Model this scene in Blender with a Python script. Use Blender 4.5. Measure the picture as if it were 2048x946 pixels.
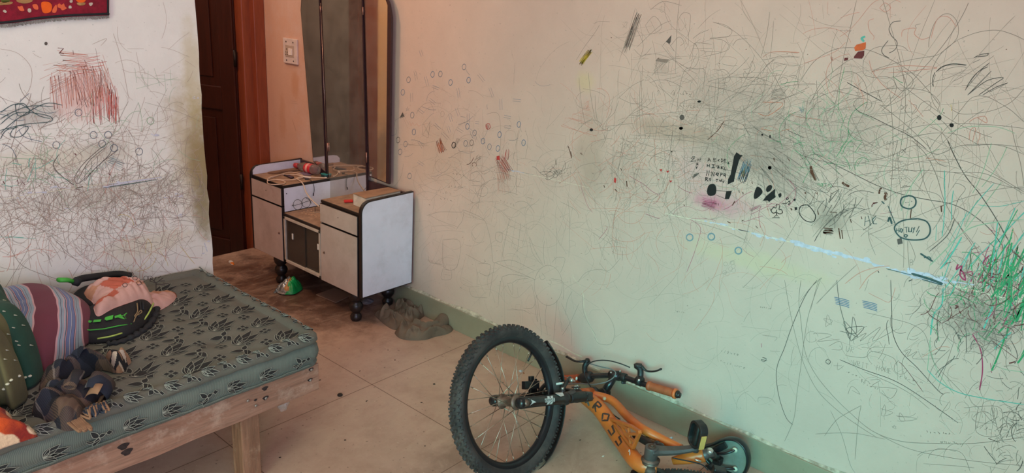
import bpy, bmesh, math, random
import numpy as np
from mathutils import Vector, Matrix, noise
from mathutils.bvhtree import BVHTree
for o in list(bpy.data.objects): bpy.data.objects.remove(o)
SC = bpy.context.scene; COL = SC.collection
random.seed(11)
PI = math.pi
# ---------------------------------------------------------------- camera
FPX = 1465.24; W_, H_ = 2048.0, 946.0
CAM = Vector((-2.2719, 0.0, 1.5))
CR = Vector((0.65601344, -0.75224193, 0.06146905))
CU = Vector((0.19393568, 0.24671364, 0.94948477))
CF = Vector((0.72940751, 0.61095373, -0.30773402))
cd = bpy.data.cameras.new('camera'); cam = bpy.data.objects.new('camera', cd); COL.objects.link(cam)
cd.sensor_width = 36; cd.lens = 36 * FPX / 2048; cd.clip_start = .02; cd.clip_end = 60
cam.matrix_world = Matrix(((CR.x, CU.x, -CF.x, CAM.x), (CR.y, CU.y, -CF.y, CAM.y), (CR.z, CU.z, -CF.z, CAM.z), (0, 0, 0, 1)))
SC.camera = cam
def at(x, y, ax, v):
    """world point where the sight line of photo pixel x,y meets the plane axis=v"""
    d = (x - W_/2)/FPX*CR - (y - H_/2)/FPX*CU + CF
    return CAM + d*((v - CAM[ax])/d[ax])
# ---------------------------------------------------------------- light
SC.view_settings.view_transform = 'Standard'; SC.view_settings.look = 'None'
SC.view_settings.gamma = 1; SC.view_settings.use_curve_mapping = False
SC.view_settings.exposure = 0.0
wd = bpy.data.worlds.new('world'); SC.world = wd; wd.use_nodes = True
wd.node_tree.nodes['Background'].inputs[0].default_value = (.75, .85, 1, 1)
wd.node_tree.nodes['Background'].inputs[1].default_value = .05
def area(name, loc, target, sx, sy, power, color, spread=180):
    l = bpy.data.lights.new(name, 'AREA'); l.shape = 'RECTANGLE'; l.size = sx; l.size_y = sy
    l.energy = power; l.color = color; l.spread = math.radians(spread)
    o = bpy.data.objects.new(name, l); COL.objects.link(o); o.location = loc
    o.rotation_euler = (Vector(target) - Vector(loc)).to_track_quat('-Z', 'Y').to_euler()
    return o
area('window_daylight', (-3.3, -1.5, 1.72), (-1.5, 2.6, 1.1), 1.5, 1.45, 30, (.86, .70, 1), 130)
area('window_sky', (-2.3, -1.52, 1.55), (-1.9, 2.6, 1.0), 1.5, 1.1, 15, (.10, .60, 1))
area('doorway_fill', (-4.1, .5, 1.35), (0, 2.3, .7), .9, 1.7, 28, (.80, 1, .74), 150)  # added fill from the unseen far left side, evens out the right wall
area('green_patch_fill', (-3.7, -.75, 1.5), (0, .84, .30), 1.5, 1.2, 7.6, (.03, .92, .90), 38)  # added light for the green patch on the right wall; no pane exists
area('ceiling_bounce', (-1.6, 1.0, 2.62), (-1.6, 1.0, 0), 1.5, 1.5, 14, (1, .86, .72))
area('passage_lamp', (-1.5, 3.05, 2.45), (-.2, 3.6, 1.0), .35, .35, 15, (1, .62, .38))
area('room_beyond_fill', (-.7, 4.6, 2.5), (-.9, 4.9, 0), .6, .6, 12, (1, .86, .76))  # added fill, brightens the closed room that the mirror shows
# ---------------------------------------------------------------- materials
def lin(c):
    return tuple(((v/255)/12.92 if v/255 <= .04045 else ((v/255+.055)/1.055)**2.4) for v in c)
class N:
    """small node graph writer"""
    def __init__(s, name):
        s.m = bpy.data.materials.new(name); s.m.use_nodes = True; s.t = s.m.node_tree
        s.b = s.t.nodes['Principled BSDF']; s.co = s.t.nodes.new('ShaderNodeTexCoord').outputs['Object']
    def new(s, k): return s.t.nodes.new(k)
    def link(s, a, b): s.t.links.new(a, b)
    def put(s, v, sock):
        if hasattr(v, 'is_output'): s.link(v, sock)
        else: sock.default_value = v if not (isinstance(v, tuple) and len(v) == 3 and sock.type == 'RGBA') else (*v, 1)
    def noise(s, scale, detail=4, rough=.55, vec=None, dist=0):
        n = s.new('ShaderNodeTexNoise'); n.inputs['Scale'].default_value = scale; n.inputs['Detail'].default_value = detail
        n.inputs['Roughness'].default_value = rough; n.inputs['Distortion'].default_value = dist
        s.link(vec or s.co, n.inputs['Vector']); return n.outputs['Fac']
    def vor(s, scale, feature='F1', vec=None, out='Distance', rnd=1):
        n = s.new('ShaderNodeTexVoronoi'); n.feature = feature; n.inputs['Scale'].default_value = scale
        n.inputs['Randomness'].default_value = rnd
        s.link(vec or s.co, n.inputs['Vector']); return n.outputs[out]
    def map(s, sc=(1, 1, 1), rot=(0, 0, 0), loc=(0, 0, 0), vec=None):
        n = s.new('ShaderNodeMapping'); n.inputs['Scale'].default_value = sc; n.inputs['Rotation'].default_value = rot
        n.inputs['Location'].default_value = loc; s.link(vec or s.co, n.inputs['Vector']); return n.outputs[0]
    def ramp(s, v, stops, interp='LINEAR'):
        n = s.new('ShaderNodeValToRGB'); e = n.color_ramp.elements; n.color_ramp.interpolation = interp
        while len(e) < len(stops): e.new(.5)
        for k, (p, c) in enumerate(stops):
            e[k].position = p; e[k].color = (c, c, c, 1) if isinstance(c, (int, float)) else (*c, 1)
        s.link(v, n.inputs[0]); return n.outputs[0]
    def mix(s, f, a, b, mode='MIX'):
        n = s.new('ShaderNodeMix'); n.data_type = 'RGBA'; n.blend_type = mode
        s.put(f, n.inputs[0]); s.put(a, n.inputs[6]); s.put(b, n.inputs[7]); return n.outputs[2]
    def math(s, op, a, b=0.0, c=0.0, clamp=False):
        n = s.new('ShaderNodeMath'); n.operation = op; n.use_clamp = clamp
        s.put(a, n.inputs[0]); s.put(b, n.inputs[1]); s.put(c, n.inputs[2]); return n.outputs[0]
    def xyz(s, vec=None):
        n = s.new('ShaderNodeSeparateXYZ'); s.link(vec or s.co, n.inputs[0]); return n.outputs
    def blob(s, c, r, rot=0, axes='yz', soft=1.0, nz=None):
        """soft patch (stain, painted light or shade) centred on c with radii r in the plane axes; 1 inside"""
        o = s.xyz(); ix = {'x': 0, 'y': 1, 'z': 2}
        a = s.math('SUBTRACT', o[ix[axes[0]]], c[0]); b = s.math('SUBTRACT', o[ix[axes[1]]], c[1])
        cr, sr = math.cos(rot), math.sin(rot)
        u = s.math('DIVIDE', s.math('ADD', s.math('MULTIPLY', a, cr), s.math('MULTIPLY', b, sr)), r[0])
        v = s.math('DIVIDE', s.math('SUBTRACT', s.math('MULTIPLY', b, cr), s.math('MULTIPLY', a, sr)), r[1])
        d = s.math('SQRT', s.math('ADD', s.math('MULTIPLY', u, u), s.math('MULTIPLY', v, v)))
        if nz is not None: d = s.math('ADD', d, s.math('MULTIPLY', s.math('SUBTRACT', nz, .5), 1.4))
        return s.math('SMOOTHSTEP', d, 1.0, 1.0-soft) if False else s.ramp(d, [(max(0.0, 1-soft), 1.0), (1.0, 0.0)], 'EASE')
    def bump(s, h, strength=.3, dist=.01):
        n = s.new('ShaderNodeBump'); n.inputs['Strength'].default_value = strength; n.inputs['Distance'].default_value = dist
        s.link(h, n.inputs['Height']); s.link(n.outputs[0], s.b.inputs['Normal'])
    def out(s, col=None, rough=None, metal=None, **kw):
        if col is not None: s.put(col, s.b.inputs['Base Color'])
        if rough is not None: s.put(rough, s.b.inputs['Roughness'])
        if metal is not None: s.put(metal, s.b.inputs['Metallic'])
        for k, v in kw.items(): s.put(v, s.b.inputs[k.replace('_', ' ')])
        return s.m
def simple(name, rgb, rough=.6, metal=0, var=.12, scale=25, bump=.15, bscale=120, dust=None, **kw):
    n = N(name); c = lin(rgb)
    nz = n.noise(scale)
    lo = tuple(v*(1-var*1.3) for v in c); hi = tuple(min(1, v*(1+var)) for v in c)
    col = n.ramp(nz, [(.3, lo), (.7, hi)])
    if dust:
        f = n.ramp(n.noise(scale*.6, 6, .7), [(.45, 0.0), (.7, dust[1])]); col = n.mix(f, col, lin(dust[0]))
    if bump: n.bump(n.noise(bscale, 3), bump, .002)
    return n.out(col, rough, metal, **kw)
# ---------------------------------------------------------------- mesh builder
def cat(pts, closed=False, n=6):
    P = [Vector(p) for p in pts]; L = len(P); out = []
    if L < 3: return P
    for i in range(L if closed else L-1):
        if closed: a, b, c, d = P[i-1], P[i], P[(i+1) % L], P[(i+2) % L]
        else: a, b, c, d = P[max(i-1, 0)], P[i], P[i+1], P[min(i+2, L-1)]
        for k in range(n):
            t = k/n
            out.append(.5*((2*b)+(c-a)*t+(2*a-5*b+4*c-d)*t*t+(3*b-a-3*c+d)*t*t*t))
    if not closed: out.append(P[-1])
    return out
class MB:
    def __init__(s): s.v = []; s.f = []; s.m = []; s.sm = []
    def add(s, vs, fs, mi=0, sm=False):
        b = len(s.v); s.v += [tuple(v) for v in vs]
        for f in fs: s.f.append(tuple(b+i for i in f)); s.m.append(mi); s.sm.append(sm)
        return s
    def box(s, lo, hi, mi=0, M=None):
        x0, y0, z0 = lo; x1, y1, z1 = hi
        vs = [Vector(p) for p in ((x0, y0, z0), (x1, y0, z0), (x1, y1, z0), (x0, y1, z0), (x0, y0, z1), (x1, y0, z1), (x1, y1, z1), (x0, y1, z1))]
        if M: vs = [M @ v for v in vs]
        return s.add(vs, [(0, 3, 2, 1), (4, 5, 6, 7), (0, 1, 5, 4), (1, 2, 6, 5), (2, 3, 7, 6), (3, 0, 4, 7)], mi)
    def bar(s, a, b, w, h, up=(0, 0, 1), mi=0):
        a = Vector(a); b = Vector(b); z = (b-a); L = z.length; z.normalize(); x = Vector(up).cross(z).normalized(); y = z.cross(x)
        M = Matrix((( x.x, y.x, z.x, a.x), (x.y, y.y, z.y, a.y), (x.z, y.z, z.z, a.z), (0, 0, 0, 1)))
        return s.box((-w/2, -h/2, 0), (w/2, h/2, L), mi, M)
    def tube(s, path, r, seg=10, closed=False, caps=True, mi=0, flat=1.0, up=None, sm=True):
        P = [Vector(p) for p in path]; n = len(P); R = r if hasattr(r, '__len__') else [r]*n
        vs = []; prev = None
        for i in range(n):
            if closed: t = (P[(i+1) % n]-P[i-1])
            else: t = P[min(i+1, n-1)]-P[max(i-1, 0)]
            if t.length < 1e-9: t = Vector((0, 0, 1))
            t.normalize()
            if prev is None:
                ref = Vector(up) if up else (Vector((0, 0, 1)) if abs(t.z) < .9 else Vector((1, 0, 0)))
                x = ref.cross(t).normalized()
            else:
                x = prev-t*prev.dot(t)
                if x.length < 1e-6: x = Vector((1, 0, 0)).cross(t)
                x.normalize()
            prev = x; y = t.cross(x)
            for k in range(seg):
                a = 2*PI*k/seg; vs.append(P[i]+R[i]*(math.cos(a)*x+math.sin(a)*flat*y))
        fs = []
        for i in range(n if closed else n-1):
            j = (i+1) % n
            for k in range(seg): fs.append((i*seg+k, i*seg+(k+1) % seg, j*seg+(k+1) % seg, j*seg+k))
        if caps and not closed: fs += [tuple(range(seg-1, -1, -1)), tuple((n-1)*seg+k for k in range(seg))]
        return s.add(vs, fs, mi, sm)
    def lathe(s, prof, a, axis, seg=20, mi=0, sm=True, caps=True):
        """prof: (distance along axis, radius) from point a along axis"""
        a = Vector(a); z = Vector(axis).normalized(); x = (Vector((0, 0, 1)) if abs(z.z) < .9 else Vector((1, 0, 0))).cross(z).normalized(); y = z.cross(x)
        vs = []
        for t, r in prof:
            for k in range(seg):
                g = 2*PI*k/seg; vs.append(a+z*t+max(r, 1e-5)*(math.cos(g)*x+math.sin(g)*y))
        fs = [(i*seg+k, i*seg+(k+1) % seg, (i+1)*seg+(k+1) % seg, (i+1)*seg+k) for i in range(len(prof)-1) for k in range(seg)]
        if caps: fs += [tuple(range(seg-1, -1, -1)), tuple((len(prof)-1)*seg+k for k in range(seg))]
        return s.add(vs, fs, mi, sm)
    def prism(s, poly, thick, mi=0, sm=False):
        """poly: 3D points of a planar outline, thick: offset vector"""
        P = [Vector(p) for p in poly]; T = Vector(thick); n = len(P)
        return s.add(P+[p+T for p in P], [tuple(range(n)), tuple(range(2*n-1, n-1, -1))]+[(i, i+n, (i+1) % n+n, (i+1) % n) for i in range(n)], mi, sm)
    def ribbon(s, pts, w, nrm, mi=0, taper=True):
        """flat stroke w wide on a surface with normal nrm"""
        P = [Vector(p) for p in pts]; n = len(P)
        if n < 2: return s
        vs = []
        for i in range(n):
            t = P[min(i+1, n-1)]-P[max(i-1, 0)]; nn = nrm(P[i]) if callable(nrm) else nrm
            sd = nn.cross(t)
            if sd.length < 1e-9: sd = Vector((0, 0, 1))
            sd.normalize(); k = w/2*(.55 if taper and i in (0, n-1) else 1)
            vs += [P[i]-sd*k, P[i]+sd*k]
        return s.add(vs, [(2*i, 2*i+2, 2*i+3, 2*i+1) for i in range(n-1)], mi)
    def ball(s, c, r, mi=0, u=14, v=9):
        c = Vector(c); r = r if hasattr(r, '__len__') else (r, r, r); vs = []
        for i in range(v+1):
            th = PI*i/v
            for k in range(u):
                a = 2*PI*k/u; vs.append(c+Vector((r[0]*math.sin(th)*math.cos(a), r[1]*math.sin(th)*math.sin(a), r[2]*math.cos(th))))
        return s.add(vs, [(i*u+k, (i+1)*u+k, (i+1)*u+(k+1) % u, i*u+(k+1) % u) for i in range(v) for k in range(u)], mi, True)
    def build(s, name, mats, parent=None, bevel=0, bseg=2, shade=None):
        me = bpy.data.meshes.new(name); me.from_pydata(s.v, [], s.f)
        mats = mats if isinstance(mats, (list, tuple)) else [mats]
        for m in mats: me.materials.append(m)
        me.polygons.foreach_set('material_index', s.m)
        me.polygons.foreach_set('use_smooth', s.sm if shade is None else [shade]*len(s.f))
        me.validate(clean_customdata=False); me.update()
        o = bpy.data.objects.new(name, me); COL.objects.link(o)
        if parent:
            o.parent = parent; w = Vector(parent.get('wloc', (0, 0, 0))); o.location = -w; o['wloc'] = (0.0, 0.0, 0.0)
            if parent.type == 'MESH': o.location = (0, 0, 0)
        if bevel:
            b = o.modifiers.new('bevel', 'BEVEL'); b.width = bevel; b.segments = bseg; b.limit_method = 'ANGLE'; b.angle_limit = .6
        return o
def thing(name, label, catg, loc=(0, 0, 0), group=None):
    o = bpy.data.objects.new(name, None); COL.objects.link(o); o.location = loc; o['wloc'] = tuple(float(v) for v in loc)
    o.empty_display_size = .05
    o['label'] = label; o['category'] = catg
    if group: o['group'] = group
    return o
def tag(o, label, catg=None, group=None):
    o['label'] = label
    if catg: o['category'] = catg
    if group: o['group'] = group
    return o
def struct(o): o['kind'] = 'structure'; return o
def nz(x, y, z=0.0, s=1.0): return noise.noise(Vector((x*s, y*s, z*s)))
def blobmesh(outline, z0, height, nr=26, ns=110, matf=None, under=0.0, mb=None, base=None):
    base = base or (lambda x, y: 0.0)
    """cloth lump: outline = world xy points around the foot of the lump; height(x,y,r,th) above z0"""
    P = cat([Vector((p[0], p[1], 0)) for p in outline], True, 8)
    L = [0]
    for i in range(len(P)): L.append(L[-1]+(P[(i+1) % len(P)]-P[i]).length)
    Q = []
    for k in range(ns):
        t = L[-1]*k/ns; i = max(j for j in range(len(P)) if L[j] <= t); a = (t-L[i])/max(L[i+1]-L[i], 1e-9)
        Q.append(P[i].lerp(P[(i+1) % len(P)], a))
    c = sum(Q, Vector())/ns; vs = [Vector((c.x, c.y, z0+base(c.x, c.y)+height(c.x, c.y, 0, 0)))]; fs = []; ms = []
    for i in range(1, nr+1):
        r = i/nr
        rr = math.sin(r*PI/2)
        for k in range(ns):
            p = c.lerp(Q[k], rr); vs.append(Vector((p.x, p.y, z0+base(p.x, p.y)+max(height(p.x, p.y, rr, 2*PI*k/ns), under))))
    mb = mb or MB()
    b0 = len(mb.f)
    for k in range(ns): fs.append((0, 1+k, 1+(k+1) % ns))
    for i in range(nr-1):
        for k in range(ns):
            a = 1+i*ns+k; b = 1+i*ns+(k+1) % ns; fs.append((a, a+ns, b+ns, b))
    fs.append(tuple(1+(nr-1)*ns+k for k in range(ns-1, -1, -1)))
    mb.add(vs, fs, 0, True)
    if matf:
        for j, f in enumerate(fs):
            q = sum((vs[i] for i in f), Vector())/len(f); mb.m[b0+j] = matf(q.x, q.y, q.z)
    return mb
def bvh(mb): return BVHTree.FromPolygons([Vector(v) for v in mb.v], mb.f)
def hitpx(tree, x, y, off=.0015):
    """first point of a built surface on the sight line of a photo pixel"""
    d = ((x - W_/2)/FPX*CR - (y - H_/2)/FPX*CU + CF).normalized(); h = tree.ray_cast(CAM, d)
    return h[0]-d*off if h[0] is not None else None
def O(pts):
    """outline from photo pixels, each with the height of the surface seen there"""
    return [tuple(at(x, y, 2, z))[:2] for x, y, z in pts]
# simple stroke letters, unit cell 1 wide 1 high, several strokes each
FONT = {'A': [[(0, 0), (.5, 1), (1, 0)], [(.2, .4), (.8, .4)]], 'B': [[(0, 0), (0, 1), (.7, .95), (.75, .6), (0, .52)], [(0, .52), (.85, .45), (.85, .08), (0, 0)]],
 'C': [[(.9, .9), (.4, 1), (0, .5), (.4, 0), (.9, .1)]], 'D': [[(0, 0), (0, 1), (.6, .9), (.85, .5), (.6, .08), (0, 0)]], 'E': [[(.8, 1), (0, 1), (0, 0), (.8, 0)], [(0, .5), (.6, .5)]],
 'F': [[(.8, 1), (0, 1), (0, 0)], [(0, .5), (.6, .5)]], 'G': [[(.9, .9), (.4, 1), (0, .5), (.4, 0), (.9, .1), (.9, .45), (.55, .45)]], 'H': [[(0, 0), (0, 1)], [(.8, 0), (.8, 1)], [(0, .5), (.8, .5)]],
 'I': [[(.5, 0), (.5, 1)], [(.2, 1), (.8, 1)], [(.2, 0), (.8, 0)]], 'J': [[(.2, 1), (.8, 1)], [(.6, 1), (.6, .2), (.3, 0), (.05, .2)]], 'K': [[(0, 0), (0, 1)], [(.8, 1), (0, .45), (.8, 0)]],
 'L': [[(0, 1), (0, 0), (.7, 0)]], 'M': [[(0, 0), (0, 1), (.5, .4), (1, 1), (1, 0)]], 'N': [[(0, 0), (0, 1), (.8, 0), (.8, 1)]], 'O': [[(.45, 1), (0, .5), (.45, 0), (.9, .5), (.45, 1)]],
 'P': [[(0, 0), (0, 1), (.75, .9), (.75, .55), (0, .45)]], 'Q': [[(.45, 1), (0, .5), (.45, 0), (.9, .5), (.45, 1)], [(.5, .3), (.95, -.1)]], 'R': [[(0, 0), (0, 1), (.75, .9), (.75, .6), (0, .5), (.8, 0)]],
 'S': [[(.85, 1), (.15, 1), (.08, .58), (.8, .46), (.75, 0), (0, 0)]], 'T': [[(0, 1), (1, 1)], [(.5, 1), (.5, 0)]], 'U': [[(0, 1), (0, .2), (.4, 0), (.8, .2), (.8, 1)]], 'V': [[(0, 1), (.45, 0), (.9, 1)]],
 'W': [[(0, 1), (.25, 0), (.5, .7), (.75, 0), (1, 1)]], 'X': [[(0, 0), (.8, 1)], [(0, 1), (.8, 0)]], 'Y': [[(0, 1), (.4, .5), (.8, 1)], [(.4, .5), (.4, 0)]], 'Z': [[(0, 1), (.8, 1), (0, 0), (.8, 0)]],
 '0': [[(.45, 1), (.05, .5), (.45, 0), (.85, .5), (.45, 1)]], '1': [[(.5, 0), (.5, 1)]], '2': [[(0, .8), (.4, 1), (.8, .7), (0, 0), (.9, 0)]], '3': [[(0, .9), (.7, .9), (.35, .55), (.8, .3), (.4, 0), (0, .1)]],
 '4': [[(.6, 0), (.6, 1), (0, .35), (.9, .35)]], '5': [[(.8, 1), (.1, 1), (.1, .6), (.8, .4), (.4, 0), (0, .1)]], '6': [[(.7, 1), (.1, .4), (.4, 0), (.8, .3), (.2, .5)]], '-': [[(.1, .5), (.8, .5)]], '&': [[(.8, 0), (.1, .8), (.5, 1), (.6, .7), (0, .2), (.4, 0), (.9, .4)]]}
# ================================================================ the room
YL, YD, XE = 2.60, 3.786, -0.972        # scribbled left wall, door wall, free end of the left wall
def wall_paint(name, base, tint, axes, stains_and_glow, grime=.5):
    n = N(name)
    c = n.mix(n.ramp(n.noise(1.3, 5, .6), [(.35, 0.0), (.7, 1.0)]), lin(base), lin(tint))
    c = n.mix(n.ramp(n.noise(6, 8, .65), [(.35, 0.0), (.75, .35)]), c, lin(tuple(v*.86 for v in base)))
    nzs = n.noise(9, 6, .7)
    for col, cen, rad, rot, amt in stains_and_glow:
        b = n.blob(cen, rad, rot, axes, .75, nzs)
        c = n.mix(n.math('MULTIPLY', b, amt), c, lin(col))
    # little worn specks
    sp = n.ramp(n.noise(95, 2, .5), [(.68, 0.0), (.74, grime)])
    c = n.mix(sp, c, lin(tuple(v*.66 for v in base)))
    n.bump(n.noise(28, 6, .6), .22, .006)
    return n.out(c, .62)
R2 = lambda x, y: tuple(at(x, y, 0, 0))[1:]
L2 = lambda x, y: (at(x, y, 1, YL).x, at(x, y, 1, YL).z)
M_wr = wall_paint('pink_beige_distemper', (216, 186, 170), (206, 176, 162), 'yz', [
    ((198, 100, 130), R2(1422, 405), (.075, .035), 0, .75), ((206, 130, 148), R2(1440, 405), (.16, .06), 0, .5),
    ((214, 160, 165), R2(1400, 350), (.17, .09), .3, .35), ((105, 95, 90), R2(1545, 330), (.17, .10), .55, .36),
    ((125, 115, 105), R2(1480, 215), (.26, .14), .1, .22), ((120, 110, 100), R2(1450, 300), (.20, .10), 0, .25),
    ((140, 125, 112), R2(1220, 350), (.26, .14), 0, .16), ((128, 122, 108), R2(1650, 260), (.26, .14), 0, .2),
    ((118, 110, 96), R2(1660, 440), (.07, .06), .5, .55), ((112, 104, 92), R2(1960, 640), (.12, .10), 0, .4),
    ((206, 190, 125), R2(1170, 165), (.06, .05), 0, .35), ((205, 196, 140), R2(1500, 520), (.35, .05), 0, .25),
    ((180, 150, 120), R2(870, 300), (.30, .22), 0, .2), ((152, 128, 104), R2(1180, 300), (.10, .25), 0, .25),
    ((176, 120, 78), R2(590, 170), (.05, .10), 0, .5), ((165, 110, 70), R2(565, 240), (.05, .18), 0, .40),
    ((150, 116, 82), R2(1350, 260), (.30, .05), 0, .3), ((205, 150, 112), R2(560, 220), (.45, 1.0), 0, .55)], .35)  # the wide orange patch paints the warm passage light on the switch wall
M_wl = wall_paint('chalky_white_distemper', (236, 226, 220), (226, 214, 206), 'xz', [
    ((104, 82, 56), L2(402, 330), (.075, .28), 0, .9), ((172, 144, 96), L2(385, 300), (.12, .33), 0, .6),
    ((190, 168, 120), L2(385, 150), (.05, .30), 0, .5), ((150, 132, 100), L2(408, 420), (.05, .16), 0, .8),
    ((150, 140, 132), L2(60, 230), (.10, .05), 0, .5), ((180, 168, 155), L2(200, 390), (.40, .07), 0, .5),
    ((226, 132, 120), L2(165, 180), (.10, .12), -.3, .40), ((200, 180, 130), L2(300, 490), (.20, .06), 0, .3),
    ((196, 178, 140), L2(110, 320), (.3, .06), 0, .35), ((160, 150, 140), L2(210, 300), (.10, .06), 0, .3)], .5)
M_plain = wall_paint('plain_cream_wall', (214, 192, 168), (205, 182, 158), 'yz', [], .2)
M_pass = wall_paint('ochre_passage_wall', (246, 218, 176), (236, 204, 160), 'xz', [((120, 110, 104), (-.93, .45), (.12, .3), 0, .6)], .4)
M_ceil = simple('white_ceiling', (225, 215, 205), .8, scale=2)
M_grey = simple('dark_grey_paint', (140, 128, 116), .7, scale=3)
# floor: large vitrified tiles with dust
n = N('dusty_beige_tiles'); o3 = n.xyz()
def joint(sock, off, w=.0016, T=.607):
    q = n.math('FRACT', n.math('DIVIDE', n.math('ADD', sock, 40*T-off), T))
    q = n.math('ABSOLUTE', n.math('SUBTRACT', q, .5)); return n.math('GREATER_THAN', q, .5-w/T)
jt = n.math('MAXIMUM', joint(o3[0], -.615), joint(o3[1], 2.068))
c = n.mix(n.ramp(n.noise(1.6, 6, .6), [(.35, 0.0), (.7, 1.0)]), lin((196, 164, 144)), lin((176, 144, 124)))
c = n.mix(n.ramp(n.noise(7, 8, .7), [(.45, 0.0), (.75, .55)]), c, lin((150, 116, 98)))
nzs = n.noise(8, 6, .7)
for col, cen, rad, am in (((80, 54, 44), (-.28, 3.15), (.62, .9), .95), ((84, 58, 46), (-.25, 3.2), (.35, .62), .5), ((92, 66, 52), (-.33, 2.75), (.22, .35), .6), ((205, 196, 176), (-.08, 1.2), (.10, .7), .35),  # pale strip along the wall: greenish light put into the colour
                          ((96, 66, 52), (-.62, 1.5), (.40, .12), .45), ((90, 62, 50), (-.40, 1.25), (.2, .2), .35), ((92, 64, 50), (-.35, 3.6), (.3, .25), .5), ((110, 80, 64), (-1.2, 1.5), (.5, .2), .35)):  # patches by wheel, frame and bed: soft shadows painted in
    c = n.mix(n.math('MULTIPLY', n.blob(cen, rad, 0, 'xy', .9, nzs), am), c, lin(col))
sp = n.ramp(n.noise(60, 3, .6), [(.66, 0.0), (.72, .75)]); c = n.mix(sp, c, lin((70, 48, 38)))
sp = n.ramp(n.noise(140, 2, .5, n.map(loc=(3, 5, 1))), [(.70, 0.0), (.76, .6)]); c = n.mix(sp, c, lin((215, 200, 180)))
sw = n.ramp(n.noise(3.2, 8, .75, n.map(sc=(1, 2.4, 1), rot=(0, 0, .6)), 1.5), [(.50, 0.0), (.62, .28)]); c = n.mix(sw, c, lin((196, 168, 145)))
c = n.mix(jt, c, lin((112, 84, 66)))
ro = n.ramp(n.noise(5, 6, .7), [(.3, .34), (.7, .62)]); n.bump(n.math('SUBTRACT', n.noise(40, 4), jt), .10, .002)
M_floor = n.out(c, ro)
n = N('baseboard_tile'); c = n.mix(n.ramp(n.noise(5, 6, .6), [(.3, 0.0), (.7, 1.0)]), lin((158, 146, 124)), lin((140, 128, 108)))
sp = n.ramp(n.noise(70, 3, .6), [(.66, 0.0), (.74, .5)]); c = n.mix(sp, c, lin((96, 80, 66))); M_base = n.out(c, .38)
M_plaster = simple('rough_white_plaster', (196, 178, 158), .85, var=.25, scale=45, bump=.8, bscale=90, dust=((110, 84, 64), .8))
def woodmat(name, a, b, rough, sc=(3, 3, 30), rot=(0, 0, 0), streak=.6, worn=None, coat=0):
    n = N(name); v = n.map(sc=sc, rot=rot)
    c = n.mix(n.ramp(n.noise(2.2, 8, .65, v, 1.2), [(.3, 0.0), (.72, 1.0)]), lin(a), lin(b))
    g = n.ramp(n.noise(6, 4, .6, v, .4), [(.45, 0.0), (.6, streak*.5), (.7, 0.0)]); c = n.mix(g, c, lin(tuple(v*.5 for v in a)))
    if worn: c = n.mix(n.ramp(n.noise(14, 7, .75), [(.52, 0.0), (.72, worn[1])]), c, lin(worn[0]))
    n.bump(n.noise(5, 6, .6, v), .25, .003); return n.out(c, rough, Coat_Weight=coat)
M_door = woodmat('dark_red_brown_enamel', (66, 27, 17), (52, 20, 12), .38, (10, 10, 1.2), streak=.3)
M_jamb = woodmat('red_brown_door_frame_enamel', (146, 74, 45), (126, 60, 36), .4, (10, 10, 1.2), streak=.3)
# marks on the walls: opaque thin strokes of each pencil, crayon and pen
MARKS = {}
def mk(name, rgb, var=.12): MARKS[name] = simple('mark_'+name, rgb, .8, var=var, scale=60, bump=0)
for nm, rgb in dict(faint=(182, 156, 142), pencil=(146, 126, 114), dark=(92, 82, 76), black=(22, 20, 20), brown=(92, 52, 34), red=(196, 62, 56), softred=(208, 142, 124), crayon=(206, 100, 88),
                    orange=(206, 96, 50), green=(58, 150, 98), softgreen=(156, 176, 146), teal=(96, 176, 158), blue=(74, 110, 140), softblue=(120, 140, 150), ink=(104, 112, 124),
                    magenta=(172, 60, 96), yellow=(206, 172, 60), white=(200, 194, 208), cream=(220, 205, 182), slate=(62, 84, 84), maroon=(104, 44, 44)).items(): mk(nm, rgb)
MORD = list(MARKS); MIX = {k: i+1 for i, k in enumerate(MORD)}
wr, wl = MB(), MB()
lay = [0]
def rw(x, y): p = at(x, y, 0, 0.0); lay[0] = (lay[0]+1) % 40; return p
def stroke(side, col, w, pts, smooth=True):
    if side is wl: pts = [p for p in pts if p[0] < 384+p[1]*.0655]
    if len(pts) < 2: return
    """w in mm; pts photo pixels on that wall"""
    off = .0003+.000012*(hash((len(side.v))) % 40)+(.0012 if col == 'slate' else 0)
    if side is wr: P = [at(x, y, 0, 0.0)+Vector((-off, 0, 0)) for x, y in pts]; nn = Vector((-1, 0, 0))
    else: P = [at(x, y, 1, YL)+Vector((0, -off, 0)) for x, y in pts]; nn = Vector((0, -1, 0))
    if smooth and len(P) > 2: P = cat(P, False, 5)
    side.ribbon(P, w/1000*(.78 if col in ('faint', 'pencil') else 1.2 if col == 'brown' else .6 if col == 'white' else 1), nn, MIX[col])
    if col in ('white',) and w > 4:      # ragged dabs of filler along the strip
        for i in range(len(P)):
            q = random.choice(P)+Vector((0 if side is wr else random.uniform(-.02, .02), random.uniform(-.02, .02) if side is wr else 0, random.uniform(-.6, .6)*w/1000)); r_ = random.uniform(.2, .5)*w/1000; dz_ = random.uniform(.0001, .0009)
            ax_ = Vector((0, 1, 0)) if side is wr else Vector((1, 0, 0)); side.add([q+ax_*r_*2.2*math.cos(a)*random.uniform(.7, 1.2)+Vector((0, 0, r_*math.sin(a)*random.uniform(.7, 1.2)))+nn*dz_ for a in [PI/4*k for k in range(8)]], [tuple(range(8))], MIX[col])
def patch(side, col, pts, smooth=True):
    off = .0009
    if side is wr: P = [at(x, y, 0, 0.0)+Vector((-off, 0, 0)) for x, y in pts]
    else: P = [at(x, y, 1, YL)+Vector((0, -off, 0)) for x, y in pts]
    if smooth: P = cat(P, True, 4)
    side.add(P, [tuple(range(len(P)))], MIX[col])
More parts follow.
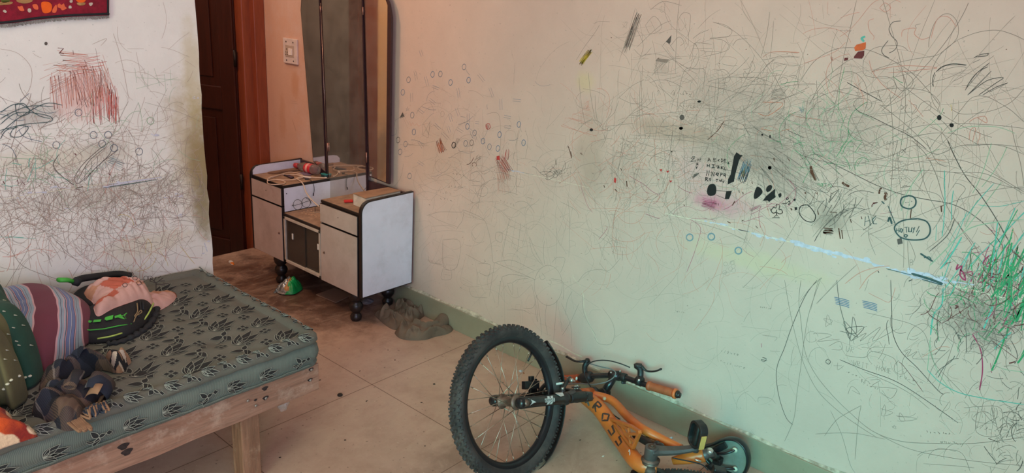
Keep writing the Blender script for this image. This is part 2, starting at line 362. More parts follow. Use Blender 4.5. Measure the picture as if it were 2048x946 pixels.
# ---------------------------------------------------------------- what is drawn on the walls
CR_ = {'a': (780, 100, 2.955), 'b': (1140, 0, 3.378), 'c': (1580, 0, 3.154), 'd': (1140, 240, 2.956), 'e': (1600, 280, 2.781), 'g': (820, 400, 2.957), 'k': (1500, 560, 2.4507), 'l': (0, 0, 1.689), 'p': (0, 0, 1.0), 'h': (1100, 680, 3.557)}
def T(k, s):
    ox, oy, sc = CR_[k]; v = [float(t) for t in s.replace(',', ' ').split()]
    return [(ox+v[i]/sc, oy+v[i+1]/sc) for i in range(0, len(v), 2)]
def D(k, col, w, s, smooth=True, side=None): stroke(side or wr, col, w, T(k, s), smooth)
def PT(k, col, s, smooth=True, side=None): patch(side or wr, col, T(k, s), smooth)
def ring(x, y, rx, ry, col, w, rot=0, side=None, n=14, miss=0):
    c_, s_ = math.cos(rot), math.sin(rot)
    stroke(side or wr, col, w, [(x+rx*math.cos(a)*c_-ry*math.sin(a)*s_, y+rx*math.cos(a)*s_+ry*math.sin(a)*c_) for a in [2*PI*i/n*(1-miss) for i in range(n+1)]])
def hatch(x, y, L, W, ang, n, col, w, side=None, jit=.25):
    """crayon hatching, back and forth"""
    ca, sa = math.cos(ang), math.sin(ang); pts = []
    for i in range(n):
        u = (i/(n-1)-.5)*W*(1+random.uniform(-.1, .1)); l = L/2*(1-jit*random.random()); s_ = 1 if i % 2 else -1
        pts.append((x+u*-sa+l*s_*ca+random.uniform(-1, 1), y+u*ca+l*s_*sa+random.uniform(-1, 1)))
    stroke(side or wr, col, w, pts, False)
def wander(x, y, L, curl, col, w, side=None, step=4, ang=None, drift=.9):
    a = random.uniform(0, 2*PI) if ang is None else ang; k = random.uniform(-curl, curl); pts = [(x, y)]
    for i in range(int(L/step)):
        k = k*drift+random.uniform(-curl, curl)*.25; a += k; x += step*math.cos(a); y += step*math.sin(a); pts.append((x, y))
    stroke(side or wr, col, w, pts, True)
def inside(x, y):
    """is the spot on the visible right wall?"""
    return x > 790 and y < 575+.44*(x-826) and (x > 830 or y < 375)
def cloud(cx, cy, rx, ry, cnt, Lr, curl, cols, w, side=None, ang=None, step=5):
    for i in range(int(cnt*.8)):
        x = random.gauss(cx, rx); y = random.gauss(cy, ry)
        if side is wl:
            if x > 395+y*.04 or y > 590 or x < -30 or y < 60: continue
        elif not inside(x, y) or x > 2100: continue
        a = None if ang is None else ang+random.gauss(0, .25)
        wander(x, y, random.uniform(*Lr), curl, random.choice(cols), w*random.uniform(.6, 1.3), side, step, a)
def word(x, y, h, txt, col, w, slant=0.0, slope=0.0, side=None, adv=1.15, wdt=.62):
    for ch in txt:
        if ch in FONT:
            for st in FONT[ch]:
                stroke(side or wr, col, w, [(x+u*h*wdt+v*h*slant, y-v*h+u*h*wdt*slope) for u, v in st], False)
        x += h*wdt*adv+h*.12; y += (h*wdt*adv+h*.12)*slope
def squiggles(x, y, nn, size, col, w, slope=0, side=None):
    """small unreadable pencil writing"""
    for i in range(nn):
        pts = [(x+random.uniform(0, size), y+random.uniform(0, size)) for _ in range(random.randint(3, 5))]
        stroke(side or wr, col, w, pts, True); x += size*1.3; y += size*1.3*slope
# stamped rings and double lines near the mirror
for s, col in (('438,100', 'ink'), ('298,142', 'ink'), ('252,144', 'blue'), ('110,176', 'ink'), ('358,192', 'blue'), ('465,178', 'blue'), ('76,250', 'blue'), ('132,385', 'ink'), ('310,378', 'faint'),
               ('142,484', 'blue'), ('458,452', 'blue'), ('500,490', 'ink'), ('648,500', 'blue'), ('762,440', 'blue'), ('48,532', 'dark'), ('92,556', 'ink'), ('377,562', 'black'), ('447,552', 'ink'), ('483,548', 'dark'),
               ('550,538', 'blue'), ('588,572', 'ink'), ('790,548', 'blue'), ('638,582', 'blue'), ('60,602', 'ink'), ('116,745', 'ink')):
    x, y = T('a', s)[0]; ring(x, y, 3.6, 5.8, col, 2.4 if col != 'black' else 3.6, .1)
for s, dx, dy in (('185,20', 12, 36), ('152,150', 10, 50), ('216,184', 14, 54), ('540,165', 34, 44), ('270,222', 40, 16), ('405,255', 8, 56), ('600,252', 20, 56), ('128,280', 2, 52), ('252,305', 36, 28), ('656,322', 2, 64), ('750,298', 48, 6),
                  ('182,362', 34, 26), ('400,366', 18, 46), ('358,400', 12, 48), ('462,405', 0, 60), ('694,396', 40, 10), ('278,452', 34, 34), ('414,476', 36, 22), ('326,506', 34, 36), ('348,470', 14, 40), ('695,455', 38, 2), ('182,560', 26, 38), ('182,670', 36, 24), ('515,430', 22, 2)):
    x, y = T('a', s)[0]; L = math.hypot(dx, dy); px, py = -dy/L*2.1, dx/L*2.1
    for sg in (-1, 1):
        stroke(wr, random.choice(['ink', 'ink', 'blue']), 1.9, [(x-dx/5.9+sg*px, y-dy/5.9+sg*py), (x+dx/5.9+sg*px, y+dy/5.9+sg*py)], False)
for s in ('980,368 1006,420 1002,460', '30,450 24,480'): pass
D('a', 'dark', 2.2, '58,400 76,368 86,392 60,404', False); PT('a', 'dark', '60,400 76,370 84,390', False)
D('a', 'pencil', 1.4, '30,418 58,398 100,372', False); D('a', 'pencil', 1.4, '76,392 104,460', False); D('a', 'pencil', 1.3, '84,392 112,440', False); D('a', 'pencil', 2.4, '34,410 26,446', False)
D('a', 'ink', 1.2, '94,362 104,336 114,360 92,346 116,346 94,362', False)
for s in ('200,440 232,500 210,470', '196,500 240,420', '196,440 190,500 226,520 236,430 196,440'): D('a', 'pencil', 1.8, s, False)
D('a', 'softred', 1.2, '116,420 124,448 134,430 146,446 158,436 170,450 184,440')
x, y = T('a', '298,570')[0]; hatch(x, y, 26, 12, 1.3, 22, 'orange', 2.6); hatch(x+1, y+3, 22, 16, 1.0, 14, 'orange', 1.6); hatch(x, y-10, 14, 5, 1.5, 7, 'orange', 2)
x, y = T('a', '580,452')[0]; hatch(x, y, 11, 9, 1.2, 14, 'red', 2.2); ring(x, y, 4.5, 6, 'red', 2)
x, y = T('a', '672,690')[0]; hatch(x-2, y+8, 46, 26, 1.35, 30, 'softred', 1.9); hatch(x, y-4, 40, 20, 1.0, 26, 'red', 1.6); hatch(x+7, y-24, 24, 8, 1.7, 10, 'red', 2); hatch(x-2, y+32, 46, 22, 1.5, 16, 'softred', 1.3)
PT('a', 'red', '630,628 648,624 650,650 632,650', False)
x, y = T('a', '385,560')[0]; hatch(x+3, y-3, 24, 6, 2.0, 9, 'pencil', 1.8)
for s in ('180,225 240,212 310,235 380,275', '190,380 230,340 290,336 350,370 380,400', '300,520 320,430 360,370 430,345 510,390', '545,350 552,520 545,680 540,860', '570,380 620,370 648,400 655,560 640,640', '470,560 476,700 470,860', '670,640 680,500 710,475 740,490 745,560 720,680',
          '160,700 140,780 160,830 230,890', '150,700 200,790 280,830 340,800 400,730 430,700', '760,470 750,560 752,700 745,860', '800,470 815,540 800,640', '480,730 520,720 560,790 480,800', '365,655 470,690', '200,640 330,672', '520,940 545,820 580,780', '760,380 770,460 740,570', '200,560 196,640', '390,560 440,520 500,560', '610,870 600,940', '620,850 700,930', '60,560 230,565', '750,650 800,640 860,660', '350,640 420,600 500,600', '130,880 240,885', '740,70 735,130 732,205', '890,700 900,780 960,840 1010,880', '860,560 905,600 880,640', '930,520 910,550', '740,760 790,770 790,810 745,800 745,760'):
    D('a', random.choice(['pencil', 'faint', 'faint']), 1.3, s)
ring(*T('a', '990,700')[0], 43, 37, 'faint', 1.4); ring(*T('a', '990,730')[0], 22, 18, 'faint', 1.2)
cloud(*T('a', '985,725')[0], 9, 7, 26, (20, 50), .9, ['pencil', 'dark'], 1.2, step=3)
cloud(*T('a', '520,640')[0], 8, 9, 8, (14, 24), .8, ['pencil', 'brown'], 1.5, step=3)
for s in ('1052,566 1064,600 1074,640', '1128,606 1140,622', '978,650 984,680'): D('a', 'brown', 3, s)
D('a', 'white', 5, '715,712 750,716 792,728', False); D('a', 'ink', 1.4, '640,692 700,706 850,738', False)
# red stepped cone, yellow flash, blots
for s in ('1040,400 1180,440', '1040,400 1022,440 1182,508', '1085,378 1182,412', '1115,360 1182,384', '1140,338 1182,352', '1150,320 1165,306 1182,300', '1160,345 1175,310'): D('a', 'softred', 1.4, s, False)
for s in ('125,685 105,715 135,725', '105,715 90,738 142,752', '90,738 60,762 152,790', '60,762 20,772 15,800 155,835', '155,790 150,838', '20,800 -60,850 180,920 195,880', '128,690 110,740 130,700 120,745 135,735'): D('b', 'softred', 1.5, s, False)
x, y = T('b', '105,385')[0]; hatch(x, y, 38, 9, -.95, 12, 'yellow', 3.2); hatch(x-3, y+3, 22, 10, -.95, 9, 'yellow', 2.2)
for k, s, rx, ry in (('b', '145,877', 3.4, 3), ('b', '873,686', 3.6, 2.2), ('b', '750,867', 3.6, 3), ('b', '757,793', 4.6, 5.5), ('b', '1300,910', 2.2, 2.2), ('b', '1352,922', 1.6, 3.5), ('c', '942,742', 4.6, 5.4), ('c', '1020,790', 4.4, 4.0), ('d', '657,48', 4, 2.6), ('d', '602,187', 1.8, 1.2), ('d', '1182,282', 3.4, 3.2), ('l', '155,147', 3.2, 3.6)):
    x, y = T(k, s)[0]; patch(wl if k == 'l' else wr, 'dark' if (k, s) in (('b', '757,793'), ('l', '155,147')) else 'black', [(x+rx*math.cos(a), y+ry*math.sin(a)) for a in [i*PI/4 for i in range(8)]])
PT('b', 'dark', '686,236 650,282 672,298 680,285', False); D('b', 'dark', 1.6, '684,240 628,306', False); D('b', 'dark', 1.4, '670,296 705,345', False)
for s, cnt, wdt in (('425,210', 16, 14), ('400,270', 9, 8)):
    x, y = T('b', s)[0]; hatch(x, y, 78 if cnt == 16 else 60, wdt, -1.22, cnt, 'pencil', 2.0)
D('b', 'dark', 2.6, '465,90 430,170 378,320'); D('b', 'dark', 2.2, '455,120 400,260'); D('b', 'pencil', 1.2, '440,60 400,200 330,420'); D('b', 'pencil', 1.4, '415,360 414,548', False)
for s in ('235,100 212,200 218,300', '160,160 200,145 272,148', '355,150 392,152 360,185 380,145 382,192 352,160', '300,258 480,240 640,215', '545,66 630,10 755,38', '740,0 722,200 712,498', '260,445 330,448 480,482 600,495 715,498', '605,60 620,40 640,60 620,85 605,60', '620,40 622,85', '605,62 640,62',
          '510,170 570,110 620,185 545,230 510,170', '545,140 580,215', '730,140 760,90 810,95 812,150 800,250', '730,140 745,210 790,160', '775,120 780,190', '430,330 490,380 550,320', '470,400 495,300 440,180', '450,320 600,180 680,140', '830,262 870,230 940,200', '805,400 830,330 850,290 960,300', '830,328 960,328',
          '965,150 1050,170 1095,210 1060,250 945,258 1030,270 1075,310 1050,345 900,385', '980,152 1100,205 1200,290 1290,390 1380,520 1440,620', '1350,80 1330,230 1290,390', '1376,140 1365,280 1350,400', '680,310 735,250 770,285 745,310', '1015,385 1090,385 1130,410 1100,460 1060,500 1010,510 985,480', '1015,385 1030,275', '985,480 1040,470 1075,500 1080,540 1050,560 960,560',
          '480,480 470,700 480,940', '490,440 484,700 510,940', '540,560 600,540 680,550 760,590', '330,680 300,760 250,820 232,940', '330,660 420,700 480,690 500,640', '320,670 420,580 500,540', '600,560 640,640 650,720', '510,520 540,530 520,545 480,530', '170,640 175,760 210,860 270,880 330,840 370,820', '238,620 220,750 205,860', '720,760 740,600 780,470 860,465 912,480 895,620', '880,440 860,600 830,760', '590,620 600,610 612,640', '680,640 700,610 705,640 690,640', '760,640 775,612 790,640', '810,655 832,618 835,655 805,650', '870,620 890,610 900,640 880,655',
          '1170,470 1210,460 1230,415 1250,465 1200,500 1180,480 1175,520 1210,535 1250,510', '1180,545 1200,560 1215,545 1190,575', '1300,390 1340,360 1420,350 1540,360', '1300,400 1340,400 1400,385 1554,385', '1380,420 1370,520 1365,600 1400,640', '1380,420 1480,440 1550,440', '1410,540 1440,520 1470,540 1450,570 1425,560', '1480,515 1530,515 1545,600', '1360,640 1450,650', '1370,610 1440,600', '1360,625 1450,632', '1370,660 1440,665', '1300,500 1330,440 1390,400', '950,820 1000,720 1100,640 1200,620 1300,640', '720,750 760,690 850,670 920,700', '640,760 900,780 1010,790', '600,900 780,930 960,900', '1000,600 1060,590 1040,560', '1000,640 1060,635', '1010,575 1060,575', '1440,620 1490,700 1460,800 1450,940', '1080,780 1075,850 1135,830 1110,900', '1550,440 1510,590', '620,860 700,850 780,870', '1200,830 1300,800 1400,810', '1100,310 1130,270 1200,260', '560,620 540,700 400,780'):
    D('b', random.choice(['pencil', 'pencil', 'faint']), 1.35, s)
PT('b', 'pencil', '590,395 668,402 655,425 578,412', False)
for i in range(11): D('b', 'pencil', 1.3, f'{570+i*6},{440-i*3+ (i%3)*9} {592+i*7},{400+i*2}', False); D('b', 'pencil', 1.3, f'{570+i*9},{488} {630+i*4},{405+i*7}', False)
D('b', 'pencil', 1.6, '590,395 570,488 662,492 668,402 590,395', False)
x, y = T('b', '1410,640')[0]
for i in range(9): stroke(wr, 'pencil', 1.6, [(x-14+random.uniform(-3, 3), y-9+i*2.4), (x+random.uniform(-2, 2), y-11+i*2.5), (x+13+random.uniform(-3, 3), y-9+i*2.3)])
for s in ('1300,390 1345,358 1420,348 1550,356', '1270,765 1340,780 1440,700 1300,690', '780,750 880,745', '1280,870 1400,885 1500,870'): D('b', 'orange', 1.3, s)
D('b', 'brown', 2.2, '1040,820 1000,880 930,945'); D('b', 'maroon', 2, '1030,830 990,870')
# upper right
for s, col, w in (('420,0 380,180 330,400 290,640 255,760', 'pencil', 1.6), ('565,50 600,18 635,50 600,75 565,50', 'softred', 1.4), ('632,20 632,118', 'softred', 1.3), ('580,70 620,30 670,0', 'faint', 1.3), ('700,132 650,140 625,180 640,225 675,265 665,310 625,335', 'dark', 1.7), ('530,118 495,135 500,190 530,230 525,250', 'softred', 1.3), ('705,232 715,190 790,178 785,215 830,248 880,235', 'softred', 1.5), ('800,180 790,160 825,150', 'pencil', 1.3),
                  ('875,300 880,240 910,150 960,95 1010,90 1055,140 1060,220 1030,270 970,320 920,350 800,370 680,395 560,430 515,455', 'pencil', 1.5), ('890,240 930,120 1000,108 1050,170', 'softred', 1.3), ('620,255 580,310 590,345 625,365', 'dark', 1.7), ('1060,250 1180,205 1300,190 1400,215 1476,250', 'pencil', 1.5), ('1060,250 960,330 900,430 885,530 900,640 950,710', 'pencil', 1.5), ('1476,560 1400,640 1300,690 1180,715 1080,718 1020,690', 'pencil', 1.5), ('1340,660 1240,610 1150,615 1080,690 1020,770 930,870 880,940', 'pencil', 1.6), ('1340,660 1400,700 1476,770', 'pencil', 1.6),
                  ('60,520 150,390 260,320 360,300 470,310 560,340 680,400 780,470 880,580 940,660', 'pencil', 1.9), ('515,455 600,430 720,415 860,420 925,430 780,445 620,460', 'softred', 1.7), ('500,380 520,450 580,530 640,580 700,620', 'softred', 1.6), ('460,420 470,370 520,310 600,290 700,290 745,320', 'pencil', 1.5), ('460,420 470,470 540,490 640,490 760,460 850,430', 'pencil', 1.4), ('600,530 680,470 720,430 715,380 700,320', 'faint', 1.5), ('655,425 660,520 705,572 760,550 775,500 720,450', 'pencil', 1.5), ('830,570 900,520 1000,490 1110,435 1060,420 930,450', 'pencil', 1.6), ('360,520 450,570 580,640', 'dark', 2.0), ('560,600 580,640', 'dark', 1.8), ('270,570 360,590 450,610', 'pencil', 1.7),
                  ('130,650 200,520 340,400 400,370', 'pencil', 1.7), ('120,660 190,560 300,470 400,455 470,520 490,620 470,700 440,760 380,860 320,940', 'pencil', 1.6), ('400,660 430,620 560,570 700,555 860,575 940,640 930,700', 'pencil', 1.6), ('400,660 430,700 520,740 640,800 760,860 860,940', 'dark', 1.8), ('300,660 340,640 420,620 500,630 515,670 480,700', 'pencil', 1.5), ('570,660 700,760 800,850 850,900 890,940', 'pencil', 1.7), ('200,765 330,770 460,800 560,850 620,945', 'faint', 1.6), ('380,900 450,830 560,790 660,800 760,850 820,940', 'pencil', 1.6), ('640,870 760,810 900,785 1100,780 1300,790 1476,810', 'pencil', 1.6), ('760,870 900,840 1060,850 1200,920', 'pencil', 1.6), ('880,800 960,840 1030,940', 'pencil', 1.6), ('990,840 1120,800 1300,800 1420,840', 'softgreen', 1.6), ('1100,920 1300,912 1476,930', 'pencil', 1.7), ('90,760 140,830 240,870 380,860', 'pencil', 1.6), ('110,640 95,800 130,900 200,945', 'pencil', 1.7),
                  ('215,450 270,560', 'pencil', 1.2), ('340,450 400,470 350,500 320,480', 'faint', 1.3), ('1005,530 1040,480 1090,480 1080,520 1030,535', 'faint', 1.4), ('205,30 212,120', 'faint', 1.5), ('240,10 235,90', 'softred', 1.2), ('700,660 720,680 700,690 740,660 720,700', 'pencil', 1.6), ('760,655 800,670 770,720 800,700 830,650 880,640 885,690 830,700', 'pencil', 1.5), ('1130,770 1170,745 1230,735 1240,775 1180,740', 'softred', 1.8), ('1130,880 1140,820 1170,810 1150,900', 'softred', 1.5), ('1180,830 1200,850 1180,910', 'softred', 1.4), ('1015,660 1020,700', 'yellow', 2.0)):
    D('c', col, w, s)
for s in ('920,455 960,420 1030,402 1115,410', '925,450 980,415 1060,408 1110,412', '915,455 900,500 905,548', '918,470 896,540', '1105,570 1160,480 1260,395', '1115,545 1180,460 1250,420', '1110,560 1220,430', '1160,365 1200,345 1255,335', '1175,358 1240,352 1250,338', '1155,395 1200,375', '1120,600 1200,520 1270,448', '1120,600 1240,510 1345,490 1290,530 1190,600', '1215,600 1300,550 1375,522', '1260,580 1370,525'): D('c', 'dark', 1.8, s)
PT('c', 'orange', '405,300 420,282 480,266 478,305 460,318 412,322', False); PT('c', 'maroon', '405,355 430,325 470,320 468,350 455,370 402,368', False); PT('c', 'maroon', '345,365 368,363 365,380 340,384', False)
D('c', 'teal', 6, '475,230 452,242 468,262'); D('c', 'dark', 1.6, '290,182 294,192', False)
for i in range(8): D('c', 'pencil', 1.5, f'{300+i*14},{188+(i%2)*4} {304+i*14},{192}', False)
x, y = T('c', '75,690')[0]; hatch(x, y, 14, 8, 1.2, 9, 'softblue', 2.4)
x, y = T('c', '265,370')[0]; hatch(x, y, 8, 4, 1.2, 5, 'softred', 2.4)
# the marker alphabet
for s in ('815,245 822,225 832,245', '818,238 829,238', '850,248 850,226 862,230 852,237 864,244 850,248', '886,232 876,238 884,248', '895,250 897,228 908,238 898,249', '924,232 914,232 914,252 925,252', '914,242 922,242', '930,258 938,250 940,260 932,260',
          '812,260 811,278', '826,260 825,280', '812,270 826,270', '838,264 856,264', '848,264 846,282', '838,282 856,282', '866,272 880,272 882,280 870,284', '894,272 894,290', '908,274 895,282 908,292', '916,276 914,294 924,296',
          '806,330 810,296 820,330 824,298', '836,332 838,306 852,332 856,308', '870,312 864,322 874,328 878,316 870,312', '892,314 890,334', '892,316 904,318 892,325', '912,316 908,326 916,330 920,320 912,316', '918,328 920,340',
          '802,360 804,338 816,342 806,350 818,362', '834,344 824,348 832,354 826,360', '862,350 878,350', '870,350 868,366', '886,350 886,360 894,362 896,350', '902,360 906,370 912,358', '722,218 740,218', '716,226 736,224 716,244 746,242', '752,228 756,242 762,232 768,242 774,224', '746,256 760,266', '758,254 748,268', '744,276 750,282', '754,274 746,290'):
    D('d', 'black', 4.6, s, False)
PT('d', 'black', '985,190 1005,205 1022,208 1010,222 1000,240 992,270 978,320 970,365 955,370 932,382 935,350 950,322 962,260 970,215', False)
PT('d', 'black', '822,385 850,378 864,395 864,430 850,446 820,446 810,420'); PT('d', 'black', '925,420 958,418 950,445 940,468 916,468 920,440', False)
D('d', 'black', 2.6, '864,416 925,422', False); D('d', 'black', 2.2, '862,442 920,466', False)
PT('d', 'black', '1105,395 1130,405 1138,430 1110,460 1090,465 1088,440'); PT('d', 'black', '1165,395 1185,383 1196,395 1188,415 1170,426 1160,415'); PT('d', 'black', '1160,450 1190,425 1215,405 1212,440 1218,455 1190,475 1178,485 1168,475 1140,478', False); PT('d', 'black', '1232,440 1248,432 1250,450 1238,458')
D('d', 'black', 2.6, '1112,375 1120,384', False); D('d', 'black', 2.6, '1125,384 1134,390', False); PT('d', 'black', '1320,470 1332,464 1336,474 1325,480', False); PT('d', 'black', '1328,516 1342,514 1344,530 1330,534', False)
PT('d', 'black', '1172,275 1185,272 1192,285 1182,294 1172,288')
D('d', 'black', 3, '1195,578 1240,578 1222,560 1205,575', False); D('d', 'black', 2.8, '1222,560 1222,548 1240,555 1256,548 1250,530 1236,528 1240,505 1222,498 1218,520 1205,515 1190,535 1200,550 1218,545 1222,530')
D('d', 'black', 2.6, '1284,455 1280,470 1292,465 1286,455'); D('d', 'black', 2.6, '1305,478 1292,482 1304,490 1290,498 1302,500'); D('d', 'black', 2.2, '1254,492 1275,494 1288,486')
D('d', 'black', 2.6, '1400,500 1365,510 1355,545 1375,580 1405,600 1440,600 1452,570 1440,540 1415,510 1400,500')
D('d', 'dark', 2.4, '722,345 735,322 762,315 745,330 724,345'); PT('d', 'dark', '728,338 740,322 756,318 742,332')
x, y = T('d', '1030,310')[0]; hatch(x, y, 44, 17, 1.9, 26, 'blue', 2.4); hatch(x+4, y-12, 34, 14, 1.8, 14, 'softblue', 2.2); hatch(x+2, y-6, 36, 5, 1.9, 8, 'yellow', 1.8)
x, y = T('d', '820,497')[0]; hatch(x, y, 32, 18, .2, 18, 'magenta', 2.2); hatch(x+94, y+8, 26, 6, -.4, 8, 'magenta', 1.6)
for s, w in (('200,385 205,400', 5), ('265,408 280,425', 5), ('300,285 306,300', 4), ('335,360 338,395', 6), ('1205,225 1210,245', 6), ('1140,138 1142,146', 4), ('1420,275 1428,310 1452,355', 7), ('1285,222 1300,242', 3), ('1390,425 1394,436', 4), ('1458,430 1464,440', 4), ('1305,520 1312,534', 6), ('1465,540 1470,560', 4), ('930,600 950,610', 4), ('1098,625 1110,640', 3), ('1015,598 1026,592', 4), ('960,505 975,480', 5), ('998,415 1002,430', 4), ('1022,425 1024,440', 4), ('672,500 678,508', 4), ('1168,520 1172,535', 3), ('1182,522 1186,536', 3), ('5,185 12,215', 3), ('60,196 70,204', 3), ('1075,365 1080,378', 4), ('876,492 878,505', 3)):
    D('d', 'brown', w, s, False)
for s in ('262,340 275,345 272,372 260,368', '530,292 546,290 540,308', '570,300 588,300 578,314', '586,358 606,358 596,370', '522,350 528,350 526,358'): PT('d', 'red', s, False)
D('d', 'magenta', 1.4, '700,580 760,620 772,650 765,690 730,800 690,900'); 
for s in ('708,694', '836,690', '996,772'): ring(*T('d', s)[0], 6.6, 6.6, 'softblue', 4.6)
for i in range(9): ring(*T('d', f'{905+random.randint(0,80)},{815+random.randint(0,100)}')[0], 4, 4, 'yellow' if i < 0 else 'faint', 1.5)
# plaster seam with white filler
for s, w in (('835,605 870,612 920,625', 7), ('995,648 1060,660', 8), ('1090,670 1180,692 1280,716', 9), ('1335,735 1420,755 1537,790', 11)): D('d', 'white', w, s)
D('d', 'cream', 2.4, '560,552 700,582 830,605 1000,648 1330,728 1540,786')
for s, w in (('0,580 80,598 160,622 260,645 400,682', 13), ('400,690 480,706 500,712', 5), ('600,740 680,742 800,780', 12), ('850,785 950,803', 8), ('560,735 640,762 800,805', 8)): D('e', 'white', w, s)
D('e', 'slate', 7, '620,742 720,772 795,800'); D('e', 'slate', 5, '680,775 790,806'); D('e', 'slate', 2, '480,715 560,735 620,750'); D('e', 'cream', 4, '800,800 960,835 1100,870 1246,905'); D('e', 'white', 3, '690,768 790,798')
D('a', 'cream', 1.6, '700,706 860,742 1180,815')
for s in ('0,6 70,35 160,90 230,120', ): D('h', 'cream', 6, s)
# right middle
for s, col, w in (('60,145 68,175 88,225', 'brown', 7), ('235,235 250,248 275,258', 'brown', 6), ('440,300 445,275 455,268', 'brown', 4), ('470,292 480,300 472,320 480,335', 'brown', 6), ('785,365 788,400', 'brown', 5), ('785,370 800,362', 'brown', 3), ('215,490 225,550', 'brown', 5), ('232,500 238,550', 'brown', 4), ('280,440 286,460', 'brown', 4), ('98,392 102,412', 'brown', 4), ('28,290 30,300', 'brown', 4), ('165,400 205,404', 'brown', 3), ('620,378 614,435', 'brown', 4), ('434,728 440,738', 'black', 4), ('605,785 625,776', 'black', 4), ('560,266 615,256', 'dark', 2.6), ('570,258 596,252', 'black', 2.6), ('455,340 470,355', 'slate', 6), ('490,365 530,465', 'slate', 4), ('490,455 500,430 512,468', 'slate', 5), ('340,425 345,440', 'brown', 3), ('500,400 510,406', 'maroon', 3),
                  ('605,310 570,320 560,345 570,370 610,382 640,365 645,335 630,315 600,308', 'slate', 4.2), ('660,437 580,445 535,470 528,500 560,540 620,555 690,550 722,520 722,480 700,450 655,437', 'slate', 4), ('586,524 580,534 590,540 598,530 586,524', 'slate', 3), ('562,548 555,540', 'slate', 3), ('405,350 432,348 405,356 400,372', 'maroon', 2.4), ('445,410 520,402', 'magenta', 1.2),
                  ('670,630 700,650 740,675', 'slate', 5), ('690,655 720,650 730,668', 'slate', 3), ('880,690 870,720 900,700 890,750 920,780 910,740 890,720', 'magenta', 4), ('920,740 960,735 950,790', 'magenta', 3), ('1030,720 1020,680 1060,640 1090,660 1040,690', 'magenta', 3.4), ('980,745 1010,750 990,790 1030,780 1050,740 1080,770', 'magenta', 4), ('1060,770 1090,760', 'magenta', 3),
                  ('565,50 590,70', 'dark', 2.4), ('590,48 565,70', 'dark', 2.2), ('545,0 530,60 520,90', 'pencil', 1.8), ('505,118 575,122', 'pencil', 1.5), ('540,60 528,185', 'pencil', 1.7), ('475,50 490,54', 'pencil', 1.5), ('482,44 482,58', 'pencil', 1.5), ('400,0 450,40 500,50', 'faint', 1.5),
                  ('0,170 60,60 160,10 240,0', 'pencil', 1.7), ('0,110 90,80 200,140 300,190 400,240 460,265 560,300 700,330 820,350 900,380 980,430 1060,500 1120,580', 'dark', 2.0), ('620,0 700,80 760,200 800,330 860,440 960,570 1000,640', 'pencil', 2.2), ('820,0 860,90 920,200 1000,300 1080,420 1160,560', 'dark', 2.2), ('700,0 760,120 820,150', 'pencil', 1.7), ('420,640 380,520 420,400 520,300 640,280 760,300 800,360 790,420 740,500', 'pencil', 1.7), ('850,440 860,400 880,330 920,270 870,240 850,265', 'pencil', 1.7), ('860,440 820,530 720,620', 'dark', 2.2), ('850,430 800,530 700,610', 'pencil', 1.8), ('200,160 330,130 500,90 640,30 760,80 900,30 1100,28 1246,80', 'pencil', 1.7), ('300,200 500,170 700,170 860,180 1040,190 1246,300', 'pencil', 1.8), ('380,240 560,150 760,110 960,130 1246,290', 'pencil', 1.7),
                  ('80,565 120,500 200,420 280,385', 'dark', 2.4), ('90,540 140,480 230,400', 'pencil', 2), ('70,540 130,470 190,430 260,400', 'pencil', 1.8), ('220,400 300,395 420,420 600,440 800,455 1100,450 1246,450', 'faint', 2.0), ('720,700 800,620 900,520 1010,470 1246,440', 'softgreen', 2.6), ('780,718 840,640 900,540', 'teal', 4), ('930,720 1000,640 1080,560', 'teal', 2.2), ('930,420 990,340 1080,240', 'teal', 1.8), ('760,470 755,560', 'teal', 2.4), ('990,360 1100,370 1246,340', 'teal', 1.6), ('1110,700 1180,660 1246,640', 'teal', 2), ('80,140 150,80', 'softred', 1.8), ('250,800 330,740 420,710 500,700', 'softred', 2), ('330,830 380,760 440,720', 'softred', 2), ('380,850 440,880 500,900 530,820', 'softred', 1.6), ('630,680 640,640 600,560 610,740', 'pencil', 1.6), ('700,100 810,118', 'orange', 1.6), ('90,910 200,800 320,690', 'pencil', 1.8), ('0,900 60,820 120,770 100,790 60,945', 'pencil', 1.5), ('700,930 640,880 620,800 640,730', 'faint', 1.6)):
    D('e', col, w, s)
for s in ('588,346 592,350', '606,360 610,362', '620,340 624,342', '600,345 604,347'): D('e', 'slate', 4, s, False)
for s in ('100,235 100,255', '110,240 108,258', '100,246 110,246', '118,240 116,256 126,258 128,242 118,240', '132,240 150,240', '142,240 140,262', '155,262 160,242 170,262', '172,260 176,244'): D('e', 'green', 2.2, s, False)
for s in ('365,425 360,478', '380,420 395,478', '364,452 388,448', '425,420 404,440 410,466 430,466'): D('e', 'slate', 2.8, s, False)
for s in ('538,490 536,512', '552,488 550,514', '538,502 552,500', '562,490 556,508 566,514 572,498 562,490', '582,486 600,484', '592,486 594,514', '606,484 606,510 620,510 622,486', '628,486 634,500', '640,484 628,518', '664,478 648,512', '666,500 648,532'): D('e', 'slate', 3.2, s, False)
PT('e', 'dark', '540,552 566,545 572,575 545,582', False)
x, y = T('e', '158,507')[0]; hatch(x, y, 20, 13, .1, 16, 'brown', 2.6)
for cx_, cy_ in ((235, 900), (390, 920)):
    for i in range(5):
        D('e', 'blue', 2.2, f'{cx_-45+i*2},{cy_-26+i*9} {cx_+10},{cy_-14+i*9} {cx_+40},{cy_-4+i*9}')
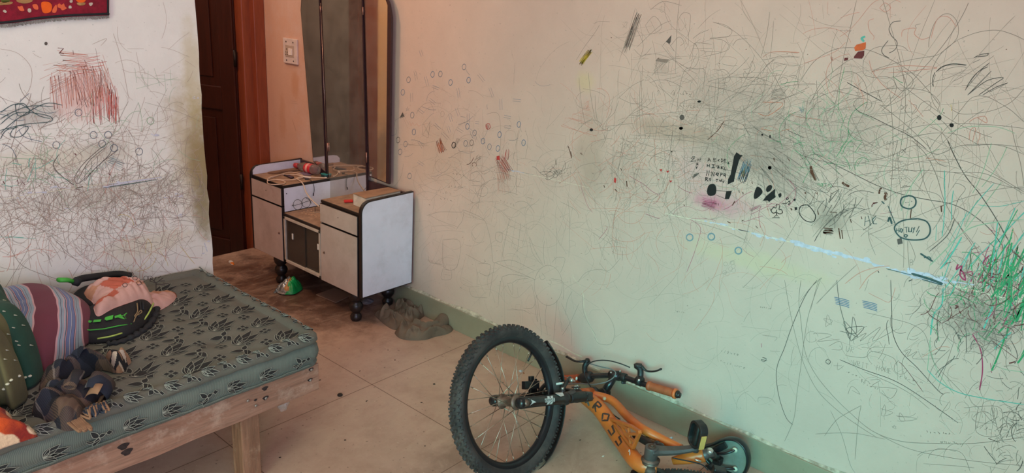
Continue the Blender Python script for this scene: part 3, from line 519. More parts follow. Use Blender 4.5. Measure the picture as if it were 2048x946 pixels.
# lower left of the wall: houses, sun faces, grids
for s in ('100,92 180,70 300,72 320,60 430,110 460,170 480,260 490,360 500,370', '320,60 310,120 290,150 275,175', '130,155 230,152 270,170', '120,195 220,180 325,190', '320,75 435,120', '195,235 295,245 275,398 200,395 195,235', '200,395 185,465 245,465 240,400', '205,410 240,415', '200,425 240,430', '200,440 240,445', '110,330 120,370 190,380', '330,320 430,372 440,350', '330,335 300,470 340,510 410,512', '405,375 470,380 475,410 460,450 402,425', '402,425 400,495', '350,520 370,570 455,578', '500,370 600,355 700,400 740,420', '500,370 600,410 740,470', '500,370 490,440 480,500 470,570', '545,455 600,440 700,455 740,472', '545,455 560,520 600,570 640,575 700,520 720,500', '545,455 530,520 522,625', '555,500 562,740', '575,495 605,495 605,560 575,495', '635,515 640,570', '605,490 640,470 700,465', '570,650 660,650 715,675', '600,642 685,655', '650,660 655,735', '662,600 665,730', '625,620 650,618 655,650 630,650 625,620', '515,505 550,510',
          '705,215 720,300 750,350 790,390', '710,220 740,300 785,380', '795,240 790,300 795,380', '805,225 815,300 835,395', '840,370 870,340 915,345 910,380 890,430', '750,560 740,640 755,720 750,620', '750,560 770,700 780,800', '810,610 800,700 815,800', '870,590 860,700 850,830', '870,590 890,700 900,780', '895,610 950,740 955,860', '720,500 740,600 720,640 670,640', '960,540 930,600 920,680', '990,490 1040,430 1120,410 1180,430', '820,470 900,490 1000,560 1120,640', '1000,610 950,720 900,800', '1020,560 1020,620 1040,700 1100,800', '1140,640 1190,710 1210,780 1190,850 1120,850 1090,810', '1060,680 1080,650 1130,650', '870,35 860,90 870,200 890,270 910,200 940,80', '935,0 945,120 940,340', '1130,340 1150,270 1200,240 1230,270', '1120,370 1170,420 1240,350', '940,240 970,245 980,265 945,275', '510,190 545,195 540,250 505,230 510,190', '590,105 570,200 545,340', '625,115 610,220 600,280', '655,135 645,230 635,310', '690,165 665,260', '585,110 690,165', '580,150 670,185', '570,205 670,245', '555,230 665,285', '365,190 372,210 390,235', '400,0 385,120', '510,0 480,130', '800,0 770,110 720,170 680,160', '1060,110 1000,160 950,165', '890,10 980,60 1000,110'):
    D('g', random.choice(['pencil', 'pencil', 'faint']), 1.3, s)
ring(*T('g', '818,505')[0], 28, 40, 'pencil', 1.4); D('g', 'pencil', 1.3, '765,440 775,470 800,460 780,430'); D('g', 'pencil', 1.3, '820,475 835,478 832,500 815,490'); D('g', 'pencil', 1.5, '835,465 900,480 910,530 905,590')
for i in range(16): x0 = 95+random.uniform(0, 90); y0 = 235+random.uniform(0, 140); D('g', 'faint', 1.2, f'{x0},{y0} {x0+random.uniform(6,16)},{y0+random.uniform(10,26)}', False)
for i in range(12): D('g', 'faint', 1.2, f'{100+i*8},{345+i*3} {106+i*8},{362+i*3} {112+i*8},{350+i*3}')
D('g', 'cream', 2.6, '1020,535 1026,580 1030,640'); D('g', 'cream', 2, '965,440 968,460 1010,510'); D('g', 'cream', 2, '1030,650 1060,730 1110,840')
x, y = T('g', '912,745')[0]; hatch(x, y, 24, 16, 1.2, 10, 'faint', 1.4)
# lower right
for s, col, w in (('170,0 190,120 220,260 260,400 330,540 430,640 540,720 620,770', 'pencil', 1.9), ('330,0 270,80 205,230 170,330 130,440 140,560 175,670 210,710', 'dark', 1.9), ('250,0 240,100 250,200 270,350 320,460 400,560 480,640 600,740 740,790 900,800 1100,800 1343,770', 'pencil', 1.9), ('345,0 290,160 265,300 250,420 230,560 215,680 170,790', 'pencil', 1.7), ('425,0 440,120 470,230 495,300', 'dark', 1.8), ('330,115 430,0', 'pencil', 1.6), ('690,0 695,160 700,260 740,350 820,430 920,540 950,560', 'dark', 2.0), ('570,160 700,190 800,220 860,270 900,400 980,490 1060,570', 'pencil', 1.7), ('440,390 560,440 700,490 820,560 1020,700', 'dark', 2.0), ('560,450 680,500 790,560 880,632', 'pencil', 1.8), ('600,740 760,820 920,860 1120,890 1343,910', 'pencil', 2.0), ('320,755 400,750 520,752 660,780', 'pencil', 1.8), ('365,765 420,690 480,650 545,615', 'pencil', 1.8), ('545,615 530,700 515,880', 'pencil', 1.7), ('395,640 450,760 490,900 515,945', 'pencil', 1.6), ('310,265 330,260 400,270 330,300 440,290', 'pencil', 1.6), ('370,230 380,170 400,220 360,190 405,200 370,230', 'pencil', 1.4), ('495,300 560,230 470,240 530,280 460,200 490,290 505,180 520,260 440,250', 'dark', 1.6), ('495,300 570,260 540,300 640,230 600,300 720,240', 'pencil', 1.7), ('385,325 440,300 450,340 400,340', 'pencil', 1.5), ('440,320 470,370', 'pencil', 1.4), ('600,330 700,330', 'pencil', 1.6), ('470,370 560,380 600,350 700,380 720,420', 'pencil', 1.6), ('720,370 725,490', 'pencil', 1.4), ('755,350 790,340 770,375 820,350 800,385 930,385', 'pencil', 1.6), ('750,350 830,290', 'pencil', 1.5), ('840,380 930,330 980,330', 'softred', 1.5),
                  ('370,400 382,388 395,400 385,412 370,402', 'dark', 2.0), ('410,420 450,420', 'pencil', 1.8), ('430,405 430,440 460,420', 'pencil', 1.5), ('590,490 640,490 600,520 700,530 720,540 690,580 640,550', 'pencil', 1.5), ('635,550 630,500', 'pencil', 1.4), ('480,560 500,520 540,560 500,540', 'pencil', 1.4), ('640,570 640,720', 'pencil', 1.4), ('640,630 700,650 645,665 660,610 665,660', 'pencil', 1.4), ('715,665 820,680 740,690 735,650 760,690 720,690', 'pencil', 1.5), ('700,725 708,712 716,730 696,718 720,720', 'pencil', 1.2), ('40,600 45,575 100,580 125,605', 'pencil', 1.4), ('60,270 130,280 120,300', 'pencil', 1.2), ('115,215 85,290', 'faint', 1.2), ('0,360 120,440 290,550', 'faint', 1.4), ('290,460 290,550', 'faint', 1.3), ('100,520 160,470', 'faint', 1.3), ('60,380 80,385 70,400 55,390 85,395', 'dark', 1.8), ('66,380 76,384', 'black', 3), ('55,310 56,330', 'magenta', 2.6), ('920,540 960,420 1000,300', 'pencil', 1.6), ('870,500 900,420 980,340', 'pencil', 1.6), ('730,400 760,430 850,550', 'maroon', 1.4), ('790,460 860,500', 'pencil', 1.4), ('990,690 1040,700', 'pencil', 1.3), ('820,860 860,840 960,830 1040,850 1080,940', 'pencil', 1.5), ('850,900 1000,910 1100,920', 'pencil', 1.5), ('815,945 820,880 850,850', 'faint', 1.5),
                  ('945,40 940,120 900,170 885,270', 'teal', 4.0), ('870,440 930,500 1020,550 1150,580 1343,610', 'teal', 2.4), ('885,280 870,440', 'softgreen', 3.2), ('880,300 900,400 940,480 1000,560', 'softgreen', 2), ('1090,265 1130,340 1140,440 1125,540', 'magenta', 3.0), ('1090,265 1160,230', 'magenta', 2.2), ('1190,300 1310,388', 'maroon', 2.6), ('1270,408 1300,400', 'maroon', 6), ('1005,125 1020,130 1005,140', 'maroon', 4), ('1150,570 1120,700 1100,740', 'faint', 1.8), ('1120,620 1230,630 1220,760 1110,745 1120,620', 'pencil', 1.8), ('1150,625 1160,760', 'pencil', 1.6), ('1200,625 1180,780', 'pencil', 1.6), ('1250,650 1343,640', 'pencil', 1.6), ('1210,800 1343,660', 'pencil', 1.8), ('1200,420 1260,440 1343,450', 'softgreen', 1.8)):
    D('k', col, w, s)
for x0, y0, txt in ((505, 415, 'WRIT'), (620, 440, 'HOME')): word(*T('k', f'{x0},{y0}')[0], 9.5, txt, 'pencil', 1.9, .15, .28)
word(*T('k', '470,350')[0], 11, 'UR', 'pencil', 1.6, .2, .2); word(*T('e', '612,696')[0], 11, 'B', 'pencil', 1.8)
x, y = T('c', '545,918')[0]; word(x, y, 7.5, '2850245', 'pencil', 1.4, .2, -.05)
for x0, y0, nn, sz, sl, k in ((270, 830, 5, 5, .1, 'a'), (1240, 285, 4, 5, .3, 'p'), (1400, 255, 6, 5, 0, 'p'), (1345, 185, 6, 5, 0, 'p'), (1520, 330, 4, 4, .2, 'p'), (1740, 300, 5, 4, .8, 'p'), (1690, 405, 6, 4, .2, 'p'), (1780, 355, 8, 4, 0, 'p'), (1440, 700, 6, 5, .2, 'p'), (1440, 720, 8, 5, .3, 'p'), (1690, 740, 8, 5, .5, 'p'), (1720, 760, 6, 5, .5, 'p'), (1800, 750, 6, 6, .3, 'p'), (1850, 860, 7, 6, .1, 'p'), (1880, 880, 6, 6, .1, 'p'), (1950, 850, 6, 7, .2, 'p'), (1100, 340, 8, 5, .1, 'p'), (905, 345, 4, 5, .1, 'p'), (895, 370, 5, 5, .1, 'p'), (880, 395, 5, 5, .1, 'p'), (1000, 400, 5, 5, .3, 'p'), (1360, 210, 6, 5, 0, 'p'), (1680, 60, 6, 3, 0, 'p'), (1500, 160, 5, 5, 0, 'p'), (1530, 270, 5, 5, .1, 'p'), (1350, 620, 5, 3, .2, 'p'), (1520, 612, 6, 3, .2, 'p')):
    if k == 'a': x0, y0 = T('a', f'{x0},{y0}')[0]
    squiggles(x0, y0, nn, sz, 'pencil', 1.3, sl)
# dense scribble fields: centre, spread, count, length, curl
P_ = ['pencil', 'faint', 'faint', 'faint']
cloud(1330, 330, 120, 75, 330, (15, 90), .35, P_+['softred'], 1.1)
cloud(1470, 270, 110, 75, 360, (15, 100), .30, P_+['pencil'], 1.15)
cloud(1400, 250, 130, 70, 160, (40, 160), .04, ['pencil', 'faint', 'faint'], 1.2, ang=1.62, step=12)
cloud(1450, 270, 120, 50, 90, (60, 200), .04, ['pencil', 'faint'], 1.2, ang=.05, step=12)
cloud(1560, 330, 50, 36, 120, (30, 90), .08, ['pencil', 'pencil', 'dark'], 1.2, ang=.75, step=9)
cloud(1500, 220, 60, 30, 70, (40, 110), .10, ['pencil', 'faint'], 1.3, ang=-.7, step=9)
cloud(1245, 340, 60, 50, 110, (20, 70), .25, ['faint', 'pencil', 'softred'], 1.2)
cloud(1220, 460, 18, 30, 34, (20, 60), .1, ['pencil', 'faint'], 1.3, ang=1.3)
cloud(1650, 270, 80, 60, 200, (20, 100), .3, P_+['softgreen', 'softgreen', 'green'], 1.2)
cloud(1650, 300, 40, 26, 40, (20, 60), .3, ['softgreen', 'green'], 1.2)
cloud(1760, 360, 130, 70, 240, (15, 90), .3, P_, 1.15)
cloud(1800, 300, 160, 60, 60, (120, 420), .05, ['pencil', 'faint'], 1.4, step=10)
cloud(1660, 430, 30, 22, 60, (20, 60), .2, ['pencil', 'dark'], 1.3, ang=-.8)
cloud(1975, 590, 60, 45, 420, (15, 80), .45, ['pencil', 'pencil', 'faint', 'maroon', 'green'], 1.4)
cloud(1960, 640, 70, 45, 260, (20, 70), .35, ['pencil', 'faint', 'dark'], 1.3)
cloud(2015, 560, 40, 60, 60, (20, 60), .3, ['magenta', 'softred', 'maroon'], 1.6)
cloud(2000, 600, 26, 55, 60, (40, 120), .06, ['green', 'teal', 'green'], 3.2, ang=-1.15, step=12)
cloud(2030, 640, 20, 40, 34, (30, 80), .06, ['green'], 4.0, ang=-1.15, step=12)
cloud(1930, 520, 60, 60, 30, (40, 140), .08, ['teal', 'softgreen'], 1.8, ang=-1.0, step=12)
cloud(1980, 830, 50, 50, 120, (15, 70), .4, ['pencil', 'faint'], 1.3)
cloud(2030, 860, 22, 50, 60, (15, 50), .4, ['pencil', 'dark'], 1.6)
cloud(1740, 720, 110, 60, 90, (15, 70), .5, ['faint', 'pencil'], 1.2)
cloud(1480, 640, 120, 90, 60, (20, 120), .2, ['faint'], 1.1)
cloud(1380, 520, 130, 50, 90, (20, 120), .2, ['faint', 'softred', 'faint'], 1.1)
cloud(1420, 420, 120, 26, 90, (20, 80), .3, ['faint', 'softred', 'magenta'], 1.1)
cloud(960, 330, 80, 60, 150, (15, 70), .45, ['faint', 'faint', 'pencil'], 1.0)
cloud(1010, 420, 110, 60, 120, (20, 90), .35, ['faint'], 1.0)
cloud(930, 250, 60, 50, 60, (12, 40), .5, ['faint', 'ink'], 1.0)
cloud(980, 560, 110, 50, 50, (20, 100), .25, ['faint'], 1.0)
cloud(1280, 90, 70, 60, 34, (30, 120), .12, ['faint', 'pencil'], 1.1)
cloud(1440, 110, 120, 60, 50, (30, 120), .2, ['faint'], 1.1)
cloud(1700, 100, 90, 60, 24, (40, 160), .12, ['faint', 'softred'], 1.1)
cloud(1850, 100, 120, 50, 12, (40, 160), .1, ['faint'], 1.1)
cloud(1900, 200, 120, 60, 40, (60, 260), .08, ['faint', 'pencil'], 1.2, step=9)
for i in range(120):      # small brown and grey dots
    x = random.uniform(800, 2040); y = random.uniform(10, 620)
    if inside(x, y): stroke(wr, random.choice(['brown', 'faint', 'pencil', 'dark']), random.uniform(1.5, 3), [(x, y), (x+random.uniform(1, 3), y+random.uniform(-1, 2))], False)
for s in ('105,80 125,95', '100,90 115,82'): pass
D('p', 'pencil', 1.4, '582,202 594,204', False); D('p', 'pencil', 1.4, '583,206 596,208', False); D('p', 'brown', 1.6, '585,240 592,262', False)
# ---- left wall
q = lambda col, w, s, sm=True, k='l': D(k, col, w, s, sm, wl)
for (x, y, L, W, a, c_, col, w) in ((160, 175, 84, 120, 1.45, 44, 'softred', 1.8), (208, 208, 84, 56, 1.5, 36, 'crayon', 1.5), (185, 165, 96, 76, 1.2, 30, 'softred', 1.3), (120, 150, 60, 60, -.35, 14, 'softred', 1.4), (150, 125, 90, 40, .1, 20, 'softred', 2), (120, 165, 70, 50, 2.6, 16, 'softred', 1.5), (226, 212, 70, 20, 1.6, 14, 'crayon', 1.9), (150, 220, 70, 70, 1.5, 16, 'softred', 1.3), (175, 130, 80, 46, -.15, 16, 'crayon', 1.1)):
    hatch(x, y, L, W, a, c_, col, w, wl, .5)
for s in ('195,162 214,164 200,180 216,182', ): q('maroon', 3.4, s, False)
q('maroon', 2, '246,170 248,184', False)
for s in ('250,600 280,555 340,500 380,478 370,520 320,570 265,620 250,600', '262,610 300,545 360,495', '270,615 320,550', '285,612 330,560 400,505', '300,610 350,540', '260,590 262,620', '290,560 285,610', '310,545 305,600', '330,530 325,580', '200,520 180,560 215,600 250,625', '180,570 200,590'): q('dark', 1.9, s)
for s in ('0,420 60,380 160,390 170,410 80,420 0,440', '40,440 60,425 95,430 70,460 35,460 40,440', '0,450 60,400 150,350 210,355', '0,400 90,360 180,360', '50,350 60,390 100,380 80,350 50,355', '0,470 20,440 60,430', '0,380 60,350 130,390 170,400'): q('slate', 2.0, s)
cloud(30, 245, 36, 26, 40, (20, 80), .2, ['ink', 'pencil'], 1.6, wl)
for s in ('316,456', '365,456', '345,486', '385,500', '470,512', '508,408', '265,380', '190,490'):
    ring(*T('l', s)[0], 7, 7, 'ink' if s[0] != '5' else 'softgreen', 2.2, side=wl)
x, y = T('l', '390,550')[0]; hatch(x, y, 36, 20, .4, 12, 'softblue', 2.4, wl); hatch(x-28, y+8, 14, 20, 1.2, 8, 'softblue', 2.2, wl)
for s in ('455,230 462,280', '480,250 490,290', '500,240 498,300', '520,230 540,290', '555,250 560,310', '575,235 578,290', '460,262 610,270', '460,300 600,262'): q('softgreen', 1.5, s)
for s in ('0,530 80,536 160,538', '90,450 180,470', '0,590 80,600 150,605 180,590'): q('softgreen', 1.8, s)
cloud(70, 350, 60, 12, 40, (20, 60), .2, ['softgreen', 'teal', 'softgreen'], 1.5, wl)
q('teal', 2, '0,800 120,806'); q('teal', 2.4, '30,798 80,803')
for s, w in (('180,632 240,636', 8), ('345,632 420,618 545,598', 9), ('360,622 400,616 520,602', 6), ('68,662 92,660', 7), ('118,652 150,648', 8), ('560,668 620,660', 6), ('612,655 618,668', 6), ('510,452 522,458', 9), ('600,728 616,732', 6), ('650,330 660,333', 6), ('660,426 684,428', 7), ('700,770 712,800', 8), ('690,820 700,850', 9), ('230,704 245,706', 5)):
    q('white', w, s, False)
q('slate', 3, '350,634 430,622 530,606', False); q('cream', 2.2, '0,675 120,655 260,634 560,592', False)
for s, w in (('252,518 258,524', 5), ('10,612 16,622', 5), ('36,630 40,636', 3), ('58,606 62,620', 4), ('72,610 84,625', 3), ('340,600 342,606', 4), ('368,586 372,594', 5), ('410,575 420,568', 3), ('255,636 280,630', 4), ('255,640 270,642', 4), ('408,600 412,604', 4)): q('maroon', w, s, False)
for s in ('0,165 60,180 105,230 100,300 60,350', '310,150 360,130 340,155', '430,165 485,165', '380,140 420,150'): q('faint', 1.4, s)
cloud(150, 300, 130, 55, 260, (15, 90), .35, ['faint', 'pencil', 'faint', 'softgreen', 'orange' if 0 else 'faint'], 1.1, wl)
cloud(210, 300, 110, 45, 60, (60, 160), .08, ['faint', 'pencil'], 1.2, wl, step=9)
cloud(200, 410, 150, 40, 700, (20, 90), .25, ['pencil', 'faint', 'faint', 'pencil'], 1.1, wl)
cloud(280, 400, 70, 30, 160, (20, 90), .2, ['pencil', 'faint'], 1.2, wl, ang=-.7)
cloud(200, 485, 140, 40, 260, (20, 110), .2, ['faint', 'pencil', 'faint', 'softred'], 1.0, wl)
cloud(60, 400, 60, 40, 120, (20, 80), .3, ['pencil', 'faint'], 1.1, wl)
cloud(300, 510, 60, 30, 30, (20, 60), .4, ['softred', 'yellow', 'faint'], 1.1, wl)
cloud(340, 230, 50, 90, 60, (20, 80), .2, ['faint'], 1.1, wl)
q('pencil', 1.6, '0,790 30,830 80,900 200,945'); q('pencil', 1.4, '0,1000 90,850 160,700 380,480')
# ---------------------------------------------------------------- walls, floor, doorway
wr.box((0, -1.6, -.2), (.14, 5.3, 2.7), 0)
struct(wr.build('wall_right', [M_wr]+[MARKS[k] for k in MORD]))
edge = [(XE+random.uniform(-.004, .003), .05*i) for i in range(55)]
poly = [(-4.2, 0), (XE, 0)]+edge[1:]+[(-4.2, 2.7)]
P = [Vector((x, YL, z)) for x, z in poly]
wl.prism(P, (0, .12, 0), 0)
struct(wl.build('wall_left', [M_wl]+[MARKS[k] for k in MORD]))
def sbox(name, lo, hi, m): b = MB(); b.box(lo, hi); return struct(b.build(name, m))
sbox('floor', (-4.2, -1.6, -.1), (0, YD+.02, 0), M_floor)
sbox('ceiling', (-4.2, -1.6, 2.7), (.14, 3.9, 2.8), M_ceil)
# door wall with its opening
b = MB(); b.box((-2.6, YD, 0), (-.88, YD+.12, 2.7)); b.box((-.88, YD, 2.06), (0, YD+.12, 2.7)); struct(b.build('wall_back', M_pass))
sbox('wall_passage', (-2.6, YL+.12, 0), (-2.5, YD, 2.7), M_plain)
# near wall with the window, far left wall with a doorway
b = MB(); b.box((-4.2, -1.7, 0), (-3.1, -1.6, 2.7)); b.box((-1.5, -1.7, 0), (.14, -1.6, 2.7)); b.box((-3.1, -1.7, 0), (-1.5, -1.6, .95)); b.box((-3.1, -1.7, 2.15), (-1.5, -1.6, 2.7)); struct(b.build('wall_near', M_plain))
b = MB(); b.box((-4.3, -1.6, 0), (-4.2, .0, 2.7)); b.box((-4.3, 1.0, 0), (-4.2, YL+.12, 2.7)); b.box((-4.3, 0, 2.1), (-4.2, 1.0, 2.7)); struct(b.build('wall_far_left', M_plain))
b = MB()
for lo, hi in (((-3.1, -1.66, .95), (-3.04, -1.6, 2.15)), ((-1.56, -1.66, .95), (-1.5, -1.6, 2.15)), ((-3.1, -1.66, .95), (-1.5, -1.6, 1.0)), ((-3.1, -1.66, 2.1), (-1.5, -1.6, 2.15)), ((-2.32, -1.66, 1.0), (-2.28, -1.6, 2.1))): b.box(lo, hi)
struct(b.build('window_1', M_jamb))
# lower room beyond the door
sbox('floor_beyond', (-1.4, YD+.02, -.24), (.0, 5.3, -.14), M_grey); b = MB(); b.box((-1.5, YD+.12, -.2), (-1.4, 5.3, 2.6)); b.box((-1.5, 5.3, -.2), (.14, 5.4, 2.6)); b.box((-1.5, YD+.12, 2.6), (.14, 5.4, 2.7)); struct(b.build('wall_beyond', M_grey))
# frame and open leaf
b = MB(); b.box((-.066, YD-.018, 0), (-.001, YD+.12, 2.06)); b.box((-.116, YD+.02, -.14), (-.06, YD+.12, 2.06)); b.box((-.88, YD-.018, 0), (-.78, YD+.12, 2.06)); b.box((-.785, YD+.02, -.14), (-.755, YD+.12, 2.06)); b.box((-.88, YD-.018, 2.0), (0, YD+.12, 2.07)); b.box((-.78, YD+.02, 1.97), (-.06, YD+.12, 2.03))
struct(b.build('trim_1', M_jamb, bevel=.004))
hx, hy = -.128, YD+.085; an = math.radians(70); ux = Vector((-math.cos(an), math.sin(an), 0)); un = Vector((-math.sin(an), -math.cos(an), 0))
ML = Matrix(((ux.x, un.x, 0, hx), (ux.y, un.y, 0, hy), (0, 0, 1, 0), (0, 0, 0, 1)))
b = MB(); b.box((0, -.018, -.13), (.62, .0, 2.0), 0, ML)
for lo, hi in (((0, 0, -.13), (.10, .016, 2.0)), ((.52, 0, -.13), (.62, .016, 2.0)), ((.10, 0, 1.88), (.52, .016, 2.0)), ((.10, 0, .80), (.52, .016, .93)), ((.10, 0, -.13), (.52, .016, .02)), ((.16, 0, .98), (.46, .009, 1.83)), ((.16, 0, .07), (.46, .009, .75))): b.box(lo, hi, 0, ML)
dr = struct(b.build('door_1', M_door, bevel=.004))
b = MB()
for z in (.35, 1.05, 1.75): b.lathe([(0, .009), (.09, .009)], ML @ Vector((-.006, .01, z)), (0, 0, 1), 10)
b.build('hinge', simple('old_black_iron', (40, 30, 26), .5, .6), dr)
# baseboard, its plaster bead
b = MB(); b.box((-.014, -1.6, 0), (0, YD-.02, .108)); struct(b.build('baseboard_right', M_base, bevel=.0015))
b = MB(); yy = np.arange(-1.6, YD-.02, .012); vs = []; fs = []
for i, y in enumerate(yy):
    w = .003+.008*abs(nz(y, 3, 0, 5))+.004*max(0, nz(y, 9, 0, 22)); h = .117+.014*nz(y, 7, 1, 4)+.004*nz(y, 7, 1, 19)
    vs += [(.0, y, .100), (-w-.004, y, .107), (-w, y, .5*(.107+h)), (-.0008, y, h)]
for i in range(len(yy)-1):
    for k in range(3): fs.append((4*i+k, 4*i+4+k, 4*i+5+k, 4*i+1+k))
b.add(vs, fs, 0, True); struct(b.build('trim_2', M_plaster))
# wooden jamb on the free end of the left wall, only a mirror can show it
# ---------------------------------------------------------------- wall hanging
mo = [simple('hanging_crimson_wool', (134, 16, 40), .95, var=.2, scale=60, bump=.6, bscale=300), simple('hanging_black_border', (34, 32, 38), .95, bump=.5), simple('hanging_grey_fringe', (150, 140, 136), .95, var=.25, bump=.5),
      simple('hanging_orange', (232, 92, 20), .9, bump=.4), simple('hanging_salmon', (226, 98, 62), .9, bump=.4), simple('hanging_cream', (196, 176, 160), .9, bump=.4), simple('hanging_basket', (176, 128, 80), .9, var=.3, bump=.4), simple('hanging_leaf', (84, 84, 30), .9)]
def hp(x, y, off=.012):          # crop 0..2048 x 0..597 of the photo's corner
    return at(x/8.533, y/8.533, 1, YL-off)
ht = thing('wall_hanging', 'crimson woven wall hanging with orange fruit and a dark fringed border', 'wall hanging', tuple(at(60, 40, 1, YL)))
b = MB(); bot = [(-500, 440), (0, 415), (300, 385), (560, 345), (900, 310), (1250, 285), (1600, 272), (1860, 262)]
P = [hp(x, y) for x, y in bot]+[hp(1866, -100)+Vector((0, 0, .0))]+[Vector((hp(1866, -100).x, YL-.012, 1.75)), Vector((P0x := hp(-500, 440).x, YL-.012, 1.75))]
b.prism(P, (0, .010, 0), 0); b.build('field', mo, ht)
b = MB(); L = cat([hp(x, y-28, .014) for x, y in bot]+[], False, 6); b.tube(L, .0042, 8, mi=1, flat=.8)
b.tube([hp(1846, 262, .014), hp(1842, 100, .014), hp(1838, -100, .014), Vector((hp(1838, -100).x, YL-.014, 1.75))], .003, 8, mi=1); b.build('border', mo, ht)
b = MB()
L2_ = cat([hp(x, y+14, .010) for x, y in bot], False, 10)
for i in range(len(L2_)-1):
    for k in range(3):
        p = L2_[i].lerp(L2_[i+1], k/3); b.tube([p+Vector((0, 0, .004)), p+Vector((random.uniform(-.003, .003), -.002, -.004-.005*random.random()))], [.0016, .0008], 5, mi=2)
b.build('fringe', mo, ht)
def fl(name, poly, mi, off=.0135): b = MB(); b.prism(cat([hp(x, y, off) for x, y in poly], True, 4), (0, .002, 0), mi); return b.build(name, mo, ht)
fl('orange_fruit', [(705, 60), (740, 30), (830, 35), (880, 80), (885, 150), (850, 210), (760, 225), (720, 180)], 3); fl('fruit', [(960, 80), (975, 150), (950, 215), (895, 210), (905, 150)], 4)
fl('flower', [(985, 80), (1020, 60), (1050, 85), (1090, 60), (1110, 110), (1140, 140), (1100, 165), (1060, 175), (1030, 140), (990, 125)], 4); fl('flower', [(300, 110), (340, 110), (380, 100), (400, 140), (415, 180), (370, 190), (330, 170)], 4); fl('flower', [(560, 80), (620, 70), (650, 110), (650, 160), (600, 160), (570, 130)], 4)
fl('bud', [(480, 150), (520, 145), (535, 190), (505, 215), (475, 190)], 5); fl('bud', [(50, 190), (80, 165), (115, 200), (90, 220)], 5); fl('bud', [(1180, 100), (1215, 100), (1220, 140), (1175, 140)], 5); fl('bud', [(1190, 10), (1235, 0), (1235, 40), (1200, 45)], 5); fl('bud', [(1520, 55), (1580, 45), (1575, 85), (1540, 100)], 5)
fl('basket', [(290, 0), (545, 0), (530, 35), (430, 60), (320, 42)], 6); fl('basket', [(-60, 40), (200, 30), (190, 70), (60, 85), (-60, 90)], 6); fl('basket', [(1320, 45), (1450, 45), (1440, 85), (1340, 90)], 6); fl('orange_fruit', [(1305, -30), (1455, -30), (1450, 25), (1380, 45), (1310, 20)], 3); fl('leaf', [(20, -10), (160, -10), (150, 35), (40, 40)], 7)
# ---------------------------------------------------------------- switch board
sw_m = [simple('switch_board_white', (214, 196, 186), .4), simple('switch_dirty_cream', (186, 164, 146), .45), simple('switch_dark', (52, 36, 30), .6), simple('switch_rocker', (232, 218, 206), .35)]
s0 = at(569, 75, 0, 0); s1 = at(598, 130, 0, 0); yA, yB, zA, zB = s0.y, s1.y, s0.z, s1.z
t = thing('switch_board', 'white electric switch board on the orange-tinted wall beside the mirror', 'switch', (0, (yA+yB)/2, (zA+zB)/2))
b = MB(); b.box((-.012, yB, zB), (0, yA, zA)); b.build('plate', sw_m[0], t, .003)
cy, cz = (yA+yB)/2, (zA+zB)/2; hw, hh = (yA-yB)/2, (zA-zB)/2
b = MB(); b.box((-.014, cy-hw*.62, cz-hh*.46), (-.011, cy+hw*.62, cz+hh*.46)); b.build('switch_module', sw_m[1], t, .001)
for k in (-.30, -.02):
    b = MB(); b.box((-.019, cy+hw*(k-.12), cz-hh*.3), (-.013, cy+hw*(k+.12), cz+hh*.22)); b.build('rocker', sw_m[3], t, .0015)
b = MB()
for u in (.45, .45): b.lathe([(0, .0026), (.0006, .0026)], (-.0141, cy+hw*.42, cz+hh*.12), (-1, 0, 0), 10)
for u, v in ((.3, -.1), (.54, -.1), (.3, -.3), (.54, -.3), (.42, .14)): b.lathe([(0, .003), (.0008, .003)], (-.014, cy+hw*u, cz+hh*v), (-1, 0, 0), 10)
b.build('socket', sw_m[2], t)
for u in (-.5, .5):
    for v in (-.75, .72): b = MB(); b.lathe([(0, .0045), (.001, .0045), (.0015, .002)], (-.0119, cy+hw*u, cz+hh*v), (-1, 0, 0), 10); b.build('screw', sw_m[2], t)
# ---------------------------------------------------------------- dressing table
LAM = simple('grey_white_laminate', (182, 166, 157), .42, var=.06, scale=14, bump=.05, dust=((140, 116, 98), .35))
LAMS = simple('grey_white_laminate_lit', (220, 221, 234), .42, var=.04, scale=9, bump=.04, dust=((150, 145, 145), .3))  # same laminate as the fronts, brighter side light put into its colour
BLK = simple('black_edge_band', (30, 24, 24), .45); MAR = simple('dark_maroon_edge', (58, 36, 40), .4)
DUST = simple('dusty_brown_top', (150, 120, 98), .85, var=.2, scale=30, bump=.3, dust=((108, 80, 62), .5))
LEGM = simple('turned_leg_black', (34, 28, 28), .35, bump=.05)
n = N('mirror_silver'); ds = n.ramp(n.noise(14, 6, .7), [(.4, .05), (.8, .22)]); M_mir = n.out((.66, .60, .54), n.ramp(n.noise(6), [(.3, .02), (.8, .06)]), n.ramp(n.noise(9, 6, .7), [(.35, .93), (.75, .84)]))
n = N('dark_sliding_glass'); M_glass = n.out(lin((120, 110, 100)), .12, 0, Transmission_Weight=.75, IOR=1.3, Specular_IOR_Level=.5)
xf = -.329
DT = thing('dressing_table', 'grey laminate dressing table with a tall three-panel mirror standing against the wall', 'dressing table', (-.17, 2.96, 0))
def endpanel(y0, y1, z0, zt, name, face):
    pr = [(-.325, z0), (-.327, zt-.055)]+[(-.327+.05*(1-math.cos(a)), zt-.055+.05*math.sin(a)) for a in [PI/2*i/8 for i in range(1, 9)]]+[(-.02, zt+.0), (-.02, z0)]
    b = MB(); b.prism([(x, y0, z) for x, z in pr], (0, y1-y0, 0)); p = b.build(name, BLK, DT, .001)
    c_ = (-.172, (z0+zt)/2)
    ins = [(x+(.006 if x < -.17 else -.004), z+(.005 if z < .3 else -.005)) for x, z in pr]
    b = MB(); b.prism([(x, face, z) for x, z in ins], (0, .0012 if face > y0+.01 else -.0012, 0)); b.build('laminate_face', LAMS, p)
    return p
endpanel(2.506, 2.524, .149, .613, 'side_panel', 2.506)
p = endpanel(3.415, 3.433, .147, .603, 'side_panel', 3.433)
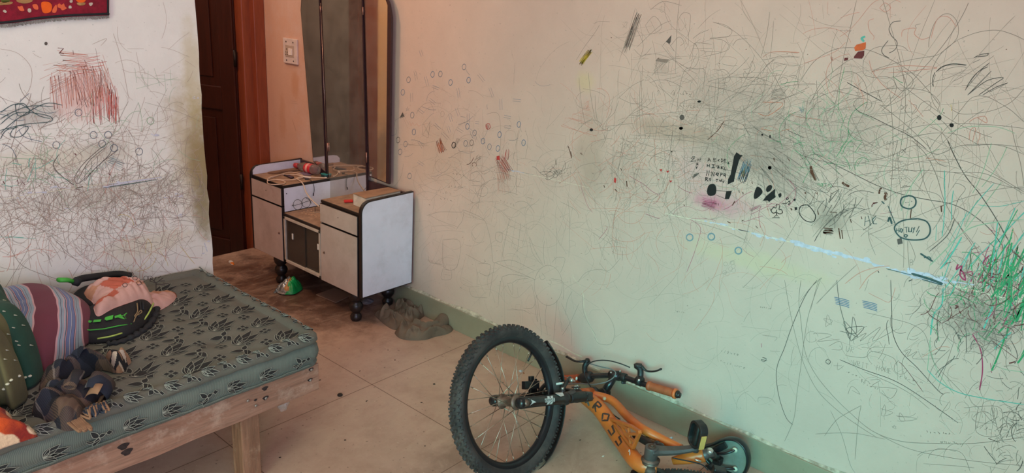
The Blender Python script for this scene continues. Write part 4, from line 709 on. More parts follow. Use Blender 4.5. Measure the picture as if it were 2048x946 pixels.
b = MB(); b.prism([(-.318, 3.4149, .55), (-.318, 3.4149, .575), (-.300, 3.4149, .592), (-.272, 3.4149, .598), (-.03, 3.4149, .598), (-.03, 3.4149, .55)], (0, -.0012, 0)); b.build('laminate_face', LAMS, p)
def tower(y0, y1, zt):
    b = MB()
    b.box((-.311, y0, .15), (-.02, y0+.015, zt-.012)); b.box((-.311, y1-.015, .15), (-.02, y1, zt-.012)); b.box((-.311, y0, .15), (-.02, y1, .165)); b.box((-.311, y0, .436), (-.03, y1, .45)); b.box((-.03, y0, .15), (-.02, y1, zt-.012)); b.build('carcass', BLK, DT)
    b = MB(); b.box((-.322, y0, zt-.012), (-.02, y1, zt), 0); q_ = b.build('table_top', BLK, DT, .001)
    b = MB(); b.box((-.318, y0+.002, zt), (-.022, y1-.002, zt+.0012)); b.build('dusty_surface', DUST, q_)
tower(2.524, 2.815, .552); tower(3.13, 3.415, .552)
def front(name, y0, y1, z0, z1, tilt=0):
    b = MB(); b.box((xf, y0, z0), (xf+.016, y1, z1)); p = b.build(name, BLK, DT, .001)
    b = MB(); b.box((xf-.0014, y0+.002, z0+.002), (xf, y1-.002, z1-.002)); b.build('laminate_face', LAM, p); return p
for y0, y1 in ((2.530, 2.812), (3.136, 3.412)):
    p = front('drawer', y0, y1, .447, .538); b = MB(); b.lathe([(0, .0025), (.001, .0025)], (xf-.0014, (y0+y1)/2, .5), (-1, 0, 0), 8); b.build('knob_hole', BLK, p)
    p = front('door', y0, y1, .152, .441); b = MB(); b.lathe([(0, .006), (.004, .005)], (xf-.0014, y1-.03 if y0 < 3 else y0+.03, .30), (-1, 0, 0), 12); b.build('keyhole', simple('brown_lock_cap', (110, 84, 70), .5), p)
# open inner side of the left tower, middle shelf
b = MB(); b.box((-.318, 3.1285, .418), (-.03, 3.13, .538)); q_ = b.build('inner_side_panel', LAMS, DT); b = MB(); b.lathe([(0, .003), (.001, .003)], (-.305, 3.1285, .51), (0, -1, 0), 8); b.build('hole', BLK, q_)
b = MB(); b.box((-.318, 2.815, .418), (-.03, 2.8165, .538)); b.build('inner_side_panel', LAMS, DT)
b = MB(); b.box((-.326, 2.815, .400), (-.02, 3.13, .413)); q_ = b.build('middle_shelf', BLK, DT, .001); b = MB(); b.box((-.321, 2.817, .413), (-.03, 3.128, .4142)); b.build('dusty_surface', DUST, q_)
b = MB(); b.box((-.30, 2.815, .157), (-.02, 3.13, .170)); b.box((-.03, 2.815, .157), (-.02, 3.13, .55)); b.build('cabinet_box', MAR, DT)
CRM = simple('cream_cabinet_frame', (186, 174, 160), .5)
b = MB(); y0, y1, z0, z1 = 2.817, 3.126, .157, .398
for lo, hi in (((xf, y0, z0), (xf+.02, y1, z0+.013)), ((xf, y0, z1-.013), (xf+.02, y1, z1)), ((xf, y0, z0), (xf+.02, y0+.012, z1)), ((xf, y1-.012, z0), (xf+.02, y1, z1))): b.box(lo, hi)
q_ = b.build('cabinet_frame', CRM, DT, .001)
for (a, c_, x, hy_) in ((y0+.012, 2.985, -.315, 2.851), (2.955, y1-.012, -.321, 3.058)):
    b = MB(); b.box((x, a, z0+.013), (x+.003, c_, z1-.013)); g = b.build('sliding_glass', M_glass, DT); b = MB(); b.box((x-.004, hy_-.005, .292), (x, hy_+.005, .322)); b.build('handle', simple('white_plastic_pull', (222, 218, 210), .4), g, .0015)
for dx, y_ in ((-.285, 2.60), (-.055, 2.645), (-.285, 3.235), (-.055, 3.30)):
    b = MB(); b.lathe([(0, .020), (.006, .026), (.022, .028), (.034, .020), (.040, .017), (.046, .022), (.058, .031), (.074, .034), (.088, .028), (.096, .020), (.102, .024), (.112, .032), (.130, .036), (.148, .036)], (dx, y_, 0), (0, 0, 1), 22); b.build('leg', LEGM, DT)
b = MB(); b.box((-.034, 2.524, .55), (-.02, 3.415, .598)); b.build('back_rail', MAR, DT, .001)
# mirror
xm = -.045; mp = lambda x, y, o=0: at(x, y, 0, xm+o)
def up(p, y, z): return Vector((p.x, y, z))
def mirror(pts, frame_w, name, off=0, fp=None):
    P = [Vector(p) for p in pts]; b = MB(); b.prism(fp or P, (.010, 0, 0)); par = b.build(name, MAR, DT, .001)
    return par
lb, lt = mp(626, 323), mp(601, 20); rb_, rt = mp(651.5, 345), mp(638.5, 0)
lw = [lb, mp(614, 180), lt, up(lt, lt.y-.012, 1.46), up(lt, lt.y-.06, 1.55), up(lt, rt.y+.02, 1.61), up(rt, rt.y, 1.62), rt, mp(645, 180), rb_]
cb0, ct0, ct1, cb1 = mp(658, 385), mp(642.5, 0), mp(724.5, 0), mp(733.5, 372)
cp = [up(cb0, cb0.y-.003, .425), cb0, ct0, up(ct0, ct0.y+.01, 1.60), up(ct0, ct0.y-.05, 1.68), up(ct0, (ct0.y+ct1.y)/2, 1.72), up(ct1, ct1.y+.05, 1.68), up(ct1, ct1.y-.005, 1.60), ct1, cb1, up(cb1, cb1.y+.003, .425)]
wb0, wt0, wt1, wb1 = mp(738, 353), mp(728, 0), mp(782.5, 34), mp(778, 369)
rw_ = [wb0, wt0, up(wt0, wt0.y, 1.62), up(wt0, wt0.y-.03, 1.60), up(wt0, wt0.y-.12, 1.53), mp(770, -12), mp(778, 8), wt1, wb1]
def shrink(pts, d, sides=None):
    c_ = sum(pts, Vector())/len(pts); out = []
    for p in pts:
        v = p-c_; out.append(Vector((p.x, p.y-math.copysign(min(d, abs(v.y)), v.y), p.z-math.copysign(min(d, abs(v.z)), v.z))))
    return out
for nm, P, dd in (('mirror_wing', lw, .004), ('mirror_centre', cp, .005), ('mirror_wing', rw_, .006)):
    b = MB(); b.prism(P, (.011, 0, 0)); par = b.build(nm, MAR, DT, .0008)
    b = MB(); Q = shrink(P, dd)
    if P is rw_: Q = [Vector((p.x, min(max(p.y, wb1.y+.022), 9), p.z)) for p in Q]
    Q = [p+Vector((-.0006, 0, 0)) for p in Q]; b.add(Q, [tuple(range(len(Q)))]); b.build('mirror_glass', M_mir, par)
# hinges between the panels
b = MB(); b.tube([mp(641.2, 6), mp(656, 372)], .0022, 8); b.build('hinge_strip', simple('pinkish_chrome', (150, 124, 116), .3, .7), DT)
for a, c_ in (((640.5, 12), (641.5, 24)), ((655, 286), (656, 303)), ((725.8, 14), (726, 30)), ((733, 305), (733.5, 325))):
    b = MB(); b.tube([mp(*a, -.004), mp(*c_, -.004)], .0035, 8); b.build('hinge', simple('pinkish_chrome_2', (160, 120, 110), .35, .6), DT)
# jamb on the end of the left wall is bare plaster; things on the table
K = lambda x, y, z: at(480+x/5.91, 290+y/5.91, 2, z)
ZT = .5545
A_, B_ = K(648, 238, .581), K(930, 300, .584); ax = (B_-A_); L = ax.length; ax.normalize()
t = thing('plastic_bottle', 'empty clear bottle with a red label lying on the dressing table', 'bottle', tuple(A_.lerp(B_, .5)-Vector((0, 0, .025))))
n = N('clear_bottle_plastic'); M_pet = n.out(lin((205, 190, 180)), .14, 0, Transmission_Weight=.82, IOR=1.25, Alpha=.8)
b = MB(); b.lathe([(L*.10, .011), (L*.16, .012), (L*.28, .021), (L*.40, .026), (L*.52, .0245), (L*.74, .0255), (L*.78, .0265), (L*.92, .0262), (L*.97, .022), (L*.99, .012), (L*.96, .004)], A_, ax, 24, caps=False); b.build('bottle_body', M_pet, t)
b = MB(); b.lathe([(L*.50, .0252), (L*.52, .0258), (L*.75, .0264), (L*.77, .0258)], A_, ax, 24, caps=False); b.build('label', simple('red_label', (190, 40, 52), .4), t)
b = MB(); b.lathe([(L*.58, .0268), (L*.66, .0268)], A_, ax, 24, caps=False); b.build('label_stripe', simple('pink_label_stripe', (216, 150, 140), .5), t)
b = MB(); b.lathe([(0, .012), (.003, .0135), (L*.13, .0135), (L*.15, .012)], A_, ax, 18); b.build('cap', simple('red_cap', (176, 44, 50), .4), t)
WC = simple('dusty_white_cable', (206, 180, 158), .5); BC = simple('black_cable', (26, 24, 28), .4)
t = thing('charging_cable', 'long dusty white cable looped over the left top and down to the shelf', 'cable', tuple(K(500, 400, ZT)))
b = MB(); zz = ZT+.003
pts = [K(x, y, zz+h) for x, y, h in ((430, 405, 0), (500, 412, 0), (600, 412, .002), (700, 395, .003), (760, 370, .004), (680, 352, .004), (560, 350, .003), (480, 350, 0), (400, 378, 0), (340, 400, 0), (322, 440, 0), (350, 462, 0), (430, 468, 0), (510, 458, 0), (535, 435, 0), (480, 415, .004), (400, 408, .004), (330, 420, .004), (345, 385, .004), (440, 360, .006), (560, 325, .004), (640, 325, 0), (740, 350, 0))]
b.tube(cat(pts, False, 6), .0022, 8)
b.tube(cat([K(x, y, zz+h) for x, y, h in ((660, 350, .003), (760, 372, .004), (860, 382, .003), (940, 385, .003), (1020, 386, .002))], False, 6), .0022, 8)
c1 = [K(740, 375, zz+.004), K(690, 385, zz+.004), K(675, 400, zz+.003), K(720, 430, zz+.002)]
c2 = [at(480+x/5.91, 290+y/5.91, 1, yy_) for x, y, yy_ in ((755, 480, 3.118), (775, 545, 3.105), (810, 605, 3.08), (870, 670, 3.04), (935, 728, 2.99))]
b.tube(cat(c1+c2, False, 6), .0030, 8); b.build('cord', WC, t)
b = MB(); a_ = K(740, 372, zz+.004); c_ = K(840, 384, zz+.004); b.bar(a_, c_, .009, .006); b.build('plug', simple('white_plug', (232, 220, 210), .35), t, .001)
b = MB(); b.bar(K(1000, 384, zz+.002), K(1026, 386, zz+.002), .008, .005); b.build('plug', simple('white_plug_2', (222, 206, 196), .35), t, .001)
t = thing('short_black_cable', 'thin black lead hanging over the inner edge of the left tower', 'cable', tuple(K(820, 400, ZT)))
b = MB(); pts = [K(770, 398, zz), K(810, 402, zz)]+[at(480+x/5.91, 290+y/5.91, 1, 3.1245) for x, y in ((850, 430), (872, 480), (876, 540), (870, 575))]; b.tube(cat(pts, False, 6), .0014, 8); b.build('lead', BC, t)
b = MB(); b.bar(at(480+870/5.91, 290+568/5.91, 1, 3.1225), at(480+866/5.91, 290+602/5.91, 1, 3.1225), .006, .003); b.build('plug', BC, t, .0008)
b = MB(); b.bar(K(765, 400, zz), K(812, 400, zz), .010, .006); b.build('adapter', BC, t, .001)
t = thing('old_wallet', 'dark worn wallet lying under the loops of the white cable', 'wallet', tuple(K(590, 375, ZT)))
P = [K(x, y, ZT) for x, y in ((515, 362), (600, 400), (640, 388), (560, 355))]; b = MB(); b.prism(P, (0, 0, .006)); b.build('cover', simple('black_leather', (34, 28, 36), .5), t, .001)
b = MB(); b.prism([K(x, y, ZT+.007) for x, y in ((560, 366), (600, 388), (628, 384), (580, 362))], (0, 0, .001)); b.build('flap', simple('plum_leather', (72, 52, 76), .5), t)
t = thing('printed_leaflet', 'crumpled purple leaflet beside the bottle on the left top', 'paper', tuple(K(760, 335, ZT)))
def crumple(outline, z0, h, mats, name, par, s=60, amp=.4, seed=0, nr=10, ns=36, matf=None):
    f = lambda x, y, r, th: h*((1-r**3)*.6+amp*(1-r**5)*(noise.noise(Vector((x*s+seed, y*s, seed)))+.5*noise.noise(Vector((x*s*2.3, y*s*2.3, seed+3)))))+h*.12
    return blobmesh(outline, z0, f, nr, ns, matf).build(name, mats, par)
crumple([tuple(K(x, y, ZT))[:2] for x, y in ((690, 330), (760, 322), (840, 345), (830, 362), (760, 358), (700, 345))], ZT, .008, simple('purple_grey_paper', (110, 92, 112), .7), 'sheet', t, 90)
t = thing('wood_offcut', 'flat brown wooden slat lying along the back of the left top', 'wood piece', tuple(K(520, 315, ZT)))
b = MB(); b.prism([K(x, y, ZT) for x, y in ((325, 338), (400, 345), (745, 300), (660, 285))], (0, 0, .009)); b.build('offcut', simple('dull_brown_wood', (118, 86, 64), .8, var=.2), t, .001)
t = thing('teal_tub', 'small teal lidded tub at the foot of the mirror', 'tub', tuple(K(1000, 372, ZT)))
b = MB(); c_ = K(998, 378, ZT); b.box((c_.x-.010, c_.y-.018, ZT), (c_.x+.010, c_.y+.018, ZT+.012)); b.build('tub_body', simple('dark_teal', (30, 60, 64), .4), t, .002); b = MB(); b.box((c_.x-.011, c_.y-.019, ZT+.012), (c_.x+.011, c_.y+.019, ZT+.018)); b.build('lid', simple('teal_lid', (48, 128, 122), .4), t, .002)
# eyeglasses leaning on the inner side of the left tower
G = lambda x, y, yy_: at(480+x/5.91, 290+y/5.91, 1, yy_)
GM = simple('black_metal_glasses', (34, 32, 30), .35, .5)
t = thing('eyeglasses', 'round black-rimmed eyeglasses lying on the middle shelf', 'glasses', (-.25, 3.09, .415))
for (cx_, cy_, rx, ry, yy_) in ((682, 706, 52, 60, 3.095), (782, 680, 50, 58, 3.060)):
    b = MB(); b.tube([G(cx_+rx*math.cos(a), cy_+ry*math.sin(a), yy_) for a in [2*PI*i/28 for i in range(28)]], .0011, 7, True); p = b.build('rim', GM, t)
    n = N('thin_lens'); M_lens = n.out(lin((230, 225, 215)), .05, 0, Alpha=.12); b = MB(); b.add([G(cx_+rx*.96*math.cos(a), cy_+ry*.96*math.sin(a), yy_) for a in [2*PI*i/24 for i in range(24)]], [tuple(range(24))]); b.build('lens', M_lens, p)
b = MB(); b.tube([G(728, 700, 3.085), G(734, 688, 3.08), G(742, 690, 3.07)], .0013, 7); b.build('bridge', GM, t)
b = MB(); b.tube(cat([G(635, 700, 3.10), G(618, 718, 3.07), G(700, 700, 3.05), G(800, 664, 3.03), G(850, 660, 3.03)], False, 5), .0012, 7); b.build('temple', GM, t)
b = MB(); b.tube(cat([G(830, 660, 3.06), G(842, 690, 3.05), G(820, 650, 3.04), G(780, 628, 3.04)], False, 5), .0012, 7); b.build('temple', GM, t)
t = thing('safety_pin_stand', 'small black peg standing on the dusty middle shelf', 'peg', tuple(K(888, 790, .415))); pk = K(888, 792, .4145); b = MB(); b.tube([pk, pk+Vector((0, 0, .026))], .0015, 8); b.build('peg', BC, t); b = MB(); b.tube([pk+Vector((-.012, 0, .002)), pk+Vector((.018, -.03, .002))], .0016, 8); b.build('foot', WC, t)
def chip(pt, r, mat, label, catg, name, group=None, h=.003, parent_col=None, sq=1.0):
    a0 = random.uniform(0, 6); t_ = MB(); P = []
    for i in range(9):
        a = a0+2*PI*i/9; rr = r*random.uniform(.55, 1.15); P.append(Vector((pt[0]+rr*math.cos(a), pt[1]+rr*sq*math.sin(a), pt[2])))
    c_ = Vector((pt[0], pt[1], pt[2]+h)); vs = P+[c_+Vector((random.uniform(-.2, .2)*r, 0, 0))]+[c_*0+Vector((pt[0], pt[1], pt[2]))]
    t_.add(vs, [(i, (i+1) % 9, 9) for i in range(9)]+[((i+1) % 9, i, 10) for i in range(9)], 0)
    o = t_.build(name, mat); tag(o, label, catg, group); return o
PBIT = simple('brown_paper_scrap', (164, 130, 104), .85, var=.25)
for x, y in ((760, 790), (800, 780), (840, 800), (780, 815), (850, 830), (820, 822), (890, 835), (870, 800), (905, 850), (735, 805), (845, 775), (915, 810)):
    chip(tuple(K(x, y, .4146)), random.uniform(.006, .011), PBIT, 'tiny curled brown paper scrap littering the middle shelf', 'scrap', 'paper_scrap', 'paper scraps on the middle shelf', .004)
# box and lighter on the right tower
q4 = lambda x, y, z: at(620+x/5.567, 350+y/5.567, 2, z)
hb = .056; top = [q4(482, 200, ZT+hb), q4(622, 256, ZT+hb), q4(1008, 172, ZT+hb), q4(870, 136, ZT+hb)]
t = thing('cardboard_box', 'long brown-topped carton with white sides lying on the right top', 'box', tuple(sum(top, Vector())/4-Vector((0, 0, hb))))
b = MB(); b.prism([p-Vector((0, 0, hb)) for p in top], (0, 0, hb-.004)); b.build('carton', simple('white_card', (206, 192, 180), .7, dust=((150, 104, 80), .4)), t, .001)
c_ = sum(top, Vector())/4; b = MB(); b.prism([c_+(p-c_)*1.02-Vector((0, 0, .004)) for p in top], (0, 0, .004)); b.build('lid', simple('brown_card', (158, 122, 96), .75, dust=((110, 74, 54), .5)), t)
t = thing('red_lighter', 'small red plastic lighter beside the carton', 'lighter', tuple(q4(430, 295, ZT)))
a_, c_ = q4(378, 292, ZT+.006), q4(478, 288, ZT+.006); b = MB(); b.bar(a_, c_, .018, .011); b.build('lighter_body', simple('red_plastic', (206, 40, 34), .35), t, .003); b = MB(); b.bar(c_, c_+(c_-a_)*.12, .012, .009); b.build('metal_cap', simple('lighter_steel', (150, 140, 136), .3, .8), t, .001)
# ---------------------------------------------------------------- things on the floor by the dressing table
n = N('chip_bag_foil'); o3 = n.xyz(); fm = n.ramp(n.noise(60), [(.4, lin((190, 196, 200))), (.6, lin((120, 130, 136)))])
FOIL = n.out(fm, .25, .6); GRN = simple('chip_bag_green', (24, 150, 78), .3); BRN = simple('chip_bag_golden', (176, 120, 60), .4)
pk = O([(551, 583, 0), (560, 572, .02), (568, 563, .03), (582, 559, .03), (592, 564, .03), (603, 573, 0), (605, 580, 0), (597, 586, 0), (585, 591, 0), (560, 590, 0)])
mx = [(at(576, 575, 2, .02)).xy, (at(583, 575, 2, .02)).xy]
t = thing('crisp_packet', 'crumpled green and silver crisp packet on the floor before the dressing table', 'packet', tuple(at(578, 578, 2, 0)))
def pmat(x, y, z):
    dx, dy = x-mx[0].x, y-mx[0].y; s_ = dx*CR.x+dy*CR.y+.006*math.sin(dy*200)
    return 0 if s_ < 0 else (2 if s_ < .012 and z > .022 else 1)
f = lambda x, y, r, th: .055*(1-r**2.6)*(1+.5*noise.noise(Vector((x*38, y*38, 1))))+.010*(1-r**4)*noise.noise(Vector((x*110, y*110, 2)))+.006
blobmesh(pk, .0, f, 20, 70, pmat).build('packet_body', [FOIL, GRN, BRN], t)
b = MB(); a_ = at(551, 586, 2, .006); c_ = at(566, 566, 2, .02); b.add([a_, c_, c_+Vector((-.012, .0, .008)), a_+Vector((-.014, 0, .003))], [(0, 1, 2, 3)]); b.build('crimped_seal', FOIL, t)
t = thing('sweet_wrapper', 'tiny orange and white sweet wrapper on the floor near the doorway', 'wrapper', tuple(at(463, 526, 2, 0)))
crumple(O([(457, 524, 0), (461, 521, 0), (466, 524, 0), (469, 529, 0), (464, 530, 0)]), 0, .012, [simple('wrapper_white', (214, 206, 200), .4), simple('wrapper_orange', (214, 120, 40), .4)], 'foil', t, 160, matf=lambda x, y, z: 1 if y < at(463, 527, 2, 0).y and x > at(464, 527, 2, 0).x-.01 else 0)
# trousers
CL = N('olive_grey_cotton'); cc = CL.ramp(CL.noise(9, 6), [(.3, lin((122, 104, 88))), (.7, lin((98, 82, 68)))]); cc = CL.mix(CL.ramp(CL.noise(26, 3), [(.6, 0.0), (.72, .4)]), cc, lin((60, 50, 44))); CL.bump(CL.noise(240, 3), .25, .002); M_tr = CL.out(cc, .95)
def folds(x, y, s, seed, wx=1.0, wy=.35, rot=0):
    c_, s_ = math.cos(rot), math.sin(rot); u, v = x*c_+y*s_, -x*s_+y*c_
    w = noise.noise(Vector((u*s*.4, v*s*.4, seed)))*1.3
    ph = u*s*.62*wx+1.1*noise.noise(Vector((u*s*.28, v*s*.28, seed+5)))+v*s*.12*noise.noise(Vector((v*s*.1, u*s*.1, seed+9)))
    am = .55+.9*noise.noise(Vector((x*s*.35, y*s*.35, seed+2)))
    return .35+am*(abs(math.sin(PI*ph))**.8-.45)
def crease(x, y, s, seed, rot=0, wy=.3):
    c_, s_ = math.cos(rot), math.sin(rot); u, v = x*c_+y*s_, -x*s_+y*c_; w = noise.noise(Vector((u*s*.5, v*s*.5, seed)))*1.6
    n_ = abs(noise.noise(Vector((u*s+w, v*s*wy+w*.6, seed+3)))); return (.35-max(0, 1-n_*5))*.35
t = thing('crumpled_trousers', 'olive cotton trousers dropped in a heap against the baseboard', 'trousers', tuple(at(830, 650, 2, 0)))
o1 = O([(750, 632, 0), (751, 622, .02), (765, 612, .05), (785, 606, .06), (796, 592, .05), (812, 589, .06), (828, 598, .06), (840, 608, .05), (852, 617, .03), (852, 630, .0), (838, 640, 0), (815, 655, 0), (790, 660, 0), (770, 650, 0)])
RDG = []
for h_, w_, pts in ((.026, .011, '590,748 640,722 690,700 730,742 790,738'), (.030, .010, '690,676 722,700 770,716 805,748'), (.020, .010, '600,772 640,792 680,790'), (.030, .012, '668,836 700,792 750,768 820,756 862,778'), (.022, .010, '690,858 760,846 835,812 880,808'), (.022, .009, '752,790 800,806 850,796'), (.020, .008, '640,742 680,762 712,776'), (.018, .008, '712,830 742,812 770,822'), (.016, .008, '615,735 650,750 664,780'), (.018, .007, '742,700 752,724 738,752'), (.016, .007, '800,842 840,826 872,832'), (.014, .007, '700,720 716,735 716,756')):
    v_ = [float(q) for q in pts.replace(',', ' ').split()]; PP_ = [at(480+v_[i]/2.15, 280+v_[i+1]/2.15, 2, .035).xy for i in range(0, len(v_), 2)]; RDG.append((h_, w_, PP_))
def ridges(x, y):
    s_ = 0; p = Vector((x+.004*noise.noise(Vector((x*30, y*30, 1))), y+.004*noise.noise(Vector((x*30, y*30, 7)))))
    for h_, w_, PP_ in RDG:
        dm = 9
        for a, c_ in zip(PP_, PP_[1:]):
            d = c_-a; t_ = max(0, min(1, (p-a).dot(d)/d.length_squared)); dm = min(dm, (p-a-d*t_).length)
        s_ = max(s_, h_*math.exp(-(dm/w_)**2))
    return s_
f = lambda x, y, r, th: .034*(1-r**5)**.7*(.9+.3*folds(x, y, 22, 2, rot=.5))+1.15*ridges(x, y)*(1-r**7)+.008*(1-r**8)*(crease(x, y, 13, 6, .9)+crease(x, y, 17, 26, -.4)+.5*crease(x, y, 34, 28, .3))
blobmesh(o1, 0, f, 60, 220).build('trouser_leg', M_tr, t)
o2 = O([(790, 668, 0), (792, 652, .03), (808, 638, .05), (830, 630, .06), (850, 634, .05), (868, 640, .04), (880, 648, .03), (898, 655, .0), (906, 660, 0), (895, 668, 0), (870, 674, 0), (850, 680, 0), (820, 681, 0), (800, 677, 0)])
f = lambda x, y, r, th: .034*(1-r**5)**.7*(.9+.3*folds(x, y, 22, 12, rot=-.5))+1.15*ridges(x, y)*(1-r**7)+.008*(1-r**8)*(crease(x, y, 13, 16, -.6)+crease(x, y, 17, 36, .8)+.5*crease(x, y, 34, 38, 0))
blobmesh(o2, 0, f, 60, 220).build('trouser_leg', M_tr, t)
ca, cb_ = at(872, 655, 2, .022), at(887, 640, 2, .030)
b = MB(); axd = (cb_-ca).normalized(); b.lathe([(-.03, .026), (.0, .030), ((cb_-ca).length, .033), ((cb_-ca).length+.003, .034), ((cb_-ca).length+.001, .030), (.0, .026), (-.02, .018)], ca, axd, 24, caps=False); b.build('cuff', M_tr, t)
b = MB(); b.lathe([(0, .027), (.001, .027)], ca+axd*.004, axd, 18); b.build('cuff_shade', simple('cuff_shade_dark', (34, 28, 26), .95), t)  # dark disc standing in for the shade inside the cuff
t = thing('glass_pane', 'dusty flat glass offcut lying under the dressing table', 'glass pane', tuple(at(665, 592, 2, 0)))
n = N('dusty_pane'); M_pn = n.out(lin((150, 124, 106)), .3); b = MB(); b.prism([at(x, y, 2, 0.0005) for x, y in ((632, 590), (668, 577), (705, 590), (672, 606))], (0, 0, .004)); b.build('pane', M_pn, t)
t = thing('crumpled_tissue', 'grey crumpled tissue behind the front leg of the dressing table', 'tissue', tuple(at(735, 600, 2, 0)))
crumple(O([(722, 604, 0), (730, 597, 0), (742, 598, 0), (748, 603, 0), (738, 609, 0), (727, 609, 0)]), 0, .016, simple('grey_tissue', (128, 124, 126), .8), 'tissue_wad', t, 110)
WB = simple('silver_blue_foil', (196, 214, 224), .3, .3); DK = simple('dry_dark_scrap', (46, 34, 28), .8); LF = simple('pale_scrap', (196, 178, 160), .7)
chip(tuple(at(1041, 742, 2, .001)), .011, WB, 'shiny pale blue foil scrap on the floor, seen through the front wheel', 'scrap', 'foil_scrap', None, .006)
chip(tuple(at(1047, 746, 2, .001)), .006, simple('rusty_scrap', (140, 84, 50), .7), 'small rust-coloured scrap beside the pale blue foil', 'scrap', 'rusty_scrap', None, .004)
chip(tuple(at(1343, 876, 2, .001)), .008, WB, 'pale blue foil scrap by the baseboard above the bicycle pedal crank', 'scrap', 'foil_scrap', None, .006)
b = MB(); c_ = at(680, 791, 2, .0); b.lathe([(0, .010), (.004, .0105), (.006, .009)], c_, (0, 0, 1), 16); tag(b.build('black_button', DK), 'round black button or cap lying on the open floor', 'button')
chip(tuple(at(1207, 912, 2, .001)), .012, LF, 'pale curled strip on the floor left of the orange frame', 'scrap', 'pale_strip', None, .004, sq=.4)
for x, y, lb in ((733, 802, 'left one of two crumbs in the middle of the open floor'), (776, 700, 'crumb just in front of the crumpled trousers'), (843, 805, 'crumb midway between the bed corner and the front wheel'), (560, 915, 'crumb right beside the bed leg'), (868, 768, 'crumb nearest to the left side of the front wheel'),
                 (690, 880, 'long crumb between the bed leg and the front wheel'), (850, 892, 'crumb near the lower left of the front wheel'), (720, 742, 'crumb on the floor off the mattress corner'), (640, 760, 'crumb just beyond the end of the bed rail'), (1160, 880, 'crumb between the front wheel and the orange frame'),
                 (1006, 765, 'crumb seen between the upper spokes of the front wheel'), (480, 640, 'crumb beyond the mattress edge near the doorway'), (620, 620, 'crumb by the glass offcut under the dressing table'), (790, 720, 'crumb on a tile below the trousers')):
    chip(tuple(at(x, y, 2, .0006)), random.uniform(.0035, .0065), DK, 'tiny dark '+lb, 'crumb', 'floor_crumb', 'crumbs on the floor', .002, sq=random.uniform(.4, 1))
# ================================================================ bed
WOOD = woodmat('rough_pinkish_plank', (176, 134, 112), (146, 102, 82), .75, (1.2, 14, 14), streak=.7, worn=((206, 176, 156), .6))
WOODV = woodmat('rough_leg_timber', (170, 126, 98), (128, 88, 66), .75, (14, 14, 1.2), streak=.7, worn=((200, 168, 140), .5))
KNOT = simple('dark_nail_stain', (52, 38, 36), .8, var=.4, scale=90); NAIL = simple('nail_head', (176, 166, 158), .35, .7)
XB, YB = -1.038, 1.84
t = thing('wooden_bed', 'rough plank bed frame with nail marks carrying the patterned mattress', 'bed', (-2.1, 2.2, 0))
b = MB(); n_ = 60; vs = []; fs = []
for i in range(n_+1):
    x = -3.25+(XB+3.25)*i/n_; w = .0035*nz(x, 0, 0, 8)
    vs += [(x, YB-.03, .252+w), (x, YB-.03, .347+w*.4), (x, YB, .347), (x, YB, .252)]
for i in range(n_):
    for k in range(4): fs.append((4*i+k, 4*i+(k+1) % 4, 4*i+4+(k+1) % 4, 4*i+4+k))
fs += [(0, 3, 2, 1), tuple(4*n_+k for k in range(4))]; b.add(vs, fs); rail = b.build('front_rail', WOOD, t, .002)
R = lambda x, y: at(x, y, 1, YB-.0305)
for x, y, r in ((622, 739, .006), (620, 760, .006), (530, 777, .007), (531, 796, .007), (247, 893, .010), (254, 904, .010), (511, 800, .004)):
    b = MB(); c_ = R(x, y); b.add([c_+Vector((r*1.4*math.cos(a)*(1+.3*math.sin(3*a)), -.0004, r*math.sin(a))) for a in [2*PI*i/14 for i in range(14)]], [tuple(range(14))]); b.build('nail_stain', KNOT, rail)
for x, y in ((495, 801), (511, 811), (622, 739), (620, 760), (531, 796)):
    c_ = R(x, y); b = MB(); b.lathe([(-.002, .002), (.003, .002), (.003, .0048), (.0045, .0042)], c_, (0, -1, 0), 12); b.build('nail', NAIL, rail)
for lo, hi, nm in (((-1.30, YB-.002, 0), (-1.238, YB+.06, .262), 'leg'), ((-1.30, 2.50, 0), (-1.238, 2.56, .252), 'leg'), ((-3.1, YB-.002, 0), (-3.04, YB+.06, .262), 'leg'), ((-3.1, 2.5, 0), (-3.04, 2.56, .252), 'leg')):
    b = MB(); b.box(lo, hi); b.build(nm, WOODV, t, .004)
b = MB(); b.box((-3.25, 2.555, .252), (XB, 2.585, .347)); b.build('rear_rail', WOOD, t, .003)
b = MB(); b.box((XB-.03, YB, .262), (XB-.004, 2.555, .337)); b.build('end_rail', WOOD, t, .003)
b = MB(); b.box((-3.25, YB, .262), (-3.22, 2.555, .337)); b.build('end_rail', WOOD, t, .003)
for i in range(9): b = MB(); b.box((-3.2+i*.24, YB, .330), (-3.02+i*.24, 2.555, .348)); b.build('slat', WOOD, t, .002)
# mattress
MT, MBOT = .448, .349
MX0, MX1, MY0, MY1 = -3.24, -1.030, 1.792, 2.592
def mh(x, y):
    """top surface of the quilted mattress"""
    d = .007*noise.noise(Vector((x*5, y*5, 4)))+.0035*noise.noise(Vector((x*14, y*14, 8)))
    for tx in (-1.27, -1.52, -1.77, -2.02, -2.27, -2.52, -2.77):
        for ty in (1.98, 2.20, 2.42):
            q = ((x-tx-.03*math.sin(ty*40))**2+(y-ty)**2)/.0016
            if q < 12: d -= .011*math.exp(-q)
    e = min(x-MX0, MX1-x, y-MY0, MY1-y); d -= .006*math.exp(-((e-.05)/.02)**2)
    return MT+d
n = N('mattress_ticking'); o3 = n.xyz()
rb = n.math('SINE', n.math('MULTIPLY', n.math('ADD', o3[0], o3[1]), 1900.0))
c = n.mix(n.ramp(n.noise(5, 6, .6), [(.3, 0.0), (.7, 1.0)]), lin((112, 108, 96)), lin((92, 90, 80)))
